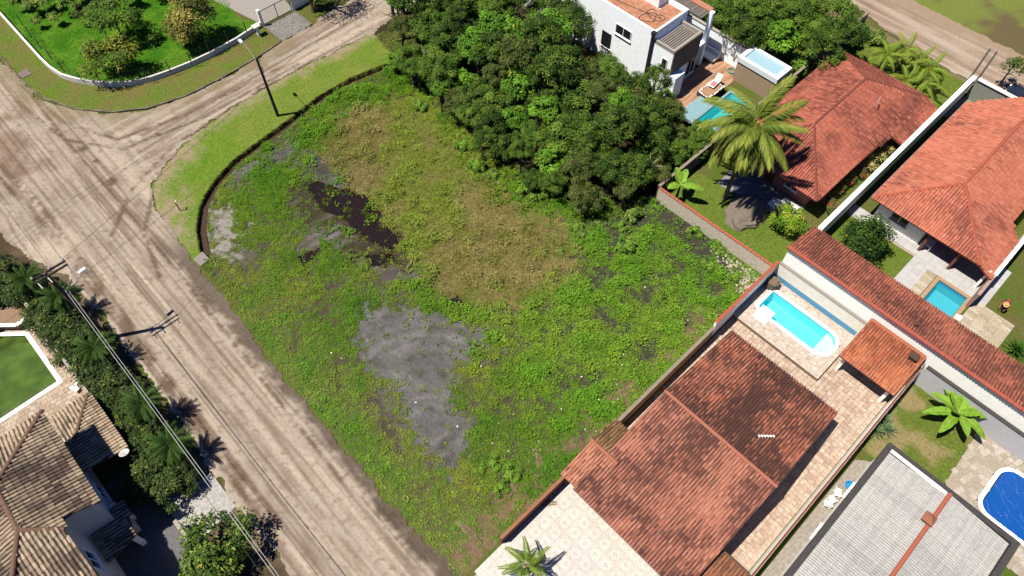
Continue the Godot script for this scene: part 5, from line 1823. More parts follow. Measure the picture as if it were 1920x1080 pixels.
func add_leaf(b: MB, p: Vector3, nrm: Vector3, dir: Vector3, L: float, W: float) -> void:
	var s := nrm.cross(dir).normalized() * W * 0.5
	var mid := p + dir * L * 0.5 + nrm * L * 0.06
	var tip := p + dir * L - nrm * L * 0.1
	b.tri(p, mid + s, mid - s, nrm)
	b.tri(mid + s, tip, mid - s, nrm)

func crown_mesh(key: String, sd: int, clumps: int, per: int, rad: Vector3, leaf: float, pal: Array, spiky := 0.0) -> ArrayMesh:
	if crowns.has(key): return crowns[key]
	var r := RandomNumberGenerator.new()
	r.seed = sd
	var b := MB.new()
	for k in clumps:
		var a := r.randf() * TAU
		var el := asin(clampf(r.randf_range(-0.25, 1.0), -1, 1))
		var d := Vector3(cos(a) * cos(el), sin(el), sin(a) * cos(el))
		var c := d * rad * r.randf_range(0.4, 0.86)
		var cr := rad.x * (r.randf_range(0.26, 0.42) if clumps < 40 else r.randf_range(0.16, 0.3))
		var tone: Color = (pal[r.randi() % pal.size()] as Color) * r.randf_range(0.85, 1.15)
		for q in per:
			var v := Vector3(r.randfn(), r.randfn(), r.randfn()).normalized()
			v = (v + d * 0.5 + Vector3.UP * 0.35).normalized()
			var p := c + v * cr * Vector3(1, 0.8 + spiky, 1) * pow(r.randf(), 0.4)
			var nrm := (v * 0.8 + Vector3.UP * 0.7 + Vector3(r.randfn(), r.randfn(), r.randfn()) * 0.35).normalized()
			var t := (v + Vector3(r.randfn(), r.randfn(), r.randfn()) * 0.5 + Vector3.UP * spiky).normalized()
			var dir := (t - nrm * t.dot(nrm)).normalized()
			b.col = tone * r.randf_range(0.7, 1.3)
			if r.randf() < 0.025: b.col = b.col.lerp(lin(176, 172, 72), 0.6)
			add_leaf(b, p, nrm, dir, leaf * r.randf_range(0.7, 1.3), leaf * r.randf_range(0.4, 0.6))
	crowns[key] = b.mesh()
	return crowns[key]

func trunk_mesh(sd: int, bare := false) -> ArrayMesh:   # one metre tall to the crown centre, scaled per tree
	var key := "trunk%d%s" % [sd, bare]
	if crowns.has(key): return crowns[key]
	var r := RandomNumberGenerator.new()
	r.seed = sd
	var b := MB.new()
	var x := r.randf_range(-0.05, 0.05)
	b.tube([Vector3(0, -0.05, 0), Vector3(x, 0.35, -x), Vector3(x * 2, 0.75, x), Vector3(x, 1.1, 0)], [0.045, 0.034, 0.024, 0.01], 7)
	for k in (7 if bare else 5):
		var a := TAU * k / 5.0 + r.randf()
		var y := r.randf_range(0.4, 0.85)
		var d := Vector3(cos(a), 0, sin(a))
		b.tube([Vector3(x, y, 0), Vector3(x, y + 0.12, 0) + d * 0.18, Vector3(x, y + 0.2, 0) + d * r.randf_range(0.3, 0.5)], [0.016, 0.011, 0.004], 5)
	crowns[key] = b.mesh()
	return crowns[key]

func tree(called: String, label: String, category: String, base: Vector3, height: float, crown: Mesh, cscale: Vector3, group := "", sd := 1, turn := 0.0) -> Node3D:
	var t := thing(called, label, category, base, group)
	var tr := put(trunk_mesh(sd % 4), "trunk", bark_mat, t, true)
	tr.scale = Vector3(height, height, height)
	tr.rotation.y = turn
	var c := put(crown, "crown", leaf_mat, t, true)
	c.position = Vector3(0, height, 0)
	c.rotation.y = turn
	c.scale = cscale
	return t

func grove_spot(p: Vector2) -> String:
	if p.y < -50.0: return " beside the side road verge"
	if p.y > -24.5: return " beside the dark damp wall" if p.x > 38.5 else " next to the bare concrete wall end"
	if p.x < 32.6: return " on the edge facing the dry grass" if p.y > -40.0 else " on the edge near the ditch end"
	if p.x > 43.0: return " next to the white house court" if p.y > -31.0 else " towards the white house wall"
	if p.y < -42.0: return " inside the ditch end of the grove"
	return " in the thick middle of the grove" if p.x > 37.0 else " one row behind the dry grass edge"

func nth(k: int) -> String:
	return ["first", "second", "third", "fourth", "fifth", "sixth", "seventh", "eighth", "ninth", "tenth", "eleventh", "twelfth", "thirteenth", "fourteenth"][k]

func build_trees() -> void:
	leaf_mat = mk("leaf", Color(1, 1, 1), 0.6, null, 1.0, true)
	leaf_mat.backlight = Color(0.22, 0.28, 0.06)
	leaf_mat.metallic_specular = 0.22
	bark_mat = mk("bark", lin(120, 106, 92), 0.95, stain_tex, 0.6)
	var dk := [lin(58, 86, 32), lin(70, 98, 36), lin(48, 74, 28), lin(86, 110, 40)]
	var md := [lin(82, 114, 40), lin(70, 100, 36), lin(98, 126, 46)]
	var ol := [lin(84, 100, 48), lin(72, 90, 42), lin(96, 108, 54)]
	var br := [lin(92, 136, 38), lin(104, 148, 44), lin(78, 120, 34)]
	var cm := []
	for k in 4: cm.append(crown_mesh("dk%d" % k, 100 + k, 50, 112, Vector3(2.1, 1.7, 2.1), 0.18, dk))
	for k in 3: cm.append(crown_mesh("md%d" % k, 110 + k, 50, 108, Vector3(2.1, 1.6, 2.1), 0.19, md))
	for k in 2: cm.append(crown_mesh("ol%d" % k, 120 + k, 48, 100, Vector3(2.0, 1.6, 2.0), 0.17, ol))
	for k in 2: cm.append(crown_mesh("br%d" % k, 130 + k, 16, 110, Vector3(1.7, 1.3, 1.7), 0.3, br))
	var names := {"dk": "dark evergreen grove tree", "md": "mid green broadleaf grove tree", "ol": "olive leaved grove tree", "br": "bright green leafy grove tree"}
	var kinds := ["dk", "dk", "dk", "dk", "md", "md", "md", "ol", "ol", "br", "br"]
	# the grove
	var R := RandomNumberGenerator.new()
	R.seed = 77
	var spots := []
	var area := V2([[31.8, -51], [31.5, -45], [30.6, -38], [29.9, -32.8], [30.3, -28.7], [31.2, -24.6], [33.4, -22.2], [46.4, -21.9], [46.0, -29.5], [43.6, -32.5], [43.8, -62], [36, -57.0], [34, -53]])
	var tries := 0
	while spots.size() < 98 and tries < 9000:
		tries += 1
		var p := Vector2(R.randf_range(29.8, 47.5), R.randf_range(-62, -21.9))
		if not inside(p, area): continue
		var ok := true
		for s in spots:
			if p.distance_to(s) < 1.95: ok = false
		if ok: spots.append(p)
	for s in spots:
		var edge := clampf((s.x - 30.0) / 6.0, 0, 1) * clampf((-21.0 - s.y) / 5.0, 0, 1)
		var k := R.randi() % 11
		if s.y > -27.0: k = [7, 8, 0, 3, 7, 5][R.randi() % 6]
		var hh := lerpf(1.3, 4.2, edge) * R.randf_range(0.7, 1.4)
		if s.y < -38.5 and s.x > 35.0: hh *= 1.3
		elif s.x > 41.5: hh *= 0.8
		elif R.randf() < 0.16:
			hh *= 1.25
			k = [0, 4, 9, 2][R.randi() % 4]
		var cs := lerpf(0.62, 1.05, edge) * R.randf_range(0.72, 1.3)
		tree("grove_tree", names[kinds[k]] + grove_spot(s), "tree", Vector3(s.x, 0, s.y), hh, cm[k], Vector3(cs, cs * R.randf_range(0.85, 1.2), cs), "trees of the grove", R.randi() % 4, R.randf() * TAU)
	for q in [[46.2, -33.0], [46.6, -35.2], [46.4, -30.5], [45.0, -34.2], [44.9, -39.0]]:
		var cs := R.randf_range(0.7, 0.9)
		var k := R.randi() % 7
		tree("grove_tree", "low " + names[kinds[k]] + " against the white house wall", "tree", Vector3(q[0], 0, q[1]), R.randf_range(1.1, 1.7), cm[k], Vector3(cs, cs, cs), "trees of the grove", R.randi() % 4, R.randf() * TAU)
	for q in [[45.6, -38.6], [46.6, -40.6], [45.4, -42.6], [46.6, -44.8], [45.2, -47.0]]:
		var k := R.randi() % 4
		tree("grove_tree", "tall " + names[kinds[k]] + " hiding the end of the white house wall", "tree", Vector3(q[0], 0, q[1]), R.randf_range(4.4, 5.2), cm[k], Vector3(0.95, 1.1, 0.95), "trees of the grove", R.randi() % 4, R.randf() * TAU)
	# undergrowth along the grove's edge
	var sh := crown_mesh("shrub0", 140, 12, 70, Vector3(0.9, 0.6, 0.9), 0.22, [lin(98, 140, 46), lin(114, 150, 54), lin(82, 122, 40)])
	var sh2 := crown_mesh("shrub1", 141, 12, 70, Vector3(0.9, 0.6, 0.9), 0.2, [lin(110, 138, 58), lin(124, 146, 68), lin(94, 124, 50)])
	for q in [[770, 170], [800, 200], [835, 235], [870, 275], [900, 310], [925, 335], [955, 360], [985, 380], [1010, 395], [1040, 405], [1075, 430], [1100, 440], [1150, 435], [1180, 425], [1205, 405], [1225, 390], [1000, 360], [880, 255], [745, 150], [1060, 460], [1160, 460]]:
		var p := g(q[0], q[1])
		var s := R.randf_range(0.4, 1.1)
		if R.randf() < 0.35: continue
		p += Vector3(R.randfn() * 0.7, 0, R.randfn() * 0.7)
		tree("edge_shrub", ("low leafy shrub at the grove foot " + ("near the ditch end" if q[0] < 860 else ("bordering the dry grass" if q[0] < 1050 else "near the bare concrete wall"))), "shrub", p, 0.45 * s, sh if R.randf() < 0.6 else sh2, Vector3(s, s, s), "shrubs at the grove edge", R.randi() % 4, R.randf() * TAU)
	for q in [[1352, 472], [1340, 460], [1300, 440], [1375, 520], [1360, 535], [900, 880], [930, 870], [960, 890], [1180, 690], [940, 920], [1330, 500]]:
		var s := R.randf_range(0.45, 0.8)
		tree("weed_bush", ("bushy bright weed clump in the lot " + ("near the bare concrete wall" if q[0] > 1250 else "near the terracotta wall")), "weed", g(q[0], q[1]), 0.3 * s, sh, Vector3(s, s, s), "weed bushes of the lot", R.randi() % 4, R.randf() * TAU)
	# pale dead branches over the grove
	for q in [[795, 100, 3.0], [770, 130, 2.5], [1190, 330, 2.2], [1165, 345, 1.6], [1090, 380, 1.5], [1220, 310, 2.6]]:
		var b := MB.new()
		var o := g(q[0], q[1], q[2])
		for k in 5:
			var a := R.randf() * TAU
			var d := Vector3(cos(a), R.randf_range(0.1, 0.7), sin(a)).normalized()
			b.tube([Vector3(o.x, o.y - 1.6, o.z), o, o + d * 0.7, o + d * 1.3 + Vector3(0, 0.2, 0).rotated(Vector3.RIGHT, R.randf() * 3.0)], [0.05, 0.04, 0.025, 0.008], 5)
		b.tube([Vector3(o.x, 0, o.z), Vector3(o.x, o.y - 1.5, o.z)], [0.08, 0.05], 6)
		solo(b, "dead_tree", mk("deadwood", lin(186, 176, 164), 0.95), "bare pale dead branches poking out of the grove", "dead tree", "dead trees in the grove")
	# trees behind the white house
	for q in [[1360, 25, 4], [1395, 60, 0], [1425, 20, 5], [1462, 70, 9], [1500, 25, 4], [1535, 70, 6], [1570, 30, 5], [1590, 62, 0], [1545, 95, 3], [1520, -10, 4], [1460, -20, 6], [1400, -20, 1], [1345, -10, 0]]:
		var p := g(q[0], q[1], 3.4)
		var s := R.randf_range(0.95, 1.2)
		if q[1] > 95: s = 0.75
		tree("rear_tree", ({"dk": "dark", "md": "mid green", "ol": "olive", "br": "bright green"}[kinds[q[2]]] + " leafy tree crowded behind the white house " + ("roof" if q[1] < 0 else ("tank" if q[0] > 1440 else "court"))), "tree", Vector3(p.x, 0, p.z), 3.4 * (0.7 if q[1] > 95 else 1.0), cm[q[2]], Vector3(s, s, s), "trees behind the white house", R.randi() % 4, R.randf() * TAU)
	for q in [[1610, 62], [1622, 78], [1640, 85], [1605, 88], [1245, 190], [1262, 215], [1440, 100], [1465, 112], [1485, 128], [1500, 142], [1520, 125], [1420, 85]]:
		var s := R.randf_range(0.8, 1.1)
		tree("garden_shrub", ("rounded green shrub " + ("at the street end of the blue-grey wall" if q[0] > 1590 else ("beside the raised tan tank" if q[0] > 1400 else "below the white house brown box"))), "shrub", g(q[0], q[1]), 0.8 * s, sh2 if q[0] > 1500 else sh, Vector3(s, s * 1.4, s), "shrubs round the white house", R.randi() % 4, R.randf() * TAU)
	# corner garden
	var gold := crown_mesh("gold", 150, 34, 150, Vector3(3.0, 2.4, 3.0), 0.3, [lin(136, 130, 62), lin(104, 108, 46), lin(152, 142, 76), lin(80, 90, 38)])
	tree("golden_tree", "rounded tree with golden young leaves in the corner garden", "tree", Vector3(19.9, 0, -68.9), 2.7, gold, Vector3.ONE, "", 2)
	var yel := crown_mesh("yel", 151, 26, 120, Vector3(2.5, 1.8, 2.5), 0.28, [lin(120, 132, 50), lin(96, 114, 42), lin(140, 140, 58), lin(76, 96, 36)])
	tree("garden_tree", "yellow-green spreading tree nearest the curved fence", "tree", Vector3(10.9, 0, -69.9), 2.3, yel, Vector3(1.15, 1, 1.05), "", 1)
	tree("garden_tree", "dense green garden tree beside the golden tree", "tree", Vector3(13.8, 0, -74.5), 2.9, crown_mesh("gt", 152, 26, 130, Vector3(2.6, 2.0, 2.6), 0.28, md), Vector3(1.05, 1, 1.05), "", 3)
	for q in [[60, 20, 0.9], [95, 12, 1.1], [130, 22, 1.0], [160, 35, 1.0], [110, 40, 0.7], [75, 45, 0.6], [145, 5, 1.2], [40, 8, 1.0], [250, 5, 1.2], [300, -5, 1.2]]:
		var s: float = q[2] * 1.25
		tree("garden_bush", "loose green bush at the back of the corner garden", "bush", g(q[0], q[1], 0.5), 0.7 * s, sh2 if R.randf() < 0.5 else crown_mesh("gs", 153, 14, 70, Vector3(0.9, 0.7, 0.9), 0.2, ol), Vector3(s, s, s), "bushes of the corner garden", R.randi() % 4, R.randf() * TAU)
	var st := g(290, 85)
	tree("sapling", "small sapling on the corner garden lawn", "sapling", st, 1.0, sh2, Vector3(0.5, 0.5, 0.5), "", 1)
	# tree outside the frame whose shadow lies on the side road
	var air := crown_mesh("airy", 154, 30, 60, Vector3(3.0, 1.6, 3.0), 0.24, ol)
	var at := tree("street_tree", "thin-leaved tree by the gate, casting a branching shadow on the road", "tree", Vector3(31.4, 0, -64.6), 7.2, air, Vector3(1.05, 1, 1.05), "", 2)
	tree("garden_bush", "rounded hedge bush beside the metal gate post", "bush", g(600, 6, 0.5), 0.8, sh2, Vector3(1.3, 1.3, 1.3), "", 2)
	# bushes in the two right-hand gardens
	var lime := crown_mesh("lime", 155, 26, 95, Vector3(1.5, 1.3, 1.5), 0.22, [lin(112, 150, 40), lin(134, 160, 50), lin(90, 128, 34), lin(156, 164, 60)])
	tree("garden_bush", "rounded lime green bush beside the concrete wall garden", "bush", Vector3(43.6, 0, -10.9), 1.25, lime, Vector3(1.05, 1.05, 1.05), "", 3)
	var jun := crown_mesh("juniper", 156, 36, 130, Vector3(1.7, 1.9, 1.7), 0.2, [lin(54, 84, 30), lin(66, 98, 36), lin(44, 70, 28)], 1.5)
	tree("juniper", "dark twisted juniper on the lawn before the veranda house", "juniper", Vector3(46.0, 0, -5.1), 1.7, jun, Vector3(1.15, 1.0, 1.15), "", 0)
	tree("garden_bush", "dark green bush inside the grey street wall", "bush", Vector3(68.0, 0, -6.6), 0.9, sh2, Vector3(0.95, 1.5, 0.95), "", 1)
	tree("street_tree", "grey-green small tree standing beside the dark parked car", "tree", Vector3(74.9, 0, -6.4), 2.6, crown_mesh("gg", 157, 16, 60, Vector3(1.3, 1.2, 1.3), 0.22, ol), Vector3(1, 1, 1), "", 3)
	var red := crown_mesh("flower", 158, 18, 60, Vector3(1.0, 0.6, 0.6), 0.16, [lin(186, 62, 44), lin(96, 112, 54), lin(80, 100, 48), lin(200, 84, 56), lin(110, 104, 70)])
	for q in [[1548, 375], [1570, 352], [1590, 335], [1608, 318], [1560, 388]]:
		var p := g(q[0], q[1], 0.6)
		tree("flowering_shrub", "shrub with orange-red flowers between red house and white wall", "shrub", Vector3(p.x, 0, p.z), 0.6, red, Vector3(0.9, 0.9, 0.9), "flowering shrubs along the wall", R.randi() % 4, R.randf() * TAU)
	# shrubs of the street side hedge
	var hd := crown_mesh("hedge", 159, 22, 100, Vector3(1.5, 1.2, 1.5), 0.2, [lin(58, 78, 38), lin(48, 66, 32), lin(74, 92, 46)])
	for q in [[110, 605, 1.0], [135, 625, 1.0], [70, 590, 0.8], [170, 690, 1.0], [200, 720, 0.9], [215, 760, 0.7], [290, 900, 1.0], [320, 920, 0.9], [300, 870, 0.9], [20, 545, 1.0], [55, 545, 1.0], [205, 690, 0.8], [150, 645, 1.0], [185, 665, 0.9], [225, 735, 0.9], [245, 790, 0.9], [275, 800, 0.8], [280, 845, 0.9], [330, 870, 0.8], [90, 565, 0.8], [240, 760, 0.8], [5, 520, 1.0], [340, 905, 0.7], [130, 660, 0.8]]:
		var p := g(q[0], q[1], 1.0)
		var s: float = q[2] * 1.17
		tree("hedge_shrub", ("dark green shrub in the street row " + ("next to the green pool" if q[1] < 640 else ("behind the utility pole" if q[1] < 740 else "beside the tiled porch"))), "shrub", Vector3(p.x, 0, p.z), 1.0 * s, hd, Vector3(s, s, s), "shrubs of the street row", R.randi() % 4, R.randf() * TAU)
	var bl := crown_mesh("bigleaf", 160, 30, 80, Vector3(2.1, 1.5, 2.1), 0.26, [lin(92, 120, 44), lin(66, 92, 36), lin(54, 76, 32), lin(116, 138, 56)])
	tree("street_tree", "wide bright-tipped tree overhanging the concrete crossover", "tree", Vector3(-6.5, 0, -21.2), 2.2, bl, Vector3(1.15, 1, 1.15), "", 2)
	tree("street_tree", "smaller leafy tree at the corner of the white street wall", "tree", Vector3(-8.2, 0, -19.4), 1.9, bl, Vector3(0.8, 0.8, 0.8), "", 1, 2.0)

func frond_mesh(key: String, L: float, rise: float, droop: float, leaflet: float, n: int, width: float, c0: Color, c1: Color, hang: float, sd: int) -> ArrayMesh:
	if crowns.has(key): return crowns[key]
	var r := RandomNumberGenerator.new()
	r.seed = sd
	var b := MB.new()
	var pts := []
	var rad := []
	for k in 10:
		var t := k / 9.0
		pts.append(Vector3(L * t * (1.0 - 0.18 * t * droop / L), rise * t - droop * t * t, 0.06 * L * sin(t * 2.0 + sd)))
		rad.append(lerpf(0.035, 0.008, t) * (0.6 + L * 0.15))
	b.col = c1 * 0.9
	b.tube(pts, rad, 4)
	for k in n:
		var t := lerpf(0.14, 0.99, float(k) / (n - 1))
		var f := t * 9.0
		var i := mini(int(f), 8)
		var p: Vector3 = pts[i].lerp(pts[i + 1], f - i)
		var d: Vector3 = (pts[i + 1] - pts[i]).normalized()
		var ll := leaflet * (0.55 + 0.6 * sin(PI * clampf(t * 0.9 + 0.12, 0, 1))) * r.randf_range(0.85, 1.1)
		for s in [-1.0, 1.0]:
			var side: Vector3 = Vector3(-d.z, 0, d.x).normalized() * s
			var o: Vector3 = (side * 0.85 + d * (0.55 + 0.5 * t) + Vector3(0, -hang * r.randf_range(0.6, 1.3), 0)).normalized()
			var up := Vector3.UP - o * o.dot(Vector3.UP)
			up = up.normalized()
			b.col = c0.lerp(c1, clampf(t * 0.6 + r.randf_range(-0.3, 0.4), 0, 1)) * r.randf_range(0.8, 1.2)
			var w := (d - o * d.dot(o)).normalized() * width * 0.5
			var mid := p + o * ll * 0.5
			var tip := p + o * ll + Vector3(0, -ll * 0.22 * (0.5 + hang), 0)
			b.tri(p, mid + w, mid - w, up)
			b.tri(mid + w, tip, mid - w, up)
	crowns[key] = b.mesh()
	return crowns[key]

func palm(called: String, label: String, category: String, base: Vector3, height: float, lean: Vector3, trunk_r: float, fronds: Array, n: int, size: float, low: float, group := "", sd := 1) -> Node3D:
	var t := thing(called, label, category, base, group)
	var r := RandomNumberGenerator.new()
	r.seed = sd
	var b := MB.new()
	var pts := []
	var rad := []
	for k in 9:
		var u := k / 8.0
		pts.append(Vector3(0, height * u, 0) + lean * u * u)
		rad.append(trunk_r * (1.25 if k == 0 else lerpf(1.0, 0.75, u) * (1.0 + 0.06 * (k % 2))))
	b.tube(pts, rad, 9)
	put(b.mesh(), "trunk", mk("palmbark", lin(140, 124, 106), 0.95, stain_tex, 0.4), t, true)
	var top := Vector3(0, height, 0) + lean
	for k in n:
		var f := put(fronds[k % fronds.size()], "frond", leaf_mat, t, true)
		var u := float(k) / n
		var el := lerpf(1.05, low, pow(u, 0.8)) + r.randf_range(-0.12, 0.12)
		f.transform = Transform3D(Basis(Vector3.UP, k * 2.399 + r.randf_range(-0.2, 0.2)) * Basis(Vector3(0, 0, 1), el) * Basis(Vector3.RIGHT, r.randf_range(-0.3, 0.3)) * Basis.IDENTITY.scaled(Vector3.ONE * size * r.randf_range(0.88, 1.1)), top)
	return t

func rosette(called: String, label: String, category: String, base: Vector3, n: int, L: float, w: float, c: Color, group := "", sd := 1, tall := 0.0) -> void:
	var t := thing(called, label, category, base, group)
	var r := RandomNumberGenerator.new()
	r.seed = sd
	if tall > 0:
		var s := MB.new()
		s.tube([Vector3.ZERO, Vector3(0.03, tall, 0)], [0.06, 0.05], 6)
		put(s.mesh(), "stem", bark_mat, t, true)
	var key := "blade%f%f%s" % [L, w, c]
	if not crowns.has(key):
		var b := MB.new()
		b.col = c
		var p := [Vector3.ZERO, Vector3(L * 0.45, 0.04 * L, 0), Vector3(L * 0.8, -0.02 * L, 0), Vector3(L, -0.16 * L, 0)]
		var ws := [w * 0.6, w, w * 0.6, 0.004]
		for k in 3:
			b.quad(p[k] + Vector3(0, 0, ws[k] / 2), p[k + 1] + Vector3(0, 0, ws[k + 1] / 2), p[k + 1] - Vector3(0, 0, ws[k + 1] / 2), p[k] - Vector3(0, 0, ws[k] / 2), Vector3.UP)
		crowns[key] = b.mesh()
	for k in n:
		var f := put(crowns[key], "leaf", leaf_mat, t, true)
		f.transform = Transform3D(Basis(Vector3.UP, k * 2.399) * Basis(Vector3(0, 0, 1), lerpf(1.3, 0.1, float(k) / n) + r.randf_range(-0.1, 0.1)) * Basis.IDENTITY.scaled(Vector3.ONE * r.randf_range(0.8, 1.1)), Vector3(0, tall + 0.03, 0))

func banana(label: String, base: Vector3, high: float, leaves: Array, sd: int) -> void:
	var t := thing("banana_plant", label, "banana plant", base)
	var r := RandomNumberGenerator.new()
	r.seed = sd
	var s := MB.new()
	s.col = lin(130, 128, 70)
	s.tube([Vector3.ZERO, Vector3(0.05, high * 0.5, 0.03), Vector3(0.08, high, 0.0)], [0.14, 0.11, 0.06], 8)
	put(s.mesh(), "stem", mk("bananastem", lin(128, 120, 70), 0.8, stain_tex, 0.5), t, true)
	for a in leaves:            # [azimuth degrees, elevation, length, droop]
		var b := MB.new()
		var L: float = a[2]
		var n := 12
		var dirh := Vector3(cos(deg_to_rad(a[0])), 0, sin(deg_to_rad(a[0])))
		var side := Vector3(-dirh.z, 0, dirh.x)
		var prev := []
		for k in n + 1:
			var u := float(k) / n
			var p: Vector3 = Vector3(0.08, high, 0) + dirh * L * u * cos(a[1]) + Vector3.UP * (L * u * sin(a[1]) - a[3] * u * u)
			var w := 0.36 * pow(sin(PI * clampf(pow(u, 0.9) * 0.96 + 0.03, 0, 1)), 0.6) * (1.0 if u > 0.15 else u / 0.15) + 0.015
			w *= r.randf_range(0.85, 1.05)
			var cur := [p + side * w + Vector3(0, 0.10 * w, 0), p + Vector3(0, -0.04, 0), p - side * w + Vector3(0, 0.10 * w, 0)]
			if k > 0:
				b.col = lin(122, 164, 54) * r.randf_range(0.8, 1.15)
				b.quad(prev[0], cur[0], cur[1], prev[1], Vector3.UP)
				b.col = lin(110, 152, 48) * r.randf_range(0.8, 1.15)
				b.quad(prev[1], cur[1], cur[2], prev[2], Vector3.UP)
			prev = cur
		var lf := put(b.mesh(), "leaf", leaf_mat, t, true)
		var rb := MB.new()
		rb.col = lin(170, 186, 92)
		var pp := []
		var rr := []
		for k in 6:
			var u := k / 5.0
			pp.append(Vector3(0.08, high - 0.02, 0) + dirh * L * u * cos(a[1]) + Vector3.UP * (L * u * sin(a[1]) - a[3] * u * u))
			rr.append(lerpf(0.035, 0.008, u))
		rb.tube(pp, rr, 5)
		put(rb.mesh(), "midrib", leaf_mat, lf, true)

func build_palms() -> void:
	var co := []
	for k in 4: co.append(frond_mesh("coco%d" % k, 4.2, 0.9, 2.3 + 0.4 * k, 0.95, 70, 0.07, lin(82, 112, 44), lin(158, 164, 70), 0.65, 200 + k))
	palm("coconut_palm", "tall coconut palm arching over the narrow pool and red roof", "palm tree", Vector3(42.7, 0, -16.7), 9.0, Vector3(0.3, 0, 0.1), 0.2, co, 40, 1.0, -0.85, "", 5)
	var ph := []
	for k in 3: ph.append(frond_mesh("phx%d" % k, 1.7, 0.35, 0.8 + 0.2 * k, 0.34, 40, 0.03, lin(50, 80, 34), lin(70, 98, 42), 0.55, 210 + k))
	var k2 := 0
	for q in [[44, 520], [104, 552], [172, 650], [262, 752], [316, 830]]:
		var hh := 3.2 - 0.25 * (k2 % 3)
		var p := g(q[0], q[1], hh)
		palm("date_palm", "%s feathery palm of the street wall row counted from the green pool planter" % nth(k2), "palm tree", Vector3(p.x, 0, p.z), hh - 0.2, Vector3(0.05, 0, 0.05), 0.09, ph, 40, 0.92, -0.45, "palms along the street wall", 60 + k2)
		k2 += 1
	var dp := g(250, 915, 1.0)
	palm("date_palm", "low palm growing in the shaded entry court", "palm tree", Vector3(dp.x, 0, dp.z), 0.9, Vector3.ZERO, 0.12, ph, 24, 0.85, 0.0, "", 71)
	var ar := []
	for k in 3: ar.append(frond_mesh("areca%d" % k, 2.3, 0.7, 1.5 + 0.3 * k, 0.5, 30, 0.06, lin(104, 146, 44), lin(140, 140, 60), 0.45, 220 + k))
	k2 = 0
	for q in [[1662, 100], [1695, 92], [1722, 112], [1742, 128], [1700, 150], [1735, 155], [1712, 180]]:
		var hh := 2.6 if q[1] < 140 else 1.6
		var p := g(q[0], q[1], hh)
		palm("areca_palm", (("tall" if q[1] < 140 else "low") + " arching yellow-green palm in the lawn behind the red hipped house"), "palm tree", Vector3(p.x, 0, p.z), hh, Vector3(0.15 * sin(k2), 0, 0.1), 0.07, ar, 13, 0.85, -0.3, "palms behind the red hipped house", 80 + k2)
		k2 += 1
	var cu := []
	for k in 3: cu.append(frond_mesh("curl%d" % k, 1.9, 1.0, 2.1 + 0.3 * k, 0.42, 34, 0.05, lin(92, 128, 42), lin(132, 146, 56), 0.6, 240 + k))
	for k in 5:
		var f := put(frond_mesh("brownfrond", 3.6, 0.2, 3.2, 0.7, 40, 0.05, lin(146, 116, 76), lin(168, 140, 96), 0.9, 250), "dead_frond", leaf_mat, get_node("coconut_palm"), true)
		f.transform = Transform3D(Basis(Vector3.UP, k * 1.3 + 0.4) * Basis(Vector3(0, 0, 1), -0.75), Vector3(0.3, 8.85, 0.1))
	var bp := g(985, 1062, 2.2)
	palm("areca_palm", "small palm with curling fronds on the printed patio", "palm tree", Vector3(bp.x, 0.05, bp.z), 2.1, Vector3(0.1, 0, 0), 0.08, cu, 12, 0.95, -0.2, "", 91)
	banana("large banana plant with bright leaves on the rear lawn", Vector3(37.4, 0, 7.9), 1.5, [[10, 0.45, 2.6, 1.2], [55, 0.5, 2.5, 1.1], [100, 0.4, 2.6, 1.2], [140, 0.6, 2.4, 1.0], [185, 0.45, 2.7, 1.2], [225, 0.4, 2.8, 1.2], [265, 0.55, 2.6, 1.1], [305, 0.45, 2.5, 1.2], [340, 0.75, 2.2, 0.8], [75, 0.95, 1.9, 0.5], [205, 0.95, 2.0, 0.5], [290, 0.85, 2.1, 0.7]], 3)
	banana("leaning banana plant with few long leaves beside the bare concrete wall", Vector3(39.2, 0, -19.6), 2.2, [[60, 0.3, 2.2, 0.7], [-70, 0.9, 1.9, 0.4], [-20, 0.7, 1.8, 0.5], [200, 0.5, 1.5, 0.6]], 4)
	# spiky garden plants
	for q in [[1640, 278], [1658, 270], [1636, 298], [1652, 295], [1668, 282], [1632, 312]]:
		var p := g(q[0], q[1], 0.8)
		rosette("yucca", "pale spiky yucca rosette at the corner of white dividing wall", "yucca", Vector3(p.x, 0, p.z), 34, 0.62, 0.06, lin(196, 184, 118), "yuccas beside the dividing wall", q[0], 0.7)
	var cp := g(1905, 655, 0.6)
	rosette("cycad", "dark green cycad rosette behind the long tiled roof", "cycad", Vector3(cp.x, 0, cp.z), 46, 1.15, 0.09, lin(60, 104, 36), "", 3, 0.5)
	for q in [[1652, 790], [1640, 812], [1660, 808]]:
		rosette("spiky_plant", "blue-green spiky plant in the lawn corner by the white wall", "plant", g(q[0], q[1]), 22, 0.85, 0.07, lin(96, 128, 88), "spiky plants by the white wall", q[0], 0.2)
	for q in [[36, 560], [60, 560], [45, 575], [178, 735], [188, 742], [277, 827], [297, 833], [291, 878], [218, 735]]:
		var p := g(q[0], q[1], 0.9)
		rosette("bromeliad", "straw-orange spiky bromeliad among the street side shrubs", "bromeliad", Vector3(p.x, 0.0, p.z), 26, 0.5, 0.06, lin(206, 170, 112) if q[0] % 2 else lin(204, 148, 96), "bromeliads among the street shrubs", q[0], 0.85)
	# fallen dry fronds next to the terracotta wall
	var dry := frond_mesh("dryfrond", 2.2, 0.1, 0.15, 0.42, 34, 0.035, lin(132, 112, 94), lin(160, 136, 112), 0.05, 231)
	for q in [[960, 935, 30.0], [1000, 905, 10.0], [985, 945, -40.0], [1020, 890, 60.0], [905, 1015, 100.0]]:
		var o := put(dry, "fallen_frond", leaf_mat)
		o.transform = Transform3D(Basis(Vector3.UP, deg_to_rad(q[2])), g(q[0], q[1], 0.12))
		tag(o, "dry brown palm frond lying by the terracotta wall", "palm frond", "fallen dry fronds")

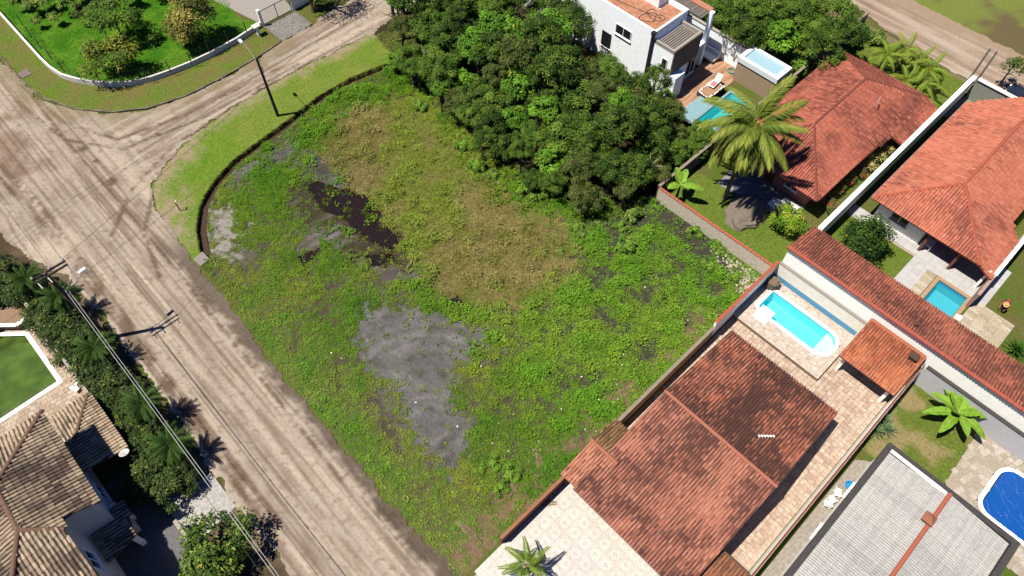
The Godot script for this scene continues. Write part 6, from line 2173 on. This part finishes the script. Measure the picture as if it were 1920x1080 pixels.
# ---------------------------------------------------------------- street furniture and small things
func lamp_on(pole: Node3D, at: Vector3, head: Vector3) -> void:
	var galv := mk("galv", lin(150, 150, 148), 0.5)
	var a := MB.new()
	var mid := at.lerp(head, 0.5) + Vector3(0, 0.35, 0)
	a.tube([at, at.lerp(mid, 0.6), mid, mid.lerp(head, 0.55) + Vector3(0, 0.08, 0), head], [0.035, 0.03, 0.03, 0.028, 0.025], 6)
	part(a, "lamp_arm", galv, pole)
	var d := (head - at) * Vector3(1, 0, 1)
	d = d.normalized()
	var bs := Basis(Vector3(d.z, 0, -d.x), Vector3.UP, d)
	var h := MB.new()
	h.box(head + d * 0.28, Vector3(0.28, 0.09, 0.6), bs)
	h.box(head + d * 0.2 + Vector3(0, 0.065, 0), Vector3(0.2, 0.04, 0.36), bs)
	var hd := part(h, "lamp_head", mk("lamphead", lin(206, 222, 236), 0.35), pole)
	var gl := MB.new()
	gl.box(head + d * 0.34 + Vector3(0, -0.055, 0), Vector3(0.2, 0.02, 0.36), bs)
	put(gl.mesh(), "lamp_glass", mk("lampglass", lin(230, 232, 226), 0.1), hd, true)

func cable(p: Vector3, q: Vector3, sag: float, rad: float, mat: Material, label: String, group := "") -> void:
	var b := MB.new()
	var pts := []
	var rr := []
	for k in 17:
		var t := k / 16.0
		pts.append(p.lerp(q, t) - Vector3(0, sag * 4.0 * t * (1.0 - t), 0))
		rr.append(rad)
	b.tube(pts, rr, 4)
	solo(b, "overhead_cable", mat, label, "cable", group)

func build_street() -> void:
	var conc := mk("poleconc", lin(92, 84, 78), 0.9, stain_tex, 0.8)
	var arm := mk("crossarm", lin(70, 60, 54), 0.9, stain_tex, 0.5)
	var ins := mk("porcelain_ins", lin(176, 176, 178), 0.3)
	var galv := mk("galv", lin(150, 150, 148), 0.5)
	# pole on the ditch verge
	var b1 := Vector3(19.32, 0, -53.68)
	var p1 := thing("utility_pole", "dark utility pole with street lamp on the ditch verge", "utility pole", b1)
	var m := MB.new()
	m.tube([b1 - Vector3(0, 0.2, 0), b1 + Vector3(0, 3.5, 0), b1 + Vector3(0, 7.1, 0)], [0.17, 0.14, 0.11], 10)
	part(m, "pole", conc, p1)
	lamp_on(p1, b1 + Vector3(0, 6.5, -0.1), Vector3(19.5, 7.1, -56.3))
	for y in [5.3, 5.55, 5.8, 6.6]:
		var q := MB.new()
		q.lathe(b1 + Vector3(0.18, y, 0.05), [[0.0, 0.0], [0.06, 0.02], [0.04, 0.07], [0.06, 0.12], [0.0, 0.15]], 8)
		part(q, "insulator", ins, p1)
	# pole on the palm side
	var b2 := Vector3(-4.49, 0, -41.91)
	var p2 := thing("utility_pole", "tall utility pole with double crossarm among the palms", "utility pole", b2)
	m = MB.new()
	m.tube([b2 - Vector3(0, 0.2, 0), b2 + Vector3(0, 4.5, 0), b2 + Vector3(0, 9.35, 0)], [0.2, 0.17, 0.13], 10)
	part(m, "pole", conc, p2)
	for s in [-0.2, 0.2]:
		var q := MB.new()
		q.box(b2 + Vector3(0.3, 9.15, s), Vector3(2.4, 0.12, 0.11))
		part(q, "crossarm", arm, p2)
	for x in [-0.8, 0.45, 1.4]:
		var q := MB.new()
		q.lathe(b2 + Vector3(x, 9.21, -0.2), [[0.03, 0.0], [0.09, 0.03], [0.05, 0.1], [0.1, 0.14], [0.05, 0.22], [0.0, 0.25]], 9)
		part(q, "insulator", ins, p2)
	for x in [-0.7, 0.0, 1.3]:
		var q := MB.new()
		q.tube([b2 + Vector3(x, 9.1, 0.27), b2 + Vector3(x + 0.05, 8.95, 0.75)], [0.045, 0.045], 6)
		part(q, "fuse_switch", ins, p2)
	for y in [6.2, 6.7, 7.2]:
		var q := MB.new()
		q.box(b2 + Vector3(0.2, y, 0), Vector3(0.14, 0.18, 0.14))
		part(q, "bracket", galv, p2)
	lamp_on(p2, b2 + Vector3(0.05, 6.6, 0), Vector3(-2.9, 7.4, -42.2))
	# far pair of poles
	for q in [[72.8, -8.85, 4.4], [71.6, -8.05, 5.2]]:
		var b := MB.new()
		b.tube([Vector3(q[0], 0, q[1]), Vector3(q[0], q[2], q[1])], [0.12, 0.09], 8)
		var o := solo(b, "metal_post", mk("postgrey", lin(166, 164, 160), 0.7, stain_tex, 0.6), "slim grey post at the street corner of white dividing wall", "post", "street corner posts")
	# cables
	var dark := mk("cabledark", lin(60, 58, 58), 0.6)
	var pale := mk("cablepale", lin(190, 192, 194), 0.4)
	var e2 := Vector3(-4.49, 0, -7.0)
	for a in [[7.25, 0.05, pale, 0.02, "thick pale cable bundle along the palm row"], [7.0, 0.2, pale, 0.018, "thin pale cable beside the thick bundle over the palms"], [5.6, -0.6, dark, 0.016, "thin dark cable sagging low over the palm row"]]:
		cable(b2 + Vector3(0.15 + a[1], a[0], 0), e2 + Vector3(0.15 + a[1], a[0], 0), 0.35, a[3], a[2], a[4])
	for x in [-0.8, 0.45, 1.4]:
		cable(b2 + Vector3(x, 9.42, -0.2), Vector3(b2.x + x, 9.4, -84), 0.5, 0.014, dark, "thin power line running from the crossarm up the dirt road", "power lines up the road")
	cable(b2 + Vector3(1.4, 9.4, -0.2), Vector3(45.0, 8.6, -57.0), 0.4, 0.014, dark, "single dark line crossing from the crossarm over the junction to the grove")
	for y in [5.4, 5.9]:
		cable(b1 + Vector3(0.1, y, 0), Vector3(-30.0, y + 0.5, -47.0), 0.4, 0.013, dark, "thin dark line from the lamp pole across the junction", "lines across the junction")
		cable(b1 + Vector3(0.1, y, 0), Vector3(56.0, y + 0.6, -55.5), 0.4, 0.013, dark, "thin dark line from the lamp pole along the side road", "lines along the side road")
	# small hydrant-like post on the verge
	var hp := g(338, 395)
	var t := thing("marker_post", "short wooden marker post standing on the junction verge", "post", hp)
	m = MB.new()
	m.tube([hp, hp + Vector3(0, 1.15, 0)], [0.05, 0.045], 7)
	part(m, "post", mk("postwood", lin(120, 98, 78), 0.9), t)
	m = MB.new()
	m.box(hp + Vector3(0.08, 1.18, -0.06), Vector3(0.3, 0.08, 0.12), Basis(Vector3.UP, 0.6))
	part(m, "cross_piece", mk("postwhite", lin(200, 190, 170), 0.9), t)
	# kerb stones of the corner
	var kb := structure_node("kerb")
	var km := [mk("kerb0", lin(150, 140, 126), 0.95, stain_tex, 0.9), mk("kerb1", lin(124, 112, 98), 0.95, stain_tex, 0.9)]
	var along := PackedVector2Array()
	for k in kerb_line.size() - 1:
		var n := maxi(1, int(kerb_line[k].distance_to(kerb_line[k + 1]) / 0.9))
		for s in n: along.append(kerb_line[k].lerp(kerb_line[k + 1], float(s) / n))
	along.append(kerb_line[kerb_line.size() - 1])
	for k in along.size() - 1:
		var a := along[k]
		var e := along[k + 1]
		if a.y < -90: continue
		var d := (e - a).normalized() * 0.012
		m = MB.new()
		m.bar(Vector3(a.x + d.x, 0.03 + rng.randf_range(-0.015, 0.015), a.y + d.y), Vector3(e.x - d.x, 0.03 + rng.randf_range(-0.015, 0.015), e.y - d.y), 0.16, 0.24)
		part(m, "kerb_stone", km[k % 2], kb)
	# slabs
	m = MB.new()
	m.prism(poly([[363, 487], [380, 473], [394, 487], [377, 500]]), -0.1, 0.12)
	solo(m, "culvert_slab", mk("slabconc", lin(172, 166, 158), 0.95, stain_tex, 0.8), "square concrete slab capping the end of the ditch", "slab")
	m = MB.new()
	m.prism(poly([[32, 140], [50, 128], [60, 139], [43, 147]]), -0.05, 0.06)
	solo(m, "inspection_cover", mk("slabconc2", lin(150, 138, 130), 0.95, stain_tex, 0.8), "grey concrete inspection cover in the kerbside grass", "cover")
	# curved garden wall with wire fence
	var line := [[25.7, -66.45], [22.5, -66.0], [19.4, -65.9], [17, -66.05], [14.7, -66.4], [12.8, -66.85], [11.1, -67.6], [9.6, -68.75], [8.35, -70.2], [7.3, -71.8], [6.45, -73.5], [6.1, -75.5], [6, -77.5], [6, -83], [6, -95]]
	var gw := thing("curved_wall", "low curved white wall carrying wire fence posts round the corner garden", "wall", Vector3(10, 0, -70))
	var wm := mk("agedwhite", lin(228, 228, 226), 0.9, stain_tex, 1.6)
	for k in line.size() - 1:
		var a := Vector2(line[k][0], line[k][1])
		var e := Vector2(line[k + 1][0], line[k + 1][1])
		m = MB.new()
		m.bar(Vector3(a.x, 0.28, a.y), Vector3(e.x, 0.28, e.y), 0.2, 0.62)
		part(m, "wall_segment", wm, gw)
	var pm := mk("fencepost", lin(70, 74, 74), 0.7)
	var posts := []
	for q in [[463, 60], [429, 79], [394, 98], [359, 117], [320, 134], [277, 148], [233, 155], [190, 155], [153, 150], [121, 135], [98, 112], [78, 92], [60, 70], [44, 48]]:
		posts.append(g(q[0], q[1], 0.6))
	for k in posts.size():
		var fp := thing("fence_post", "%s thin fence post of the curved wall counted from the gate" % nth(k), "fence post", posts[k] - Vector3(0, 0.01, 0), "fence posts of the curved wall")
		m = MB.new()
		m.tube([posts[k] - Vector3(0, 0.01, 0), posts[k] + Vector3(0, 1.35, 0)], [0.05, 0.05], 6)
		part(m, "tube", pm, fp)
		m = MB.new()
		m.lathe(posts[k] + Vector3(0, 1.35, 0), [[0.05, 0.0], [0.05, 0.03], [0.0, 0.06]], 7)
		part(m, "cap", pm, fp)
	var net := mk("fencemesh", lin(60, 84, 74), 0.8)
	net.transparency = BaseMaterial3D.TRANSPARENCY_ALPHA
	net.albedo_color.a = 0.16
	for k in posts.size() - 1:
		m = MB.new()
		var a: Vector3 = posts[k]
		var e: Vector3 = posts[k + 1]
		m.quad(a + Vector3(0, 0.03, 0), e + Vector3(0, 0.03, 0), e + Vector3(0, 1.3, 0), a + Vector3(0, 1.3, 0), Vector3(0, 0, 1))
		for y in [0.05, 0.68, 1.3]:
			m.bar(a + Vector3(0, y, 0), e + Vector3(0, y, 0), 0.012, 0.012)
		solo(m, "fence_netting", net, "wire netting between the %s and %s fence posts from the gate" % [nth(k), nth(k + 1)], "netting", "netting panels of the curved fence")
	# gate and meter pillar
	var white := mk("white", lin(236, 236, 232), 0.8, wall_tex, 2.0)
	m = MB.new()
	var mp := Vector3(24.75, 0, -65.45)
	m.span(mp.x - 0.13, mp.x + 0.13, 0, 1.1, mp.z - 0.13, mp.z + 0.13)
	var me := thing("meter_pillar", "white meter pillar with a flat square top by the gate", "pillar", mp)
	part(m, "pillar", white, me)
	m = MB.new()
	m.span(mp.x - 0.4, mp.x + 0.4, 1.102, 1.22, mp.z - 0.35, mp.z + 0.35)
	part(m, "top_slab", mk("slabpale", lin(214, 206, 196), 0.9), me)
	for x in [25.9, 29.9]:
		var gp := MB.new()
		gp.span(x - 0.15, x + 0.15, 0, 2.0, -66.6, -66.3)
		solo(gp, "gate_post", white, "square white gate post beside the paver driveway", "gate post", "gate posts")
	var gt := thing("metal_gate", "see-through sliding gate of thin dark bars", "gate", Vector3(27.9, 0, -66.45))
	var gm := mk("gatemetal", lin(70, 66, 66), 0.6)
	m = MB.new()
	for y in [0.12, 1.75]: m.span(26.06, 29.74, y - 0.03, y + 0.03, -66.48, -66.42)
	for x in [26.09, 27.9, 29.71]: m.span(x - 0.03, x + 0.03, 0.152, 1.718, -66.48, -66.42)
	part(m, "gate_frame", gm, gt)
	for k in 22:
		m = MB.new()
		var x := 26.23 + k * 0.16
		m.span(x - 0.007, x + 0.007, 0.152, 1.718, -66.457, -66.443)
		part(m, "bar", gm, gt)
	var dv := structure_node("paver_driveway")
	m = MB.new()
	m.prism(V2([[26.1, -66.2], [29.8, -66.2], [29.8, -62.95], [25.95, -62.85]]), -0.1, 0.03)
	part(m, "bedding", mk("bedding", lin(118, 112, 104), 0.95), dv)
	lay_floor(dv, "paver", V2([[26.1, -66.2], [29.8, -66.2], [29.8, -62.95], [25.95, -62.85]]), [], 0.075, 0.3, 0.2, 0.035, [lin(172, 170, 164), lin(160, 158, 152), lin(182, 180, 174)], "drivepaver", stain_tex, 1.1, 230, 0.0, 0.5)
	for x in [25.92, 29.86]:
		var cb := MB.new()
		cb.span(x - 0.07, x + 0.07, -0.05, 0.12, -66.2, -62.95)
		part(cb, "edge_kerb", km[0], dv)
	m = MB.new()
	m.prism(V2([[26.0, -66.6], [29.9, -66.6], [31, -74], [28, -90], [22, -90], [24.2, -75]]), -0.05, 0.02)
	structure(m, "gravel_drive", mk("gravel", lin(190, 184, 178), 1.0, stain_tex, 1.0))
	m = MB.new()
	m.span(29.95, 36, 0, 1.9, -66.6, -66.4)
	solo(m, "garden_wall", white, "white wall past the gate at the side road", "wall")
	# parked car
	build_car(Vector3(74.2, 0.0, -3.4))
	build_person()
	build_litter()
	# plastic chairs on the side path
	for q in [[1566, 928, 0.5], [1556, 940, 1.1], [1548, 948, 2.0]]:
		var o := g(q[0], q[1]) + Vector3(0, 0.035, 0)
		var c := thing("plastic_chair", "white plastic chair standing on the narrow side path", "chair", o, "chairs on the side path")
		c.rotation.y = q[2]
		m = MB.new()
		m.box(Vector3(0, 0.43, 0), Vector3(0.46, 0.04, 0.44))
		put(m.mesh(), "seat", mk("fibre", lin(240, 238, 232), 0.4), c, true)
		m = MB.new()
		for k in 5: m.box(Vector3(-0.18 + 0.09 * k, 0.66, -0.23), Vector3(0.05, 0.42, 0.03), Basis(Vector3.RIGHT, -0.15))
		m.box(Vector3(0, 0.88, -0.27), Vector3(0.46, 0.06, 0.035))
		put(m.mesh(), "backrest", mk("fibre", lin(240, 238, 232), 0.4), c, true)
		for x in [-0.2, 0.2]:
			for z in [-0.19, 0.19]:
				m = MB.new()
				m.box(Vector3(x, 0.205, z), Vector3(0.04, 0.41, 0.04))
				put(m.mesh(), "leg", mk("fibre", lin(240, 238, 232), 0.4), c, true)
			m = MB.new()
			m.box(Vector3(x * 1.1, 0.64, 0), Vector3(0.04, 0.03, 0.42))
			put(m.mesh(), "armrest", mk("fibre", lin(240, 238, 232), 0.4), c, true)

func build_car(o: Vector3) -> void:
	var t := thing("parked_car", "dark blue-black car parked outside the grey street wall", "car", o)
	var paint := mk("carpaint", lin(26, 34, 52), 0.25)
	paint.clearcoat_enabled = true
	paint.clearcoat = 0.8
	var low := [[-2.1, 0.45], [-2.15, 0.7], [-1.9, 0.9], [-0.9, 0.98], [1.7, 0.98], [2.05, 0.9], [2.1, 0.5], [1.9, 0.25], [-1.9, 0.25]]
	var b := MB.new()
	for s in [[-0.84, 0.84]]:
		for k in low.size():
			var a: Array = low[k]
			var e: Array = low[(k + 1) % low.size()]
			var dz: float = e[0] - a[0]
			var dy: float = e[1] - a[1]
			b.quad(Vector3(s[0], a[1], a[0]), Vector3(s[0], e[1], e[0]), Vector3(s[1], e[1], e[0]), Vector3(s[1], a[1], a[0]), Vector3(0, dz, -dy))
	for x in [-0.84, 0.84]:
		for k in range(1, low.size() - 1):
			b.tri(Vector3(x, low[0][1], low[0][0]), Vector3(x, low[k][1], low[k][0]), Vector3(x, low[k + 1][1], low[k + 1][0]), Vector3(x, 0, 0))
	put(b.mesh(), "body", paint, t, true)
	var cab := MB.new()
	var c0 := [Vector3(-0.8, 0.98, -0.95), Vector3(0.8, 0.98, -0.95), Vector3(0.8, 0.98, 1.75), Vector3(-0.8, 0.98, 1.75)]
	var c1 := [Vector3(-0.64, 1.45, -0.25), Vector3(0.64, 1.45, -0.25), Vector3(0.64, 1.47, 1.4), Vector3(-0.64, 1.47, 1.4)]
	for k in 4:
		cab.quad(c0[k], c0[(k + 1) % 4], c1[(k + 1) % 4], c1[k], (c0[k] + c0[(k + 1) % 4]) * Vector3(1, 0, 1) + Vector3(0, 0.1, 0))
	put(cab.mesh(), "windows", mk("pane", Color(0.012, 0.016, 0.022), 0.06), t, true)
	var rf := MB.new()
	rf.box(Vector3(0, 1.475, 0.58), Vector3(1.3, 0.05, 1.68))
	put(rf.mesh(), "roof", paint, t, true)
	for x in [-0.76, 0.76]:
		for z in [-1.3, 1.3]:
			var w := MB.new()
			w.tube([Vector3(x - 0.11, 0.31, z), Vector3(x + 0.11, 0.31, z)], [0.31, 0.31], 14)
			var wh := put(w.mesh(), "wheel", mk("tyre", lin(40, 40, 40), 0.9), t, true)
			var rm := MB.new()
			rm.tube([Vector3(x - 0.12, 0.31, z), Vector3(x + 0.12, 0.31, z)], [0.18, 0.18], 10)
			put(rm.mesh(), "rim", mk("galv", lin(150, 150, 148), 0.5), wh, true)
		for z in [-2.1, 2.06]:
			var l := MB.new()
			l.box(Vector3(x * 0.85, 0.72, z), Vector3(0.3, 0.12, 0.12))
			put(l.mesh(), "headlight" if z < 0 else "tail_light", mk("lampglass", lin(230, 232, 226), 0.1) if z < 0 else mk("redlens", lin(150, 20, 20), 0.2), t, true)

# body as one skin: smooth union of tapered capsules, meshed as surface nets
func skin(bones: Array, cell: float, blend: float) -> MB:
	var lo := Vector3(1e9, 1e9, 1e9)
	var hi := -lo
	for q in bones:
		for k in 2:
			lo = lo.min((q[k] as Vector3) - Vector3.ONE * (q[2 + k] + 0.06))
			hi = hi.max((q[k] as Vector3) + Vector3.ONE * (q[2 + k] + 0.06))
	var n := Vector3i(((hi - lo) / cell).ceil()) + Vector3i.ONE
	var f := PackedFloat32Array()
	f.resize(n.x * n.y * n.z)
	var who := PackedByteArray()
	who.resize(f.size())
	for z in n.z:
		for y in n.y:
			for x in n.x:
				var p := lo + Vector3(x, y, z) * cell
				var s := 0.0
				var best := 1e9
				var bi := 0
				for k in bones.size():
					var a: Vector3 = bones[k][0]
					var ab: Vector3 = bones[k][1] - a
					var t := clampf((p - a).dot(ab) / maxf(ab.length_squared(), 1e-6), 0, 1)
					var d := p.distance_to(a + ab * t) - lerpf(bones[k][2], bones[k][3], t)
					s += exp(-d / blend)
					if d < best:
						best = d
						bi = k
				var i := (z * n.y + y) * n.x + x
				f[i] = -blend * log(maxf(s, 1e-30))
				who[i] = bi
	var b := MB.new()
	var vid := {}
	for z in n.z - 1:
		for y in n.y - 1:
			for x in n.x - 1:
				var sum := Vector3.ZERO
				var cnt := 0
				for e in [[0, 0, 0, 1, 0, 0], [0, 1, 0, 1, 1, 0], [0, 0, 1, 1, 0, 1], [0, 1, 1, 1, 1, 1], [0, 0, 0, 0, 1, 0], [1, 0, 0, 1, 1, 0], [0, 0, 1, 0, 1, 1], [1, 0, 1, 1, 1, 1], [0, 0, 0, 0, 0, 1], [1, 0, 0, 1, 0, 1], [0, 1, 0, 0, 1, 1], [1, 1, 0, 1, 1, 1]]:
					var va := f[((z + e[2]) * n.y + y + e[1]) * n.x + x + e[0]]
					var vb := f[((z + e[5]) * n.y + y + e[4]) * n.x + x + e[3]]
					if (va < 0) != (vb < 0):
						sum += Vector3(e[0], e[1], e[2]).lerp(Vector3(e[3], e[4], e[5]), va / (va - vb))
						cnt += 1
				if cnt: vid[(z * n.y + y) * n.x + x] = lo + (Vector3(x, y, z) + sum / cnt) * cell
	for z in range(1, n.z - 1):
		for y in range(1, n.y - 1):
			for x in range(1, n.x - 1):
				var i := (z * n.y + y) * n.x + x
				for ax in 3:
					var st: int = [1, n.x, n.x * n.y][ax]
					if (f[i] < 0) == (f[i + st] < 0): continue
					var u: int = [n.x, n.x * n.y, 1][ax]
					var w: int = [n.x * n.y, 1, n.x][ax]
					if not (vid.has(i) and vid.has(i - u) and vid.has(i - w) and vid.has(i - u - w)): continue
					var out := Vector3.ZERO
					out[ax] = 1.0 if f[i] < 0 else -1.0
					b.col = bones[who[i]][4]
					b.quad(vid[i], vid[i - u], vid[i - u - w], vid[i - w], out)
	return b

func build_person() -> void:
	var o := Vector3(49.5, 0.05, 6.1)
	var skinc := lin(176, 128, 100)
	var red := lin(196, 70, 76)
	var dk := lin(60, 58, 66)
	# bent forward from the hips, reaching down; the body faces -x
	var hipL := Vector3(0.35, 0.86, -0.1)
	var hipR := Vector3(0.35, 0.86, 0.1)
	var chest := Vector3(-0.08, 1.06, 0)
	var neck := Vector3(-0.22, 1.1, 0)
	var shL := Vector3(-0.14, 1.04, -0.19)
	var shR := Vector3(-0.14, 1.04, 0.19)
	var bones := [
		[Vector3(0.35, 0.88, 0), chest, 0.14, 0.16, red], [shL, shR, 0.08, 0.08, red], [chest, neck, 0.11, 0.06, red],
		[hipL, hipR, 0.12, 0.12, dk], [hipL, Vector3(0.24, 0.46, -0.13), 0.1, 0.065, dk], [hipR, Vector3(0.28, 0.46, 0.13), 0.1, 0.065, dk],
		[Vector3(0.24, 0.46, -0.13), Vector3(0.36, 0.08, -0.13), 0.062, 0.045, dk], [Vector3(0.28, 0.46, 0.13), Vector3(0.4, 0.08, 0.13), 0.062, 0.045, dk],
		[Vector3(0.36, 0.05, -0.13), Vector3(0.18, 0.035, -0.14), 0.045, 0.035, dk], [Vector3(0.4, 0.05, 0.13), Vector3(0.22, 0.035, 0.14), 0.045, 0.035, dk],
		[shL, Vector3(-0.24, 0.78, -0.26), 0.058, 0.045, red], [shR, Vector3(-0.24, 0.78, 0.26), 0.058, 0.045, red],
		[Vector3(-0.24, 0.78, -0.26), Vector3(-0.36, 0.55, -0.2), 0.042, 0.03, skinc], [Vector3(-0.24, 0.78, 0.26), Vector3(-0.36, 0.55, 0.2), 0.042, 0.03, skinc],
		[Vector3(-0.36, 0.55, -0.2), Vector3(-0.39, 0.47, -0.19), 0.035, 0.032, skinc], [Vector3(-0.36, 0.55, 0.2), Vector3(-0.39, 0.47, 0.19), 0.035, 0.032, skinc],
		[neck, Vector3(-0.36, 1.13, 0), 0.055, 0.06, skinc], [Vector3(-0.36, 1.16, 0), Vector3(-0.42, 1.1, 0), 0.1, 0.085, skinc], [Vector3(-0.49, 1.08, 0), Vector3(-0.52, 1.07, 0), 0.025, 0.015, skinc]]
	var b := skin(bones, 0.035, 0.018)
	b.col = skinc
	for s in [-1.0, 1.0]:
		for k in 4:
			var w := Vector3(-0.39, 0.45, s * (0.165 + 0.018 * k))
			var L: float = [0.055, 0.075, 0.08, 0.07][k]
			b.tube([w, w + Vector3(-0.015, -L * 0.5, 0), w + Vector3(-0.005, -L, 0)], [0.009, 0.0085, 0.007], 5)
		var th := Vector3(-0.4, 0.5, s * 0.16)
		b.tube([th, th + Vector3(-0.02, -0.03, -s * 0.02), th + Vector3(-0.025, -0.06, -s * 0.02)], [0.011, 0.01, 0.008], 5)
	var t := thing("person", "person in red shirt and straw hat bending over by the pool deck", "person", o)
	put(b.mesh(), "body", mk("cloth", Color(1, 1, 1), 0.9, null, 1.0, true), t, true)
	var h := MB.new()
	h.lathe(Vector3.ZERO, [[0.0, 0.12], [0.07, 0.115], [0.1, 0.07], [0.105, 0.0], [0.21, -0.02], [0.22, -0.03], [0.1, -0.015]], 18)
	var hat := put(h.mesh(), "straw_hat", mk("straw", lin(206, 170, 116), 0.9), t, true)
	hat.transform = Transform3D(Basis(Vector3(0, 0, 1), 0.55), Vector3(-0.4, 1.2, 0))

func build_litter() -> void:
	var R := RandomNumberGenerator.new()
	R.seed = 9
	var ms := []
	for k in 5:
		var b := MB.new()
		var pts := []
		for q in 6: pts.append(Vector3(cos(q * TAU / 6) * R.randf_range(0.06, 0.12), 0, sin(q * TAU / 6) * R.randf_range(0.04, 0.1)))
		var top := Vector3(R.randf_range(-0.02, 0.02), R.randf_range(0.04, 0.09), 0)
		for q in 6: b.tri(pts[q], pts[(q + 1) % 6], top, Vector3.UP)
		ms.append(b.mesh())
	var mt := [mk("litter0", lin(232, 230, 226), 0.8), mk("litter1", lin(206, 198, 186), 0.9), mk("litter2", lin(186, 172, 154), 0.9)]
	var spots := []
	for q in [[622, 662], [698, 425 / 1.0 + 230], [668, 480], [1082, 524], [1092, 536], [1063, 540], [1390, 612], [968, 625], [972, 648], [1035, 652], [1120, 600], [1245, 628], [1010, 828], [858, 800], [1000, 843], [938, 735], [1330, 588], [1290, 600], [1310, 570], [640, 672], [690, 640], [770, 600], [780, 755], [800, 645], [1110, 700], [1055, 745], [1165, 745], [1200, 720]]:
		spots.append(g2(q[0], q[1]))
	while spots.size() < 105:
		var p := g2(R.randf_range(900, 1400), R.randf_range(520, 900))
		if p.y < -9.4 and p.x < 37.5 and p.x > 10: spots.append(p)
	for p in spots:
		if not inside(p, lot_poly): continue
		var o := put(ms[R.randi() % 5], "litter_piece", mt[R.randi() % 3])
		var s := R.randf_range(0.4, 1.05)
		o.transform = Transform3D(Basis(Vector3.UP, R.randf() * TAU).scaled(Vector3(s, s, s)), Vector3(p.x, ground_y(p.x, p.y, p) + 0.05, p.y))
		tag(o, "small pale scrap of litter among the weeds", "litter", "litter scattered over the lot")
	# rubble heap in the wall corner
	var xf := []
	var cols := []
	for k in 420:
		var p := g2(1388, 500) + Vector2(R.randfn() * 0.8, R.randfn() * 1.1)
		if k > 220: p = g2(1408, 530) + Vector2(R.randfn() * 0.7, R.randfn() * 0.6)
		if p.x > 37.9 or p.y > -9.2: continue
		var s := R.randf_range(0.6, 1.8)
		xf.append(Transform3D(Basis(Vector3.UP, R.randf() * TAU).scaled(Vector3(s, s * 1.3, s)), Vector3(p.x, R.randf_range(0.0, 0.15), p.y)))
		cols.append(lin(206, 196, 182) * R.randf_range(0.7, 1.15))
	var o := multi("rubble", ms[1], mk("rubblev", Color(1, 1, 1), 0.95, null, 1.0, true), xf, cols)
	tag(o, "pale rubble spilled along the concrete wall corner", "rubble")

func build_all() -> void:
	clay_tex = grain(21, 0.78, 1.0, 0.10, 0.03)
	wall_tex = grain(22, 0.90, 1.0, 0.05, 0.015)
	stain_tex = grain(23, 0.62, 1.0, 0.06, 0.02)
	build_patio_house()
	build_back_shed()
	build_grey_house()
	build_red_house()
	build_right_house()
	build_white_house()
	build_tan_house()
	print("houses")
	build_trees()
	build_palms()
	print("trees")
	build_street()

func _ready() -> void:
	var pitch := atan2(FOCAL, 850.0)
	var az := deg_to_rad(46.26)
	var fh := Vector3(cos(az), 0, -sin(az))
	cam_r = Vector3(sin(az), 0, cos(az))
	cam_f = fh * cos(pitch) + Vector3.DOWN * sin(pitch)
	cam_u = cam_r.cross(cam_f)
	var cam := Camera3D.new()
	cam.name = "camera"
	add_child(cam)
	cam.transform = Transform3D(Basis(cam_r, cam_u, -cam_f), EYE)
	cam.fov = rad_to_deg(2.0 * atan(540.0 / FOCAL))
	cam.near = 0.5
	cam.far = 3000.0
	cam.current = true
	var env := Environment.new()
	env.background_mode = Environment.BG_SKY
	var sky := Sky.new()
	var sm := ProceduralSkyMaterial.new()
	sm.sky_top_color = Color(0.20, 0.38, 0.72)
	sm.sky_horizon_color = Color(0.62, 0.74, 0.88)
	sm.ground_bottom_color = Color(0.25, 0.23, 0.18)
	sm.ground_horizon_color = Color(0.62, 0.70, 0.80)
	sm.sky_energy_multiplier = 0.6
	sky.sky_material = sm
	env.sky = sky
	env.tonemap_mode = Environment.TONE_MAPPER_LINEAR
	env.tonemap_exposure = 2.0
	env.sdfgi_enabled = true
	env.ssao_enabled = true
	env.ssil_enabled = true
	var we := WorldEnvironment.new()
	we.name = "world_environment"
	we.environment = env
	add_child(we)
	var sun := DirectionalLight3D.new()
	sun.name = "sun"
	sun.light_color = Color(1.0, 0.96, 0.90)
	sun.light_energy = 1.6
	sun.light_angular_distance = 0.5
	sun.shadow_enabled = true
	add_child(sun)
	sun.look_at_from_position(SUN_TO * 60.0, Vector3.ZERO, Vector3.UP)
	rng.seed = 20
	for a in [[noise_a, 1, 0.06, 3], [noise_b, 2, 0.28, 4], [noise_c, 3, 0.9, 3], [noise_d, 4, 0.35, 4]]:
		a[0].seed = a[1]
		a[0].frequency = a[2]
		a[0].fractal_octaves = a[3]
		a[0].noise_type = FastNoiseLite.TYPE_SIMPLEX_SMOOTH
	var t0 := Time.get_ticks_msec()
	build_ground()
	print("ground ", Time.get_ticks_msec() - t0)
	build_low_plants()
	print("plants ", Time.get_ticks_msec() - t0)
	build_all()
	print("all ", Time.get_ticks_msec() - t0)
